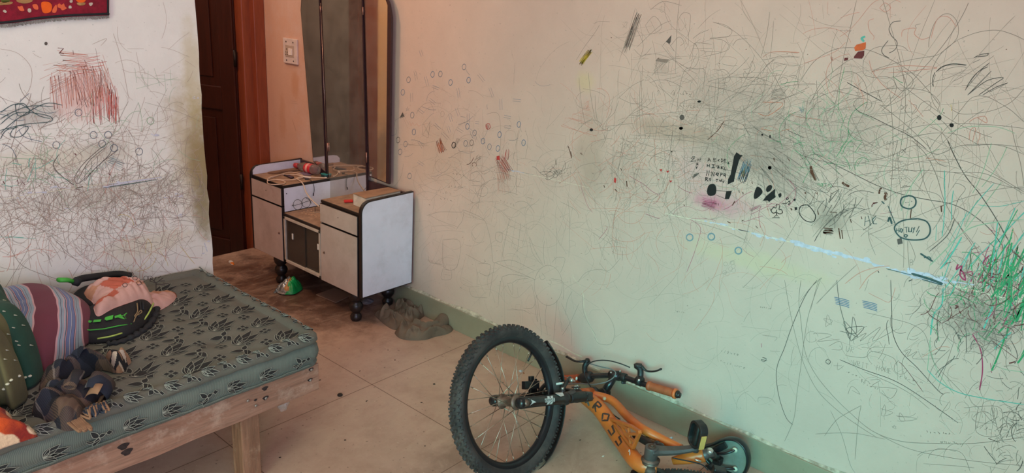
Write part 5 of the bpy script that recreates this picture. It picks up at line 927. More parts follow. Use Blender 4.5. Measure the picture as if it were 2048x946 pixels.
c = n.mix(n.ramp(n.noise(11, 7, .7), [(.55, 0.0), (.75, .5)]), c, lin((78, 70, 60))); n.bump(n.math('ADD', n.math('MULTIPLY', rb, .4), n.noise(90, 3)), .2, .0012); M_tick = n.out(c, .85, Sheen_Weight=.03)
n = N('mattress_side_ticking'); o3 = n.xyz(); rb = n.math('SINE', n.math('MULTIPLY', n.math('SUBTRACT', o3[0], o3[1]), 1300.0))
c = n.mix(n.ramp(n.noise(5, 6, .6), [(.3, 0.0), (.7, 1.0)]), lin((112, 118, 108)), lin((96, 102, 94))); c = n.mix(n.ramp(rb, [(.0, 0.0), (1.0, .35)]), c, lin((70, 76, 70))); n.bump(rb, .2, .001); M_side = n.out(c, .85)
M_mb = simple('motif_black', (36, 36, 36), .85, var=.2); M_mw = simple('motif_pale', (158, 158, 144), .85, var=.12)
mats = [M_tick, M_mb, M_mw, M_side]
mt = thing('mattress', 'thin grey-green mattress printed with black leaves and small squares', 'mattress', (-2.1, 2.2, MBOT))
b = MB(); nx, ny = 170, 64; g = {}
xs = [MX0+.03+(MX1-MX0-.06)*i/nx for i in range(nx+1)]; ys = [MY0+.03+(MY1-MY0-.06)*j/ny for j in range(ny+1)]
b.add([(x, y, mh(x, y)) for x in xs for y in ys], [(i*(ny+1)+j, (i+1)*(ny+1)+j, (i+1)*(ny+1)+j+1, i*(ny+1)+j+1) for i in range(nx) for j in range(ny)], 0, True)
# rounded perimeter and swept side
per = []; rc = .05
for cx_, cy_, a0 in ((MX1-rc, MY0+rc, -PI/2), (MX1-rc, MY1-rc, 0), (MX0+rc, MY1-rc, PI/2), (MX0+rc, MY0+rc, PI)):
    for k in range(9): a = a0+PI/2*k/8; per.append((cx_+rc*math.cos(a), cy_+rc*math.sin(a), math.cos(a), math.sin(a)))
fine = []
for i in range(len(per)):
    p, q = per[i], per[(i+1) % len(per)]; L = math.hypot(q[0]-p[0], q[1]-p[1]); m_ = max(1, int(L/.012))
    for k in range(m_): a = k/m_; fine.append(tuple(p[j]*(1-a)+q[j]*a for j in range(4)))
PROF = [(-.055, -.004), (-.048, -.004), (-.040, .008), (-.028, .015), (-.014, .013), (-.003, .003), (0, -.010), (-.006, -.020), (-.011, -.024), (-.002, -.034), (.003, -.052), (.002, -.068), (-.005, -.080), (-.002, -.088), (-.006, -.096), (-.02, -.099)]
def sidept(i, k, off=0):
    x, y, nx_, ny_ = fine[i % len(fine)]; o, z = PROF[k]; s = .0028*nz(x, y, k*.3, 16)+.0022*nz(x, y, k*.8, 45)
    bz = mh(x-nx_*.05, y-ny_*.05) if k < 7 else MT
    return Vector((x+nx_*(o+s+off), y+ny_*(o+s+off), bz+z+(.003*nz(x, y, 3, 20) if k < 14 else 0)))
vs = [sidept(i, k) for i in range(len(fine)) for k in range(len(PROF))]; np_ = len(PROF); fs = []; ms = []
b0 = len(b.f)
for i in range(len(fine)):
    for k in range(np_-1): fs.append((i*np_+k, i*np_+k+1, ((i+1) % len(fine))*np_+k+1, ((i+1) % len(fine))*np_+k)); ms.append(0 if k < 7 else 3)
fs.append(tuple(i*np_+np_-1 for i in range(len(fine)))); ms.append(3)
b.add(vs, fs, 0, True)
for j, m_ in enumerate(ms): b.m[b0+j] = m_
# printed motifs in unit cells (about -0.5..0.5)
def leaf(a, L, w, ox=0, oy=0):
    ca, sa = math.cos(a), math.sin(a); up_ = [(t_, w*1.7*math.sin(PI*t_**.8)*(1-t_*.15)) for t_ in [i/8 for i in range(9)]]
    pts = [(L*t_, h) for t_, h in up_]+[(L*t_, -h*.8) for t_, h in reversed(up_[1:-1])]
    return [(ox+x*ca-y*sa, oy+x*sa+y*ca) for x, y in pts]
MOT = {'leaf': [leaf(a, L, w, -.42, -.05) for a, L, w in ((.95, .42, .07), (.55, .70, .085), (.18, .95, .09), (-.18, .88, .085), (-.55, .6, .075))],
       'bird': [leaf(2.5, .42, .075, 0, 0), leaf(-1.9, .48, .08, .02, 0), [(0, .02), (-.10, -.10), (-.26, -.16), (-.42, -.10), (-.44, -.16), (-.28, -.26), (-.10, -.22), (.06, -.10)], leaf(.5, .30, .06, .0, .0), [(.24, .14), (.36, .26), (.50, .16), (.38, .04)]],
       'sq': [[(-.4, -.4), (-.04, -.4), (-.04, -.04), (-.4, -.04)], [(.04, -.4), (.4, -.4), (.4, -.04), (.04, -.04)], [(-.4, .04), (-.04, .04), (-.04, .4), (-.4, .4)], [(.04, .04), (.4, .04), (.4, .4), (.04, .4)]]}
def motif(kind, place, sc, rot, mir=1):
    ca, sa = math.cos(rot), math.sin(rot)
    tr = lambda x, y: ((x*mir*ca-y*sa)*sc, (x*mir*sa+y*ca)*sc)
    for poly in MOT[kind]:
        c_ = (sum(p[0] for p in poly)/len(poly), sum(p[1] for p in poly)/len(poly))
        if kind == 'sq':
            for gx in (0,):
                P = [place(*tr(*p), .0013) for p in poly]; b.add(P, [tuple(range(len(P)))], 1)
                P = [place(*tr(*p), .0017) for p in poly+[poly[0]]]; b.ribbon(P, .0012, Vector((0, 0, 1)) if place is PL else Vector((0, -1, 0)), 2, False)
            continue
        P = [place(*tr(*p), .0014) for p in poly]; C_ = place(*tr(*c_), .0014); b.add(P+[C_], [(i, (i+1) % len(P), len(P)) for i in range(len(P))], 1)
        P = [place(*tr(*p), .0019) for p in poly+[poly[0]]]; b.ribbon(P, .0013, Vector((0, 0, 1)) if place is PL else Vector((0, -1, 0)), 2, False)
cur = [0, 0]
def PL(dx, dy, off):
    x, y = cur[0]+dx, cur[1]+dy; return Vector((x, y, mh(x, y)+off))
k = 0; dirx = Vector((.80, .60)); rowi = 0
for ri in range(-2, 14):
    for ci in range(0, 34):
        cx_ = -1.11-ci*.074+(ri % 2)*.037; cy_ = 1.87+ri*.066
        if not (MX0+.09 < cx_ < MX1-.075 and MY0+.075 < cy_ < MY1-.075): continue
        if cx_ < -2.15: continue
        cur = [cx_+random.uniform(-.004, .004), cy_+random.uniform(-.004, .004)]; kk = (ci+ri*2) % 4
        if kk == 0: motif('leaf', PL, .106, .45, 1)
        elif kk == 2: motif('bird', PL, .098, .35, 1)
        else: motif('sq', PL, .037, .35)
# motifs on the roll and the side band of the front and right edges
def PSf(dx, dy, off):
    x = cur[0]+dx; z = cur[1]+dy
    zt = max(MBOT+.006, min(MT-.026, z)); tt = (MT-zt); ks = [(-PROF[q_][1]) for q_ in range(8, 15)]
    i_ = 8+max(0, min(5, sum(1 for v in ks if v <= tt)-1)); a = (tt+PROF[i_][1])/max(1e-6, -PROF[i_+1][1]+PROF[i_][1])
    o = PROF[i_][0]*(1-a)+PROF[i_+1][0]*a
    return Vector((x, MY0-o-.0028-off*1.2, zt))
for i in range(13):
    cur = [-1.13-i*.098+random.uniform(-.012, .012), MT-.060]; motif('leaf' if i % 3 else 'bird', PSf, .064, -.25+.15*(i % 2), 1)
for i in range(22):     # on the rolled edge
    x = -1.09-i*.052
    def PR(dx, dy, off): 
        a = max(0, min(1, .5+dy/.045)); k_ = 2+a*4; i_ = int(min(k_, 5)); fr_ = k_-i_; o = PROF[i_][0]*(1-fr_)+PROF[i_+1][0]*fr_; z = PROF[i_][1]*(1-fr_)+PROF[i_+1][1]*fr_
        return Vector((x+dx+dy*.2, MY0-o-(1-a)*0-off*1.8*a-.002, mh(x+dx, MY0+.05)+z+off*2*(1-a)+.002))
    PRR = PR; motif('bird' if i % 2 else 'leaf', PR, .046, .2)
for i in range(12):
    y = 1.86+i*.062
    def PE(dx, dy, off):
        a = max(0, min(1, .5+dx/.045)); k_ = 2+a*4; i_ = int(min(k_, 5)); fr_ = k_-i_; o = PROF[i_][0]*(1-fr_)+PROF[i_+1][0]*fr_; z = PROF[i_][1]*(1-fr_)+PROF[i_+1][1]*fr_
        return Vector((MX1+o+.002+off*a, y+dy, mh(MX1-.05, y+dy)+z+.002+off*2*(1-a)))
    motif('bird' if i % 2 else 'leaf', PE, .048, 1.2)
b.build('mattress_body', mats, mt)
b = MB(); L = [Vector((x, MY0+.0075-.004, MT-.085)) for x in np.arange(-3.2, MX1-.04, .01)]
L = [p+Vector((0, .001*math.sin(i*1.3)-.003, .0012*math.sin(i*.9))) for i, p in enumerate(L)]; b.tube(L, .003, 6); b.build('seam_piping', M_side, mt)
ZM = MT
# ---------------------------------------------------------------- striped cushion
n = N('striped_maroon_cotton'); o3 = n.xyz()
wv = n.math('MULTIPLY', n.math('SUBTRACT', n.noise(5, 2), .5), .05)
u = n.math('MULTIPLY', n.math('ADD', n.math('ADD', n.math('ADD', n.math('MULTIPLY', o3[0], .985), n.math('MULTIPLY', o3[1], -.17)), n.math('MULTIPLY', n.math('POWER', n.math('ABSOLUTE', n.math('SUBTRACT', o3[1], 2.36)), 2.0), .7)), wv), 1/.112)
u = n.math('FRACT', n.math('ADD', u, 20.07))
r = n.new('ShaderNodeValToRGB'); r.color_ramp.interpolation = 'CONSTANT'; e = r.color_ramp.elements
mar, pk_, gb, bl, wh, dkk = (lin((112, 52, 66)), lin((206, 160, 164)), lin((150, 164, 176)), lin((112, 124, 164)), lin((196, 190, 196)), lin((70, 62, 84)))
stops = [(0, mar), (.42, pk_), (.46, gb), (.50, dkk), (.51, gb), (.56, pk_), (.575, gb), (.60, dkk), (.615, pk_), (.63, dkk), (.64, bl), (.70, wh), (.712, dkk), (.722, bl), (.78, dkk), (.79, pk_), (.81, dkk), (.82, gb), (.86, dkk), (.87, gb), (.93, pk_), (.97, mar)]
while len(e) < len(stops): e.new(.5)
for k, (p, cc) in enumerate(stops): e[k].position = p; e[k].color = (*cc, 1)
n.link(u, r.inputs[0]); cc = n.mix(n.ramp(n.noise(18, 5), [(.4, 0.0), (.8, .25)]), r.outputs[0], lin((80, 60, 66))); n.bump(n.noise(260, 3), .25, .0015); M_str = n.out(cc, .9, Sheen_Weight=.06)
t = thing('striped_cushion', 'maroon cushion with blue, grey and pink stripes leaning on the scribbled wall', 'cushion', (-1.85, 2.3, ZM))
ol = [(-1.50, 2.40), (-1.50, 2.33), (-1.525, 2.25), (-1.60, 2.17), (-1.66, 2.13), (-1.73, 2.09), (-1.80, 2.12), (-1.87, 2.22), (-1.91, 2.32), (-1.93, 2.42), (-1.94, 2.52), (-1.93, 2.585), (-1.84, 2.59), (-1.72, 2.585), (-1.60, 2.555), (-1.53, 2.50)]
def f(x, y, r, th):
    h = .125*math.sqrt(max(0, 1-r**4))
    cr_ = abs((y-2.37)+.10*(x+1.8)); k_ = max(0, min(1, (-1.66-x)/.12)); h -= .05*k_*math.exp(-(cr_/.028)**2)*(1-r**4)      # pinch
    h += .006*(1-r**6)*folds(x, y, 12, 3, 1, .3, rot=.5)
    return h+.004
blobmesh(ol, .001, f, 44, 170, base=mh).build('cushion_body', M_str, t)
# ---------------------------------------------------------------- backpack
BK = simple('black_backpack_cloth', (26, 24, 26), .75, var=.25, scale=20, bump=.4, bscale=400); BK2 = simple('black_backpack_mesh', (34, 34, 38), .8, bump=.6, bscale=300); GR = simple('bright_green_print', (72, 176, 62), .55); LG = simple('lime_piping', (176, 196, 96), .5); CORD = simple('tan_zip_cord', (146, 120, 86), .8)
t = thing('backpack', 'black backpack with green lettering and lime piping lying flat on the mattress', 'backpack', (-1.45, 2.36, ZM))
bo = O([(118, 692, ZM), (150, 690, ZM), (215, 686, ZM), (260, 674, ZM), (290, 655, ZM), (306, 636, ZM), (309, 615, ZM+.03), (300, 590, ZM+.04), (280, 560, ZM+.05)])+[(-1.35, 2.545), (-1.45, 2.57), (-1.52, 2.50), (-1.515, 2.40), (-1.515, 2.32), (-1.56, 2.23)]
bh = lambda x, y, r: .062*(max(0, 1-r**5))**.6+.006*(1-r**5)*folds(x, y, 8, 21, rot=.2)+.003
blobmesh(bo, .001, lambda x, y, r, th: bh(x, y, r), 34, 120, base=mh).build('bag_body', BK, t)
Q7 = lambda x, y, z: at(x/4.979, 510+y/4.979, 2, z)
BZ = ZM+.066
# recover the bag height below a point
bc = Vector((sum(p[0] for p in bo)/len(bo), sum(p[1] for p in bo)/len(bo)))
def onbag(x, y, off=.003):
    z = BZ
    for _ in range(12):
        p = Q7(x, y, z); v = Vector((p.x, p.y))-bc; best = 9
        # relative radius by ray casting towards the outline
        dirn = v.normalized() if v.length > 1e-6 else Vector((1, 0)); rr = 0
        PP = BOUT
        for i in range(len(PP)):
            a, c_ = PP[i]-bc, PP[(i+1) % len(PP)]-bc; d = c_-a; den = dirn.x*d.y-dirn.y*d.x
            if abs(den) < 1e-12: continue
            tt = (a.x*d.y-a.y*d.x)/den; ss = (a.x*dirn.y-a.y*dirn.x)/den
            if tt > 0 and -1e-6 <= ss <= 1+1e-6: rr = max(rr, tt)
        r_ = min(1, v.length/max(rr, 1e-6)); z = .5*z+.5*(ZM+bh(p.x, p.y, r_)+off)
    return Q7(x, y, z)
BOUT = [Vector((p.x, p.y)) for p in cat([Vector((p[0], p[1], 0)) for p in bo], True, 8)]
bc = sum(BOUT, Vector((0, 0)))/len(BOUT)
b = MB(); b.tube([onbag(x, y) for x, y in ((640, 748), (760, 735), (900, 748), (1040, 735), (1180, 705), (1310, 686))], .0018, 7); b.build('print_line', GR, t)
b = MB(); b.tube(cat([onbag(x, y, .002) for x, y in ((970, 834), (1120, 806), (1260, 760), (1380, 700), (1460, 610), (1510, 520), (1550, 430))], False, 6), .0026, 7); b.build('lime_piping', LG, t)
b = MB(); b.tube([onbag(x, y, .002) for x, y in ((540, 884), (640, 872), (740, 856), (840, 850))], .0026, 7); b.build('lime_piping', LG, t)
b = MB()
for poly in ([(1140, 612), (1265, 574), (1255, 636), (1235, 600), (1145, 630)], [(1140, 608), (1200, 590), (1245, 640), (1190, 628)], [(1050, 618), (1130, 596), (1120, 640), (1060, 652), (1040, 640)], [(935, 646), (1010, 640), (1000, 664), (925, 670)], [(840, 640), (920, 656), (900, 674), (820, 660)], [(760, 652), (830, 640), (850, 656), (770, 670), (735, 664)]):
    P = [onbag(x, y, .0012) for x, y in poly]; b.add(P, [tuple(range(len(P)))])
b.build('green_lettering', GR, t)
b = MB(); b.tube(cat([onbag(x, y, .006) for x, y in ((1365, 480), (1370, 560), (1340, 610), (1400, 580), (1412, 560), (1395, 555), (1350, 620), (1335, 660), (1315, 690))], False, 6), .0017, 6); b.tube([onbag(1365, 480), onbag(1372, 570)], .0014, 6); b.build('zip_cord', CORD, t)
b = MB(); b.tube([onbag(1395, 460, .002), onbag(1400, 540, .002), onbag(1380, 620, .002)], .003, 7); b.tube([onbag(1425, 455, .002), onbag(1425, 545, .002)], .003, 7); b.build('zip', BK2, t)
# shoulder strap over the top with a bright green grip, and the mesh hem
W3 = lambda x, y, z: at(x, y, 2, z)
b = MB(); b.tube(cat([at(x, y, 1, yy_) for x, y, yy_ in ((152, 563, 2.53), (165, 557, 2.54), (200, 552, 2.55), (238, 548, 2.55), (262, 552, 2.54))], False, 6), [.016]*25, 10, flat=.7); b.build('shoulder_strap', BK, t)
b = MB(); b.tube([at(x, y, 1, yy_) for x, y, yy_ in ((118, 560, 2.50), (135, 560, 2.51), (150, 564, 2.52))], .013, 10, flat=.6); b.build('green_grip', GR, t)
b = MB(); b.tube([at(148, 562, 1, 2.505), at(158, 565, 1, 2.505)], .014, 10); b.build('strap_buckle', BK2, t)
b = MB(); L = cat([W3(x, y, ZM+.008) for x, y in ((215, 688), (245, 682), (275, 668), (298, 650), (312, 625), (316, 600), (345, 592))], False, 8); b.tube([p+Vector((0, 0, .002*math.sin(i*2.1))) for i, p in enumerate(L)], [.010+.003*math.sin(i*1.7) for i in range(len(L))], 8, flat=.7); b.build('mesh_hem', BK2, t)
def bagtop(x, y):
    v = Vector((x, y))-bc; dirn = v.normalized() if v.length > 1e-6 else Vector((1, 0)); rr = 0
    for i in range(len(BOUT)):
        a, c_ = BOUT[i]-bc, BOUT[(i+1) % len(BOUT)]-bc; d = c_-a; den = dirn.x*d.y-dirn.y*d.x
        if abs(den) < 1e-12: continue
        tt = (a.x*d.y-a.y*d.x)/den; ss = (a.x*dirn.y-a.y*dirn.x)/den
        if tt > 0 and -1e-6 <= ss <= 1+1e-6: rr = max(rr, tt)
    r_ = v.length/max(rr, 1e-6)
    return mh(x, y)+(bh(x, y, r_)+.001 if r_ < 1 else .001)
# ---------------------------------------------------------------- orange and pink pillow case
PKM = [simple('dusty_pink_cotton', (206, 158, 146), .9, var=.08, bump=.3, Sheen_Weight=.04), simple('coral_print', (190, 96, 74), .9, var=.12, bump=.3), simple('peach_print', (196, 138, 108), .9, bump=.3), simple('line_drawing_black', (52, 40, 44), .9), simple('pale_print', (214, 192, 190), .9)]
t = thing('pillow_case', 'crumpled pink and coral printed pillow case lying over the backpack', 'pillow case', (-1.35, 2.42, ZM+.06))
ZP = ZM+.055
po = O([(165, 578, ZP+.02), (172, 568, ZP+.05), (195, 565, ZP+.05), (215, 566, ZP+.05), (225, 550, ZP+.06), (245, 538, ZP+.07), (280, 532, ZP+.07), (295, 540, ZP+.07), (315, 535, ZP+.07), (330, 543, ZP+.02), (345, 556, ZM+.05), (352, 573, ZM+.035), (346, 588, ZM+.03), (320, 597, ZM+.04), (290, 598, ZP), (262, 608, ZP+.004), (235, 620, ZP+.004), (198, 638, ZP), (188, 622, ZP+.01), (188, 608, ZP+.01), (176, 595, ZP+.01)])
po = [(x, min(y, 2.56)) for x, y in po]
def pmf(x, y, z):
    # printed squares
    u, v = (x*.9+y*.3)/.075, (y*.9-x*.3)/.06; d = (x+1.30)*.78+(y-2.24)*-.62
    i, j = math.floor(u), math.floor(v); q_ = (i*7+j*13) % 5
    pp = Vector((x, y)); 
    edge_ = (pp-Vector(po[14])).dot(Vector((-.45, .89)))
    if edge_ < .035: return 0
    return {0: 1, 1: 2, 2: 0, 3: 0, 4: 2}[q_]
fz = lambda x, y, r, th: .050*(1-r**4)**.8*(.65+.5*folds(x, y, 12, 33, 1, .4, rot=1.0))+.014*(1-r**6)*(folds(x, y, 24, 35, 1, .25, rot=1.0)-.2)+.013*(1-r**8)*(crease(x, y, 15, 37, 1.1)+.6*crease(x, y, 26, 38, .8))-.005
pc_ = blobmesh(po, 0, fz, 54, 190, pmf, base=bagtop); pc_.build('case_body', PKM, t); tp = bvh(pc_)
b = MB()
def pz(x, y): return hitpx(tp, x, y, .001) or W3(x, y, ZP+.03)
for s in ('312,582 312,566 306,560', '312,566 320,560', '312,566 300,562', '312,568 330,570', '306,560 300,556', '308,562 312,554', '320,560 326,556', '318,562 330,562', '300,562 302,556', '316,556 322,552', '326,566 338,568'):
    P = [pz(*map(float, k_.split(','))) for k_ in s.split()]; b.tube(P, .0011, 5, mi=3)
for cx_, cy_ in ((262, 548), (270, 556), (278, 566), (284, 562), (292, 556), (300, 556), (250, 570)):
    P = [pz(cx_+5*math.cos(a)*(.5+.5*abs(math.cos(a))), cy_+4*math.sin(a)) for a in [2*PI*i/10 for i in range(10)]]; b.tube(P, .0008, 5, True, mi=3)
b.build('flower_print', PKM, t)
# ---------------------------------------------------------------- green cover, olive cover, red blanket on the left
GN = simple('dark_green_cotton', (34, 70, 54), .9, var=.2, scale=12, bump=.3, Sheen_Weight=.04); OL = simple('olive_quilt_cotton', (100, 94, 62), .9, var=.15, scale=12, bump=.3, dust=((80, 70, 48), .5), Sheen_Weight=.04); ST = simple('cream_running_stitch', (206, 204, 180), .9)
t = thing('green_quilt', 'dark green and olive quilt with cream running stitches heaped at the mattress edge', 'quilt', (-1.95, 2.1, ZM))
go = O([(0, 590, ZM+.14), (20, 595, ZM+.15), (45, 625, ZM+.14), (62, 655, ZM+.12), (75, 690, ZM+.08), (84, 730, ZM+.03), (88, 755, ZM), (70, 775, ZM), (40, 785, ZM), (5, 790, ZM)])+[(-1.98, 1.98), (-2.02, 2.1), (-1.98, 2.30)]
gh = lambda x, y, r, th: .215*(max(0, 1-r**7))**.6*(.93+.22*folds(x, y, 9, 41, rot=1.1))+.004
qg = blobmesh(go, .001, gh, 44, 150, base=mh); qg.build('quilt_green', GN, t)
oo = O([(0, 645, ZM+.16), (18, 640, ZM+.16), (34, 652, ZM+.15), (46, 680, ZM+.12), (50, 715, ZM+.08), (42, 740, ZM+.06), (50, 760, ZM+.04), (56, 790, ZM), (44, 810, ZM), (25, 825, ZM), (0, 818, ZM)])+[(-2.0, 1.87), (-2.05, 2.0), (-2.0, 2.18)]
oh = lambda x, y, r, th: .22*(max(0, 1-r**5))**.6*(.92+.3*folds(x, y, 11, 51, rot=.9))+.004
qo = blobmesh(oo, .001, oh, 44, 150, base=mh); qo.build('quilt_olive', OL, t)
both = MB(); both.add(qg.v, qg.f); both.add(qo.v, qo.f); tq = bvh(both)
b = MB()
for x, y in ((5, 622), (28, 630), (24, 655), (30, 682), (14, 668), (12, 700), (35, 690), (8, 718), (28, 720), (44, 650), (60, 690), (6, 600)):
    a_, c_ = hitpx(tq, x, y), hitpx(tq, x+6, y+1)
    if a_ is None or c_ is None or (a_-c_).length > .03: continue
    b = MB(); b.tube([a_, c_], .0013, 5); b.build('stitch', ST, t)
for x, y in ((38, 752), (50, 755), (60, 752), (15, 768), (8, 778), (22, 760)):
    c_ = hitpx(tq, x, y)
    if c_ is None: continue
    b = MB(); b.ball(c_, (.005, .005, .003), 0, 8, 5); b.build('stitch', ST, t)
n = N('red_cream_blanket'); vd = n.vor(16, vec=n.map(sc=(1, 1.25, .9), rot=(0, 0, .5), vec=n.co)); nn_ = n.noise(30, 3)
d_ = n.math('ADD', vd, n.math('MULTIPLY', n.math('SUBTRACT', nn_, .5), .22)); cf = n.ramp(d_, [(.42, 1.0), (.47, 0.0)])
rr = n.mix(n.ramp(n.noise(7, 3), [(.42, 0.0), (.56, 1.0)]), lin((132, 30, 22)), lin((214, 84, 28))); cc = n.mix(cf, rr, lin((222, 186, 152))); n.bump(n.noise(150, 4), .7, .004); M_blk = n.out(cc, .95, Sheen_Weight=.1)
t = thing('fleece_blanket', 'orange-red fleece blanket with cream pebble pattern folded at the near left corner', 'blanket', (-1.95, 1.85, ZM))
ro_ = O([(0, 812, ZM+.04), (20, 815, ZM+.05), (42, 830, ZM+.05), (64, 850, ZM+.04), (80, 870, ZM+.02), (83, 890, ZM), (75, 905, ZM), (50, 918, ZM), (20, 935, ZM), (0, 950, ZM)])
ro_ = [(x, max(y, 1.775)) for x, y in ro_]+[(-2.1, 1.775), (-2.25, 1.80), (-2.25, 1.92), (-2.05, 1.99)]
rh = lambda x, y, r, th: .075*(max(0, 1-r**4))**.6*(1+.2*folds(x, y, 7, 61, rot=.4))+.003
blobmesh(ro_, .002, rh, 34, 120, base=mh).build('blanket_body', M_blk, t)
# ---------------------------------------------------------------- plaid scarf
n = N('plaid_wool'); vv = n.map(sc=(1, 1, 1), rot=(.3, .2, .75)); o3 = n.xyz(vv); wv = n.math('MULTIPLY', n.noise(9, 2), .09)
fx = n.math('FRACT', n.math('ADD', n.math('MULTIPLY', n.math('ADD', o3[0], wv), 9.0), 30)); fy = n.math('FRACT', n.math('ADD', n.math('MULTIPLY', n.math('ADD', o3[1], wv), 8.0), 30.2))
a_ = n.ramp(fx, [(0, lin((52, 56, 74))), (.30, lin((22, 24, 36))), (.50, lin((116, 92, 78))), (.78, lin((58, 48, 44))), (.95, lin((150, 142, 138)))], 'CONSTANT')
c_ = n.ramp(fy, [(0, lin((46, 52, 70))), (.34, lin((130, 106, 90))), (.62, lin((30, 30, 42))), (.88, lin((150, 122, 104)))], 'CONSTANT')
tw = n.math('GREATER_THAN', n.math('SINE', n.math('MULTIPLY', n.math('ADD', o3[0], o3[1]), 1400.0)), 0.1); cc = n.mix(n.math('MULTIPLY', tw, .5), a_, c_); cc = n.mix(.25, cc, c_)
n.bump(n.noise(300, 3), .5, .002); cc = n.mix(1.0, cc, (.62, .58, .56), 'MULTIPLY'); M_pl = n.out(cc, .97)
t = thing('plaid_scarf', 'blue, black and brown plaid scarf with fringed ends crumpled on the mattress', 'scarf', (-1.72, 1.9, ZM))
so = O([(64, 830, ZM), (62, 800, ZM+.03), (72, 770, ZM+.05), (90, 745, ZM+.06), (110, 738, ZM+.06), (135, 745, ZM+.06), (165, 745, ZM+.05), (178, 752, ZM+.04), (200, 765, ZM+.04), (212, 780, ZM+.02), (205, 800, ZM), (190, 815, ZM), (172, 822, ZM), (168, 845, ZM), (150, 862, ZM), (125, 862, ZM), (100, 845, ZM), (82, 835, ZM)])
sh = lambda x, y, r, th: .066*(max(0, 1-r**4))**.7*(.6+.5*folds(x, y, 15, 71, rot=.7))+.020*(1-r**6)*(folds(x, y, 30, 73, 1, .25, rot=-.5)-.2)+.016*(1-r**8)*(crease(x, y, 16, 74, .4)+crease(x, y, 20, 75, -.7))-.006
blobmesh(so, .001, sh, 52, 200, base=mh).build('scarf_body', M_pl, t)
s2 = O([(76, 770, ZM+.02), (78, 752, ZM+.05), (105, 730, ZM+.06), (140, 715, ZM+.06), (180, 708, ZM+.06), (205, 706, ZM+.05), (225, 715, ZM+.04), (228, 735, ZM+.02), (205, 745, ZM), (170, 745, ZM+.02), (130, 758, ZM+.03), (98, 785, ZM+.02)])
s2h = lambda x, y, r, th: .068*(max(0, 1-r**3))**.7*(.75+.5*folds(x, y, 12, 81, rot=.45))+.018*(1-r**5)*(folds(x, y, 30, 83, 1, .2, rot=.55)-.2)+.003
blobmesh(s2, .001, s2h, 40, 170, base=mh).build('scarf_fold', M_pl, t)
BRW = simple('scarf_tan_wool', (150, 112, 84), .95, var=.2, bump=.4, Sheen_Weight=.04); BKW = simple('scarf_black_wool', (28, 26, 30), .95, bump=.4)
CRW = simple('scarf_cream_wool', (196, 176, 154), .95, bump=.3)
s3 = O([(205, 722, ZM+.02), (208, 708, ZM+.04), (225, 702, ZM+.05), (240, 700, ZM+.04), (256, 706, ZM+.02), (262, 716, ZM+.01), (255, 728, ZM), (240, 745, ZM), (222, 742, ZM), (212, 735, ZM)])
blobmesh(s3, .001, lambda x, y, r, th: .050*(1-r**3)*(.8+.6*folds(x, y, 30, 91, rot=.2))+.002, 26, 90, lambda x, y, z: (0 if noise.noise(Vector((x*45, y*45, 2))) > .05 else (1 if noise.noise(Vector((x*60, y*60, 9))) > -.15 else 2)), base=mh).build('scarf_end', [BRW, BKW, CRW], t)
def loop(cx_, cy_, rx, ry, z, mat, rot=0, w=.02, a0=0, a1=2*PI):
    """a standing curl of cloth: band swept round a loop"""
    b = MB(); c0 = W3(cx_, cy_, z); vs = []; nseg = 30; s_ = 1/640.0
    ex = Vector((.656, -.752, 0)).normalized(); ez = Vector((-.3, -.25, .9)).normalized(); ed = ex.cross(ez)
    for i in range(nseg+1):
        a = a0+(a1-a0)*i/nseg; u = rx*s_*math.cos(a); v = ry*s_*math.sin(a); u, v = u*math.cos(rot)-v*math.sin(rot), u*math.sin(rot)+v*math.cos(rot)
        for d in (-w/2, w/2):
            for th_ in (0, .0025): vs.append(c0+ex*u*(1+th_/max(rx*s_, .001))+ez*v*(1+th_/max(ry*s_, .001))+ed*d)
    fs = []
    for i in range(nseg):
        k = 4*i; fs += [(k, k+4, k+6, k+2), (k+1, k+3, k+7, k+5), (k, k+1, k+5, k+4), (k+2, k+6, k+7, k+3)]
    b.add(vs, fs, 0, True); return b.build('scarf_curl', mat, t)
loop(199, 775, 15, 22, ZM+.035, M_pl, .25, .05); loop(148, 759, 9, 5, ZM+.075, M_pl, .1, .05); loop(192, 790, 19, 12, ZM+.03, BRW, .9, .03, 0, 4.4)
b = MB()
for i in range(46):
    a = i/45; x0, y0 = 172+38*a+random.uniform(-3, 3), 818-14*a+random.uniform(-4, 4); x1, y1 = x0+random.uniform(-8, 22), y0+random.uniform(14, 40)
    z0_, z1_ = ZM+.03, ZM+random.uniform(.006, .014); m_ = (W3((x0+x1)/2+random.uniform(-4, 4), (y0+y1)/2, ZM+.025))
    p2_ = W3(x1, y1, z1_)
    if p2_.y < 1.80: p2_.y = 1.80; p2_.z = ZM+.02
    b.tube(cat([W3(x0, y0, z0_), m_, p2_], False, 5), [.0030]*8+[.0024]*3, 5, mi=0 if i % 3 else 1)
for i in range(22):
    a = i/21; x0, y0 = 158+22*a+random.uniform(-3, 3), 852-4*a+random.uniform(-3, 3); x1, y1 = x0+random.uniform(-4, 10), y0+random.uniform(10, 24); p2_ = W3(x1, y1, ZM+.012)
    if p2_.y < 1.80: p2_.y = 1.80; p2_.z = ZM+.018
    b.tube(cat([W3(x0, y0, ZM+.02), W3((x0+x1)/2, (y0+y1)/2, ZM+.022), p2_], False, 5), .0026, 5, mi=1)
b.build('fringe', [simple('scarf_slate_wool', (44, 52, 66), .95, bump=.3), BRW], t)['kind'] = 'stuff'
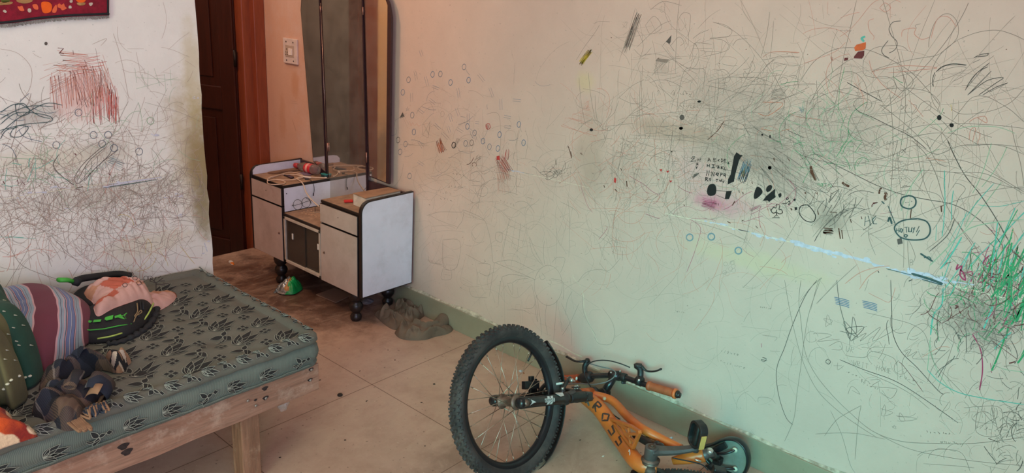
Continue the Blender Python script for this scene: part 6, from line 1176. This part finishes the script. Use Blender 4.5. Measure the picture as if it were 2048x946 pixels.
# ---------------------------------------------------------------- plastic bag under the rail
n = N('clear_plastic_bag'); M_pb = n.out(lin((200, 190, 182)), .2, 0, Alpha=.35, Specular_IOR_Level=.8)
t = thing('plastic_bag', 'small clear plastic bag hanging below the bed rail near the corner', 'plastic bag', tuple(at(565, 800, 1, 1.88)))
b = MB(); vs = []; c0 = at(566, 796, 1, 1.89); rows, cols = 12, 16; hgt = c0.z+.020-at(566, 826, 1, 1.89).z
for i in range(rows+1):
    a = i/rows
    for j in range(cols):
        g = 2*PI*j/cols; w = .012+.016*math.sin(PI*min(a*1.1, 1))**.8; p = c0+Vector((w*math.cos(g)*(1+.25*nz(i, j, 1, .7)), w*.5*math.sin(g)*(1+.3*nz(i, j, 5, .7)), .030-hgt*a)); vs.append(p)
b.add(vs, [(i*cols+j, i*cols+(j+1) % cols, (i+1)*cols+(j+1) % cols, (i+1)*cols+j) for i in range(rows) for j in range(cols)], 0, True); b.build('bag_film', M_pb, t)
# ================================================================ bicycle lying on its side, front wheel turned upright
nA = Vector((-.003, -.94, .342)).normalized()           # front axle
dF = Vector((.955, -.095, -.272)); dF = (dF-nA*dF.dot(nA)).normalized()   # from hub towards the crown and stem
mU = nA.cross(dF)
wc = Vector((-.618, 1.342, .2395))-nA*.010
def V(x, y, dep): d = (x - W_/2)/FPX*CR - (y - H_/2)/FPX*CU + CF; return CAM+d*dep
def dep(P): return (P-CAM).dot(CF)
RUB = simple('dusty_black_rubber', (52, 47, 46), .75, var=.25, scale=18, bump=.3, dust=((104, 90, 82), .5)); RIMM = simple('black_rim', (34, 34, 38), .3, .3, bump=.03)
SPK = simple('spoke_steel', (176, 156, 138), .35, .8); HUB = simple('rusty_hub_steel', (120, 96, 84), .5, .6, var=.3, scale=60)
BLM = simple('black_painted_metal', (24, 23, 26), .28, bump=.05, dust=((90, 78, 70), .35)); BLP = simple('black_plastic', (26, 27, 28), .45, bump=.1, dust=((84, 74, 68), .25))
ORG = simple('orange_frame_paint', (206, 104, 42), .36, var=.12, scale=12, bump=.06, dust=((140, 84, 52), .45)); GREYM = simple('dull_grey_alloy', (96, 88, 86), .5, .55, var=.2, scale=20, dust=((120, 104, 92), .4)); SIL = simple('bright_bolt_steel', (200, 196, 188), .3, .8)
STKW = simple('white_sticker', (206, 206, 200), .4, dust=((140, 126, 116), .4)); STKB = simple('sticker_black', (20, 20, 22), .5); LETT = simple('dark_worn_lettering', (58, 40, 34), .55, var=.3, scale=80)
GRIP = simple('orange_brown_grip', (168, 84, 48), .6, var=.12, scale=40, bump=.1); GRIPE = simple('bright_orange_grip_end', (222, 112, 60), .45)
bk = thing('bicycle', 'orange child mountain bicycle lying on its side with the front wheel turned upright', 'bicycle', (-.4, 1.1, 0))
# tire
RO, RR = .252, .212
prof = [(-.013, RR+.001), (-.020, RR+.010), (-.024, RR+.020), (-.022, RR+.031), (-.014, RO-.005), (0, RO-.003), (.014, RO-.005), (.022, RR+.031), (.024, RR+.020), (.020, RR+.010), (.013, RR+.001)]
def tire(center, ax, name, knob=True, R=1.0, seg=120):
    b = MB(); b.lathe([(t_, r_*R) for t_, r_ in prof], center, ax, seg, caps=False)
    z = Vector(ax).normalized(); x = (Vector((0, 0, 1)) if abs(z.z) < .9 else Vector((1, 0, 0))).cross(z).normalized(); y = z.cross(x)
    if knob:
        for i in range(72):
            for u, off, w, l, rr_ in ((-.0185, 0, .009, .0085, RO-.006), (.0185, .5, .009, .0085, RO-.006), (-.0225, .5, .007, .006, RO-.0115), (.0225, 0, .007, .006, RO-.0115), (-.0065, .5, .008, .010, RO-.0015), (.0065, 0, .008, .010, RO-.0015)):
                a = 2*PI*(i+off)/72; rd = x*math.cos(a)+y*math.sin(a); tg = -x*math.sin(a)+y*math.cos(a)
                tilt = u/.03*.75; on_ = (rd*math.cos(tilt)+z*math.sin(tilt)).normalized(); sd = tg.cross(on_).normalized()
                sk = .35 if u > 0 else -.35; tg2 = (tg+sd*sk).normalized()
                base = Vector(center)+z*u+rd*rr_*R-on_*.003
                vs = [base+tg2*l*.5*s1*k_+sd*w*.5*s2*k_+on_*h for h, k_ in ((0, 1.0), (.0075, .78)) for s1, s2 in ((-1, -1), (1, -1), (1, 1), (-1, 1))]
                b.add(vs, [(4, 5, 6, 7), (0, 1, 5, 4), (1, 2, 6, 5), (2, 3, 7, 6), (3, 0, 4, 7)])
    return b.build(name, RUB, bk)
def wheel(center, ax, pre, spokes=28):
    ax = Vector(ax).normalized()
    b = MB(); b.lathe([(-.013, RR+.002), (-.0135, RR-.004), (-.0125, RR-.007), (-.0115, RR-.013), (-.005, RR-.019), (.005, RR-.019), (.0115, RR-.013), (.0125, RR-.007), (.0135, RR-.004), (.013, RR+.002)], center, ax, 96, caps=False)
    w = b.build('wheel_rim', RIMM, bk)
    x = (Vector((0, 0, 1)) if abs(ax.z) < .9 else Vector((1, 0, 0))).cross(ax).normalized(); y = ax.cross(x)
    for i in range(spokes):
        a = 2*PI*(i+.3)/spokes; s_ = 1 if i % 2 else -1; da = (.95 if (i//2) % 2 else -.95); r_ = .021
        p0 = center+ax*s_*.030+(x*math.cos(a+da)+y*math.sin(a+da))*r_; p1 = center+ax*s_*.003+(x*math.cos(a)+y*math.sin(a))*(RR-.020)
        b = MB(); b.tube([p0, p1], .0013, 6); b.tube([p1+(p0-p1).normalized()*.014, p1], .0020, 6); b.build('spoke', SPK, w)
    b = MB(); b.lathe([(-.040, .008), (-.036, .024), (-.032, .026), (-.028, .024), (-.024, .016), (.024, .016), (.028, .024), (.032, .026), (.036, .024), (.040, .010)], center, ax, 22); b.build('hub', HUB, w)
    return w
tire(wc, nA, 'tire'); fw = wheel(wc, nA, 'front')
a = .95; rd = dF*math.cos(a)+mU*math.sin(a); b = MB(); p_ = wc+rd*(RR-.020); b.tube([p_, p_-rd*.012, p_-rd*.032], [.0045, .0035, .0035], 10); b.build('valve', BLP, fw)
b = MB(); b.lathe([(-.070, .004), (-.066, .010), (-.056, .012), (-.054, .0145), (-.044, .0145), (.044, .0145), (.052, .0145), (.056, .012), (.064, .010), (.070, .004)], wc, nA, 18); b.build('axle', HUB, fw)
# fork
def FP(k, s, h=0): return wc+dF*k+nA*s+mU*h
for s in (.060, -.060):
    b = MB(); b.lathe([(-.022, .014), (-.016, .0185), (0, .0195), (.06, .0180), (.19, .0190), (.205, .0195), (.208, .023), (.222, .023), (.224, .0175), (.236, .0175)], FP(0, s), dF, 20); lg = b.build('fork_leg', BLM, bk)
    b = MB(); b.lathe([(.0, .0175), (.012, .0185), (.03, .0175), (.042, .0190), (.058, .018), (.075, .0185), (.10, .017)], FP(.236, s), dF, 20); b.build('fork_boot', BLP, lg)
    b = MB(); b.lathe([(-.012, .010), (-.010, .0125), (.0, .0125), (.002, .009), (.008, .009), (.0085, .004)], FP(0, s+math.copysign(.016, s)), nA*math.copysign(1, s), 8); b.build('axle_nut', HUB, lg)
    if s > 0:
        vd = (CAM-FP(.12, s)).normalized(); vd = (vd-dF*vd.dot(dF)).normalized(); sd = vd.cross(dF)
        def sk(u, v, e=.0008): ang = v/.0165; return FP(0, s)+dF*u+(vd*math.cos(ang)+sd*math.sin(ang))*(.0185+e)
        b = MB()
        for (u0, u1, v0, v1, sl) in ((.090, .140, -.0055, .0055, 0), (.104, .116, .0055, .013, .004), (.120, .132, .0055, .013, .006), (.100, .112, -.013, -.0055, .004), (.116, .128, -.013, -.0055, .004)):
            g = [sk(u0+(u1-u0)*i/6+sl*j/3, v0+(v1-v0)*j/3) for i in range(7) for j in range(4)]; b.add(g, [(i*4+j, i*4+4+j, i*4+5+j, i*4+1+j) for i in range(6) for j in range(3)])
        st = b.build('sticker', STKW, lg); b = MB()
        for i, ch in enumerate('KROSS'):
            for stt in FONT[ch]: b.ribbon([sk(.0925+i*.0092+u*.0068+v*.0012, -.0036+v*.0072, .0014) for u, v in stt], .0021, vd, 0, False)
        b.build('sticker_lettering', STKB, lg)
        b = MB(); P = [sk(u, v, .001) for u, v in ((.012, .012), (.030, .004), (.046, -.002), (.030, -.004), (.016, -.010), (.026, .0))]; b.add(P, [tuple(range(6))]); b.build('chevron_decal', STKW, lg)
        b = MB(); P = [sk(u, v, .0045) for u, v in ((.158, .020), (.178, .028), (.198, .020), (.190, .008), (.170, .006))]; b.prism(P, -vd*.001); b.build('torn_tape', STKW, lg)
b = MB(); b.lathe([(0, .020), (.03, .022)], FP(.325, -.060), dF, 16); b.bar(FP(.338, -.078), FP(.338, .078), .034, .036, dF); b.build('fork_crown', BLM, bk, .006)
b = MB(); b.tube(cat([FP(.215, .060, .012), FP(.262, .058, .020), FP(.288, .03, .022), FP(.292, 0, .022), FP(.288, -.03, .022), FP(.262, -.058, .020), FP(.215, -.060, .012)], False, 6), .0105, 12, flat=.7); b.build('fork_brace', GREYM, bk)
b = MB(); b.lathe([(.30, .016), (.345, .017), (.35, .026), (.362, .027), (.366, .024)], wc, dF, 20); b.build('headset', BLM, bk); b = MB(); b.lathe([(.444, .024), (.450, .027), (.462, .027), (.466, .018), (.52, .0165), (.545, .0165), (.548, .012)], wc, dF, 20); b.build('headset', BLM, bk)
# fender band behind the tire
b = MB(); vs = []; A0, A1 = math.radians(46), math.radians(-66); nf = 44
for i in range(nf+1):
    a = A0+(A1-A0)*i/nf; w = .026*min(1, .25+4*min(i/nf, 1-i/nf))**.5; rd = dF*math.cos(a)+mU*math.sin(a)
    for s_, rr_ in ((-1, .262), (-.5, .272), (0, .275), (.5, .272), (1, .262)): vs.append(wc+rd*rr_+nA*w*s_)
    for s_, rr_ in ((1, .265), (.5, .275), (0, .278), (-.5, .275), (-1, .265)): vs.append(wc+rd*rr_+nA*w*s_)
fs = []
for i in range(nf):
    for k in range(10):
        if i in (38, 39, 40, 41) and k in (1, 2, 6, 7): continue
        fs.append((i*10+k, i*10+(k+1) % 10, i*10+10+(k+1) % 10, i*10+10+k))
fs += [tuple(range(9, -1, -1)), tuple(nf*10+k for k in range(10))]; b.add(vs, fs, 0, True); b.build('mudguard', BLP, bk)
# front brake
br = None
b = MB()
for s in (.045, -.045):
    b.tube(cat([FP(.205, s*1.1, .018), FP(.230, s, .040), FP(.262, s*.8, .058), FP(.285, s*.62, .066)], False, 5), .0075, 10); b.bar(FP(.208, s*.85, .006), FP(.150, s*.62, .006), .012, .014, mU)
    b.lathe([(-.010, .009), (.012, .009)], FP(.214, s*1.15, .018), mU, 12)
br = b.build('front_brake', BLM, bk, .001)
b = MB(); b.lathe([(0, .007), (.010, .007), (.012, .004)], FP(.262, .048, .060), nA, 12); b.lathe([(0, .0055), (.008, .005)], FP(.214, .052, .030), mU, 10); b.build('brake_bolt', SIL, br)
b = MB(); b.tube([FP(.285, .034, .066), FP(.288, -.03, .070)], .0014, 6); b.build('brake_wire', SIL, br)
b = MB(); b.bar(FP(.262, .062, .036), FP(.290, .062, .036), .018, .004, mU); b.build('reflector_bracket', STKB, bk)
b = MB(); b.tube([FP(.279, .066, .037)+ (dF*.0045*math.cos(a)+mU*.006*math.sin(a)) for a in [2*PI*i/12 for i in range(12)]], .0012, 6, True); b.tube([FP(.265, .066, .030), FP(.265, .066, .042), FP(.269, .066, .042), FP(.269, .066, .036), FP(.265, .066, .036)], .0011, 6); b.build('bracket_lettering', STKW, bk)
# far side brake arm and pads seen through the spokes
b = MB(); b.bar(FP(.12, -.046, .045), FP(.19, -.042, .045), .020, .028, mU); b.bar(FP(.165, -.05, .01), FP(.165, -.05, .075), .014, .018, dF); b.bar(FP(.185, -.05, .01), FP(.185, -.05, .065), .010, .014, dF); b.build('brake_caliper', BLM, bk, .002)
# frame
Hb, Ht = wc+dF*.365, wc+dF*.445
zf = .125
BB = at(1312, 934, 2, .105)
fr = MB()
fr.lathe([(0, .0225), (.080, .0235)], Hb, dF, 22)
j0 = Hb+dF*.018; j1 = Ht-dF*.016
fr.tube(cat([j0, V(1199, 818, dep(j0)-.05), V(1240, 878, dep(j0)*.5+dep(BB)*.5), V(1276, 926, dep(BB)+.02), BB], False, 6), [.0235, .024, .0255, .027, .028, .0285, .0285, .0285, .0285, .0285, .028, .028, .028, .027, .027, .027, .0265, .0265, .026, .026, .0255, .025, .024, .024, .023][:25], 18)
S1, S2 = V(1282, 856, dep(BB)+.10), V(1362, 898, dep(BB)+.02)
fr.tube(cat([j1, V(1222, 800, dep(j1)-.03), V(1255, 833, dep(j1)*.5+dep(S1)*.5), S1, V(1322, 878, dep(S1)*.5+dep(S2)*.5), S2], False, 6), .0155, 16)
frame = fr.build('frame', ORG, bk)
gz = lambda x, y, o=0: V(x, y, (dep(j0)*(1280-x)+dep(BB)*(x-1190))/90+o)
b = MB()
for p, q_, w in (((1222, 838), (1262, 852), .012), ((1262, 852), (1280, 864), .012), ((1280, 864), (1266, 896), .012), ((1236, 846), (1258, 858), .009), ((1250, 868), (1278, 868), .008), ((1257, 858), (1262, 893), .009), ((1243, 852), (1252, 868), .008), ((1252, 869), (1272, 886), .008), ((1228, 846), (1266, 896), .012)):
    b.bar(gz(*p), gz(*q_), w, .010, (0, 0, 1))
b.build('gusset', ORG, frame, .0015)
# frame lettering along the down tube
path = [j0, V(1199, 818, dep(j0)-.05), V(1240, 878, dep(j0)*.5+dep(BB)*.5), V(1276, 926, dep(BB)+.02)]
fine_ = cat(path, False, 24); b = MB(); 
def onTube(s, v):
    k_ = s*(len(fine_)-2); i = int(k_); p = fine_[i].lerp(fine_[i+1], k_-i); tg = (fine_[i+1]-fine_[i]).normalized(); vd = (CAM-p).normalized(); vd = (vd-tg*vd.dot(tg)).normalized(); sd = vd.cross(tg)
    an_ = v/.0285; return p+(vd*math.cos(an_)+sd*math.sin(an_))*(.0291), vd
for i, ch in enumerate('KROSS'):
    for stt in FONT[ch]:
        P = [onTube(.17+i*.135+u*.085+(1-v)*.01, .015-(1-v)*.032) for u, v in stt]; P2 = []
        for a_ in range(len(P)-1):
            for k_ in range(4):
                u = (stt[a_][0]+(stt[a_+1][0]-stt[a_][0])*k_/4, stt[a_][1]+(stt[a_+1][1]-stt[a_][1])*k_/4); P2.append(onTube(.17+i*.135+u[0]*.085+(1-u[1])*.01, .015-(1-u[1])*.032)[0])
        P2.append(P[-1][0]); b.ribbon(P2, .0070, P[0][1], 0, False)
b.build('frame_lettering', LETT, frame)
b = MB()
p, vd = onTube(.93, -.002); b.tube([p+(vd.cross(Vector((0, 0, 1))).normalized()*.011*math.cos(a)+Vector((0, 0, 1))*.011*math.sin(a))*.9+vd*.001 for a in [2*PI*i/16 for i in range(16)]], .0010, 6, True); b.build('round_badge', STKW, frame)
b = MB(); c_ = V(1209, 797, dep(j1)-.075); tgd = (V(1222, 807, dep(j1)-.08)-c_).normalized(); b.lathe([(0, .0065), (.0012, .0065)], c_, (CAM-c_).normalized(), 18); b.build('head_badge', simple('worn_tan_badge', (168, 140, 112), .5), frame)
# shock, pivot bolts
b = MB(); pa, pb = V(1268, 870, dep(S1)), V(1326, 900, dep(S2)-.02); ax_ = (pb-pa); L = ax_.length; b.lathe([(0, .009), (L*.12, .012), (L*.5, .0135), (L*.55, .0125), (L*.72, .013), (L*.74, .019), (L*.80, .0195), (L*.82, .016), (L*.86, .019), (L*.92, .019), (L, .014)], pa, ax_, 20); b.build('rear_shock', BLM, bk)
for x, y, r in ((1297, 873, .009), (1342, 896, .007)):
    c_ = V(x, y, dep(S1)-.025); b = MB(); b.lathe([(-.02, r), (.006, r), (.010, r*.7)], c_, (-.25, -.3, .9), 12); b.build('pivot_bolt', simple('brown_bolt', (96, 64, 50), .5, .5), frame)
# seat tube, clamp, post
T0, T1 = V(1345, 922, dep(BB)+.03), V(1408, 909, dep(BB)+.0)
b = MB(); ax_ = T1-T0; L = ax_.length; b.lathe([(0, .012), (L*.5, .020), (L*.96, .0235), (L, .022)], T0, ax_, 20); b.build('seat_tube', ORG, frame)
b = MB(); b.lathe([(-.02, .0150), (0, .0165), (.012, .0165), (.014, .013), (.03, .0125)], T1, ax_, 18); b.build('seat_clamp', GREYM, bk)
b = MB(); c_ = V(1419, 905, dep(T1)-.01); b.lathe([(-.008, .009), (.012, .010), (.014, .006)], c_, (-.2, -.2, .9), 12); b.build('seat_bolt', SIL, bk)
b = MB(); b.lathe([(0, .014), (.04, .015), (.09, .006)], V(1372, 903, dep(T1)+.02), V(1330, 887, dep(T1)+.05)-V(1372, 903, dep(T1)+.02), 16); b.build('seat_stay', ORG, frame)
# bottom bracket and crank
zc = .168; k0, k1 = at(1303, 900, 2, zc), at(1391, 896, 2, zc+.012)
b = MB(); b.lathe([(-.085, .022), (-.062, .024), (-.050, .018), (-.046, .027), (-.042, .027), (-.040, .018), (-.036, .030), (-.032, .030), (-.030, .016), (-.012, .015)], Vector((k0.x, k0.y, k0.z)), (.04, .06, 1), 24); b.build('bottom_bracket', simple('rusty_cup_steel', (118, 96, 86), .5, .6, var=.3, scale=50), bk)
b = MB(); dd = (k1-k0); L = dd.length; dn = dd.normalized(); sd = Vector((0, 0, 1)).cross(dn).normalized(); vs = []; ns_ = 14
for i in range(ns_+1):
    a = i/ns_; w = (.019*(1-a)+.012*a)*(1+.25*math.exp(-(a/.12)**2)); h = .011*(1-a)+.007*a; c_ = k0+dd*a+Vector((0, 0, -.006*math.sin(PI*a)))
    vs += [c_+sd*w*.85-Vector((0, 0, h)), c_+sd*w, c_+sd*w*.8+Vector((0, 0, h)), c_-sd*w*.8+Vector((0, 0, h)), c_-sd*w, c_-sd*w*.85-Vector((0, 0, h))]
fs = [(i*6+k, i*6+(k+1) % 6, i*6+6+(k+1) % 6, i*6+6+k) for i in range(ns_) for k in range(6)]+[(5, 4, 3, 2, 1, 0), tuple(ns_*6+k for k in range(6))]
b.add(vs, fs, 0, False); b.lathe([(-.042, .019), (-.02, .0215), (.011, .0215), (.013, .019)], k0, (0, 0, 1), 24); b.lathe([(-.012, .012), (.010, .012)], k1, (0, 0, 1), 16); crank = b.build('crank_arm', GREYM, bk, .0015)
b = MB(); b.lathe([(0, .0125), (.0012, .0125)], k0+Vector((0, 0, .0132)), (0, 0, 1), 20); b.lathe([(0, .007), (.006, .0065)], k0+Vector((0, 0, .014)), (0, 0, 1), 6); b.build('crank_bolt', simple('rust_brown_bolt', (92, 66, 54), .6, .4), crank)
# pedal standing on the crank end
pn = Vector((-.84, .54, 0)).normalized(); ps = Vector((-.54, -.84, 0)).normalized(); pc = k1+Vector((0, 0, .050))
def rr2(w, h, r, n_=6):
    out = []
    for cx_, cy_, a0 in ((w-r, h-r, 0), (-w+r, h-r, PI/2), (-w+r, -h+r, PI), (w-r, -h+r, 1.5*PI)):
        out += [(cx_+r*math.cos(a0+PI/2*i/n_), cy_+r*math.sin(a0+PI/2*i/n_)) for i in range(n_+1)]
    return out
tl = Vector((.10, -.03, 1)).normalized()
o_ = rr2(.033, .042, .024); i_ = rr2(.025, .034, .017); b = MB(); L = len(o_); T_ = .013
PP = lambda u, v, w: pc+ps*u+tl*v+pn*w
vs = [PP(u, v, T_) for u, v in o_]+[PP(u, v, T_) for u, v in i_]+[PP(u, v, -T_) for u, v in o_]+[PP(u, v, -T_) for u, v in i_]
fs = []
for k in range(L):
    j = (k+1) % L; fs += [(k, j, L+j, L+k), (2*L+j, 2*L+k, 3*L+k, 3*L+j), (k, 2*L+k, 2*L+j, j), (L+j, 3*L+j, 3*L+k, L+k)]
b.add(vs, fs, 0, False)
b.box((-.024, -.034, -.003), (.024, .034, .003), 0, Matrix(((ps.x, tl.x, pn.x, pc.x), (ps.y, tl.y, pn.y, pc.y), (ps.z, tl.z, pn.z, pc.z), (0, 0, 0, 1))))
b.tube([PP(0, -.050, 0), PP(0, .036, 0)], .009, 12); pedal = b.build('pedal', BLP, bk, .001)
MPd = Matrix(((ps.x, tl.x, pn.x, pc.x), (ps.y, tl.y, pn.y, pc.y), (ps.z, tl.z, pn.z, pc.z), (0, 0, 0, 1)))
b = MB(); b.box((.0328, -.032, -.009), (.0365, .014, .009), 0, MPd); b.build('pedal_reflector', simple('amber_reflector', (206, 158, 88), .35), pedal, .001)
# rear wheel, lying flat: only its far rim is in the picture
ra = Vector((.10, .05, 1)).normalized(); rcen = at(1370, 931, 2, .075)-Vector((.767, .642, 0))*.245; rcen.z = .062
tire(rcen, ra, 'tire', True, 1.0, 100); wheel(rcen, ra, 'rear', 28)
b = MB(); vs = []
for i in range(49):
    a = 2*PI*i/48; rd = Vector((math.cos(a), math.sin(a), 0)); vs += [Vector((k0.x-.01, k0.y-.02, .070))+rd*.070*(1.0+.035*(i % 2)), Vector((k0.x-.01, k0.y-.02, .074))+rd*.070*(1+.035*(i % 2)), Vector((k0.x-.01, k0.y-.02, .074))+rd*.052, Vector((k0.x-.01, k0.y-.02, .070))+rd*.052]
b.add(vs, [(4*i+k, 4*i+(k+1) % 4, 4*i+4+(k+1) % 4, 4*i+4+k) for i in range(48) for k in range(4)]); b.build('chainring', BLM, bk)
# saddle lying on its edge near the wall
xs = -.135; ps_ = [(1403, 896), (1420, 890), (1440, 881), (1457, 878), (1474, 882), (1488, 895), (1495, 912), (1496, 930), (1490, 948), (1477, 962), (1460, 966), (1440, 955), (1422, 935), (1405, 915)]
P = cat([at(x, y, 0, xs) for x, y in ps_], True, 6); cS = sum(P, Vector())/len(P)
zmin = min(p.z for p in P)
if zmin < .012: P = [Vector((p.x, p.y, max(p.z, .012+.02*(p.z-zmin)))) for p in P]
cS = sum(P, Vector())/len(P)
b = MB(); vs = []; rings = [(1.0, 0), (1.03, .010), (1.0, .024), (.90, .036), (.6, .044), (.25, .047)]
Lp = len(P)
inner = [(.96, -.004), (.88, .004), (.86, .018), (.5, .022)]
allr = list(reversed(inner))+rings
for s_, o_2 in allr:
    for p in P: vs.append(cS+(p-cS)*s_+Vector((o_2, 0, 0)))
fs = [(i*Lp+k, i*Lp+(k+1) % Lp, (i+1)*Lp+(k+1) % Lp, (i+1)*Lp+k) for i in range(len(allr)-1) for k in range(Lp)]+[tuple((len(allr)-1)*Lp+k for k in range(Lp))]
b.add(vs, fs, 0, True); sad = b.build('saddle', simple('black_saddle_vinyl', (26, 32, 34), .3, bump=.08), bk)
b = MB(); b.add([cS+(p-cS)*.875+Vector((.010, 0, 0)) for p in P], [tuple(range(Lp))]); b.build('saddle_base', simple('pale_grey_saddle_base', (132, 136, 126), .45, dust=((120, 84, 62), .5)), sad)
for (p, q_, r_) in (((1412, 905), (1448, 907), (1470, 900)), ((1412, 932), (1448, 936), (1470, 938))):
    b = MB(); b.tube(cat([at(*p, 0, xs-.02), at(*q_, 0, xs-.024), at(*r_, 0, xs-.006)], False, 6), .0042, 10); b.build('saddle_rail', BLM, sad)
    b = MB(); b.ball(at(*r_, 0, xs-.004), (.006, .009, .009)); b.build('rail_socket', simple('cream_plastic', (206, 204, 180), .5), sad)
b = MB(); c_ = at(1435, 922, 0, xs-.03); b.box((c_.x-.012, c_.y-.014, c_.z-.013), (c_.x+.016, c_.y+.014, c_.z+.013)); b.build('saddle_clamp', BLP, sad, .003)
b = MB(); c_ = at(1428, 902, 0, xs-.02); b.bar(c_, at(1452, 890, 0, xs-.01), .02, .012, (1, 0, 0)); b.tube([T1+ax_.normalized()*.02, at(1432, 915, 0, xs-.035)], .0125, 14); b.build('seat_post', BLM, bk)
# stem and handlebar
st0 = wc+dF*.525; Bc = V(1230, 751, dep(st0)-.0); dB = dep(Bc)
b = MB(); b.lathe([(-.018, .018), (.018, .018)], st0, dF, 18); b.tube([st0, st0.lerp(Bc, .5), Bc], [.0165, .0145, .014], 16); b.lathe([(-.021, .019), (.021, .019)], Bc, (V(1243, 753, dB-.02)-V(1217, 750, dB+.02)), 18); stem = b.build('stem', BLM, bk, 0)
b = MB(); b.lathe([(0, .004), (.006, .004)], V(1222, 745, dB-.02), (CAM-Bc).normalized(), 8); b.lathe([(0, .004), (.006, .004)], V(1240, 742, dB-.02), (CAM-Bc).normalized(), 8); b.build('stem_bolt', SIL, stem)
bp = lambda x, y, t_: V(x, y, dB-.68*t_)
barp = [bp(1108, 758, -.27), bp(1135, 757, -.20), bp(1162, 757, -.135), bp(1178, 753, -.10), bp(1210, 751, -.035), Bc, bp(1250, 755, .035), bp(1272, 763, .085), bp(1296, 771, .135), bp(1330, 781, .20), bp(1360, 791, .262)]
b = MB(); b.tube(cat(barp, False, 6), .0105, 14); hb_ = b.build('handlebar', BLM, bk)
def grip(a, c_, cap, s):
    ax_ = c_-a; L = ax_.length; pr = [(0, .0125), (.001, .0175), (.010, .0180), (.012, .0150)]
    x = .014
    while x < L*.90: pr += [(x, .0145), (x+.0025, .0158), (x+.005, .0145)]; x += .0060
    pr += [(L*.91, .0150), (L*.915, .0185), (L*.97, .0185), (L, .0165)]
    b = MB(); b.lathe(pr, a, ax_, 20); g = b.build('grip', GRIP, hb_)
    b = MB(); b.lathe([(L*.925, .0190), (L*.985, .0190), (L*1.005, .0165)], a, ax_, 20); b.build('grip_flange', GRIPE, g)
    b = MB(); b.lathe([(L*1.0, .0135), (L*1.06, .0140), (L*1.075, .011)], a, ax_, 18); b.build('bar_plug', BLP, g)
grip(bp(1296, 771, .135), bp(1353, 788, .252), None, 1); grip(bp(1158, 757, -.145), bp(1112, 758, -.262), None, -1)
b = MB(); c_ = bp(1243, 760, .02); b.lathe([(-.009, .017), (.009, .017)], bp(1248, 755, .03), bp(1272, 763, .085)-Bc, 14); b.bar(bp(1247, 762, .03), bp(1247, 768, .03), .016, .010); b.build('bar_bracket', BLP, hb_, .002)
def lever(cl, piv, tip, mid, t0, t1, bodyp):
    b = MB(); c_ = bp(*cl, t0); nx_ = bp(cl[0]+8, cl[1]+3, t0+.02); b.lathe([(-.010, .0185), (.010, .0185)], c_, nx_-c_, 16)
    b.tube(cat([c_, *[bp(x, y, t0-.01) for x, y in bodyp], bp(*piv, t0-.01)], False, 5), [.013]*4+[.014]*4+[.0135]*99, 10, flat=.75) if False else b.tube(cat([c_, *[bp(x, y, t0-.01) for x, y in bodyp], bp(*piv, t0-.01)], False, 5), .0115, 10, flat=.8)
    lv = b.build('brake_lever_body', BLP, hb_)
    b = MB(); L = cat([bp(*piv, t0-.01), *[bp(x, y, t0+(t1-t0)*i/3) for i, (x, y) in enumerate(mid)], bp(*tip, t1)], False, 5); b.tube(L, [.0085-.0035*min(1, i/6) for i in range(len(L)-2)]+[.0062, .0055], 10, flat=.7); b.build('lever_blade', BLP, lv)
    b = MB(); b.lathe([(0, .0045), (.003, .0045), (.004, .003)], V(cl[0]-1, cl[1]-2, dep(c_)-.020), (CAM-c_).normalized(), 10); b.build('clamp_bolt', SIL, lv)
lever((1279, 762), (1283, 732), (1322, 738), [(1292, 741), (1304, 743), (1315, 741)], .10, .19, [(1281, 750), (1280, 738), (1272, 731)])
lever((1172, 756), (1172, 722), (1133, 713), [(1160, 723), (1150, 722), (1140, 717)], -.12, -.21, [(1170, 742), (1170, 732), (1176, 722)])
b = MB(); b.lathe([(-.014, .021), (0, .023), (.026, .022), (.034, .017)], bp(1170, 756, -.12), bp(1185, 752, -.09)-bp(1170, 756, -.12), 20); b.build('gear_shifter', BLP, hb_)
CAB = simple('black_cable_housing', (28, 28, 30), .4); CABG = simple('grey_cable_housing', (112, 110, 108), .4)
b = MB(); b.tube(cat([bp(1260, 735, .08), bp(1240, 727, .06), bp(1215, 721, .03), bp(1190, 722, 0), bp(1173, 731, -.02), bp(1169, 748, -.02), bp(1178, 768, -.0), bp(1192, 790, .02), bp(1205, 808, .03), bp(1225, 828, .01), bp(1245, 842, -.01)], False, 7), .0024, 8); b.build('brake_cable', CAB, bk)
b = MB(); b.tube(cat([bp(1180, 727, -.07), bp(1200, 733, -.03), bp(1222, 738, .0), bp(1231, 745, .03), bp(1228, 754, .03), bp(1212, 764, .02), bp(1185, 769, .0), bp(1160, 767, -.03), bp(1140, 768, -.05), bp(1122, 770, -.06)], False, 7), .0024, 8); b.build('brake_cable', CABG, bk)
b = MB(); b.tube([V(1133, 760, dep(FP(.28, .05, .05))-.005), V(1150, 762, dep(FP(.30, .05, .05)))], .0030, 8); b.ball(V(1153, 757, dep(FP(.30, .05, .05))), (.004, .004, .007)); b.tube([V(1112, 768, dep(FP(.26, .05, .05))-.01), V(1135, 765, dep(FP(.28, .05, .05))-.005)], .0042, 8); b.build('cable_noodle', simple('pale_cable_end', (206, 200, 190), .4), bk)
b = MB(); b.tube(cat([V(1345, 916, dep(BB)-.03), V(1385, 924, dep(BB)-.03), V(1405, 930, dep(BB)-.03), V(1416, 940, dep(BB)-.03)], False, 6), .0022, 8); b.build('rear_cable', CAB, bk)
b = MB(); b.tube([V(1390, 919, dep(BB)-.035), V(1402, 923, dep(BB)-.035)], .0032, 8); b.build('cable_ferrule', SIL, bk)
b = MB(); b.bar(V(1425, 940, dep(BB)-.03), V(1450, 946, dep(BB)-.03), .030, .025); b.bar(V(1418, 930, dep(BB)-.0), V(1440, 948, dep(BB)-.03), .018, .018); b.build('rear_brake', BLM, bk, .003)
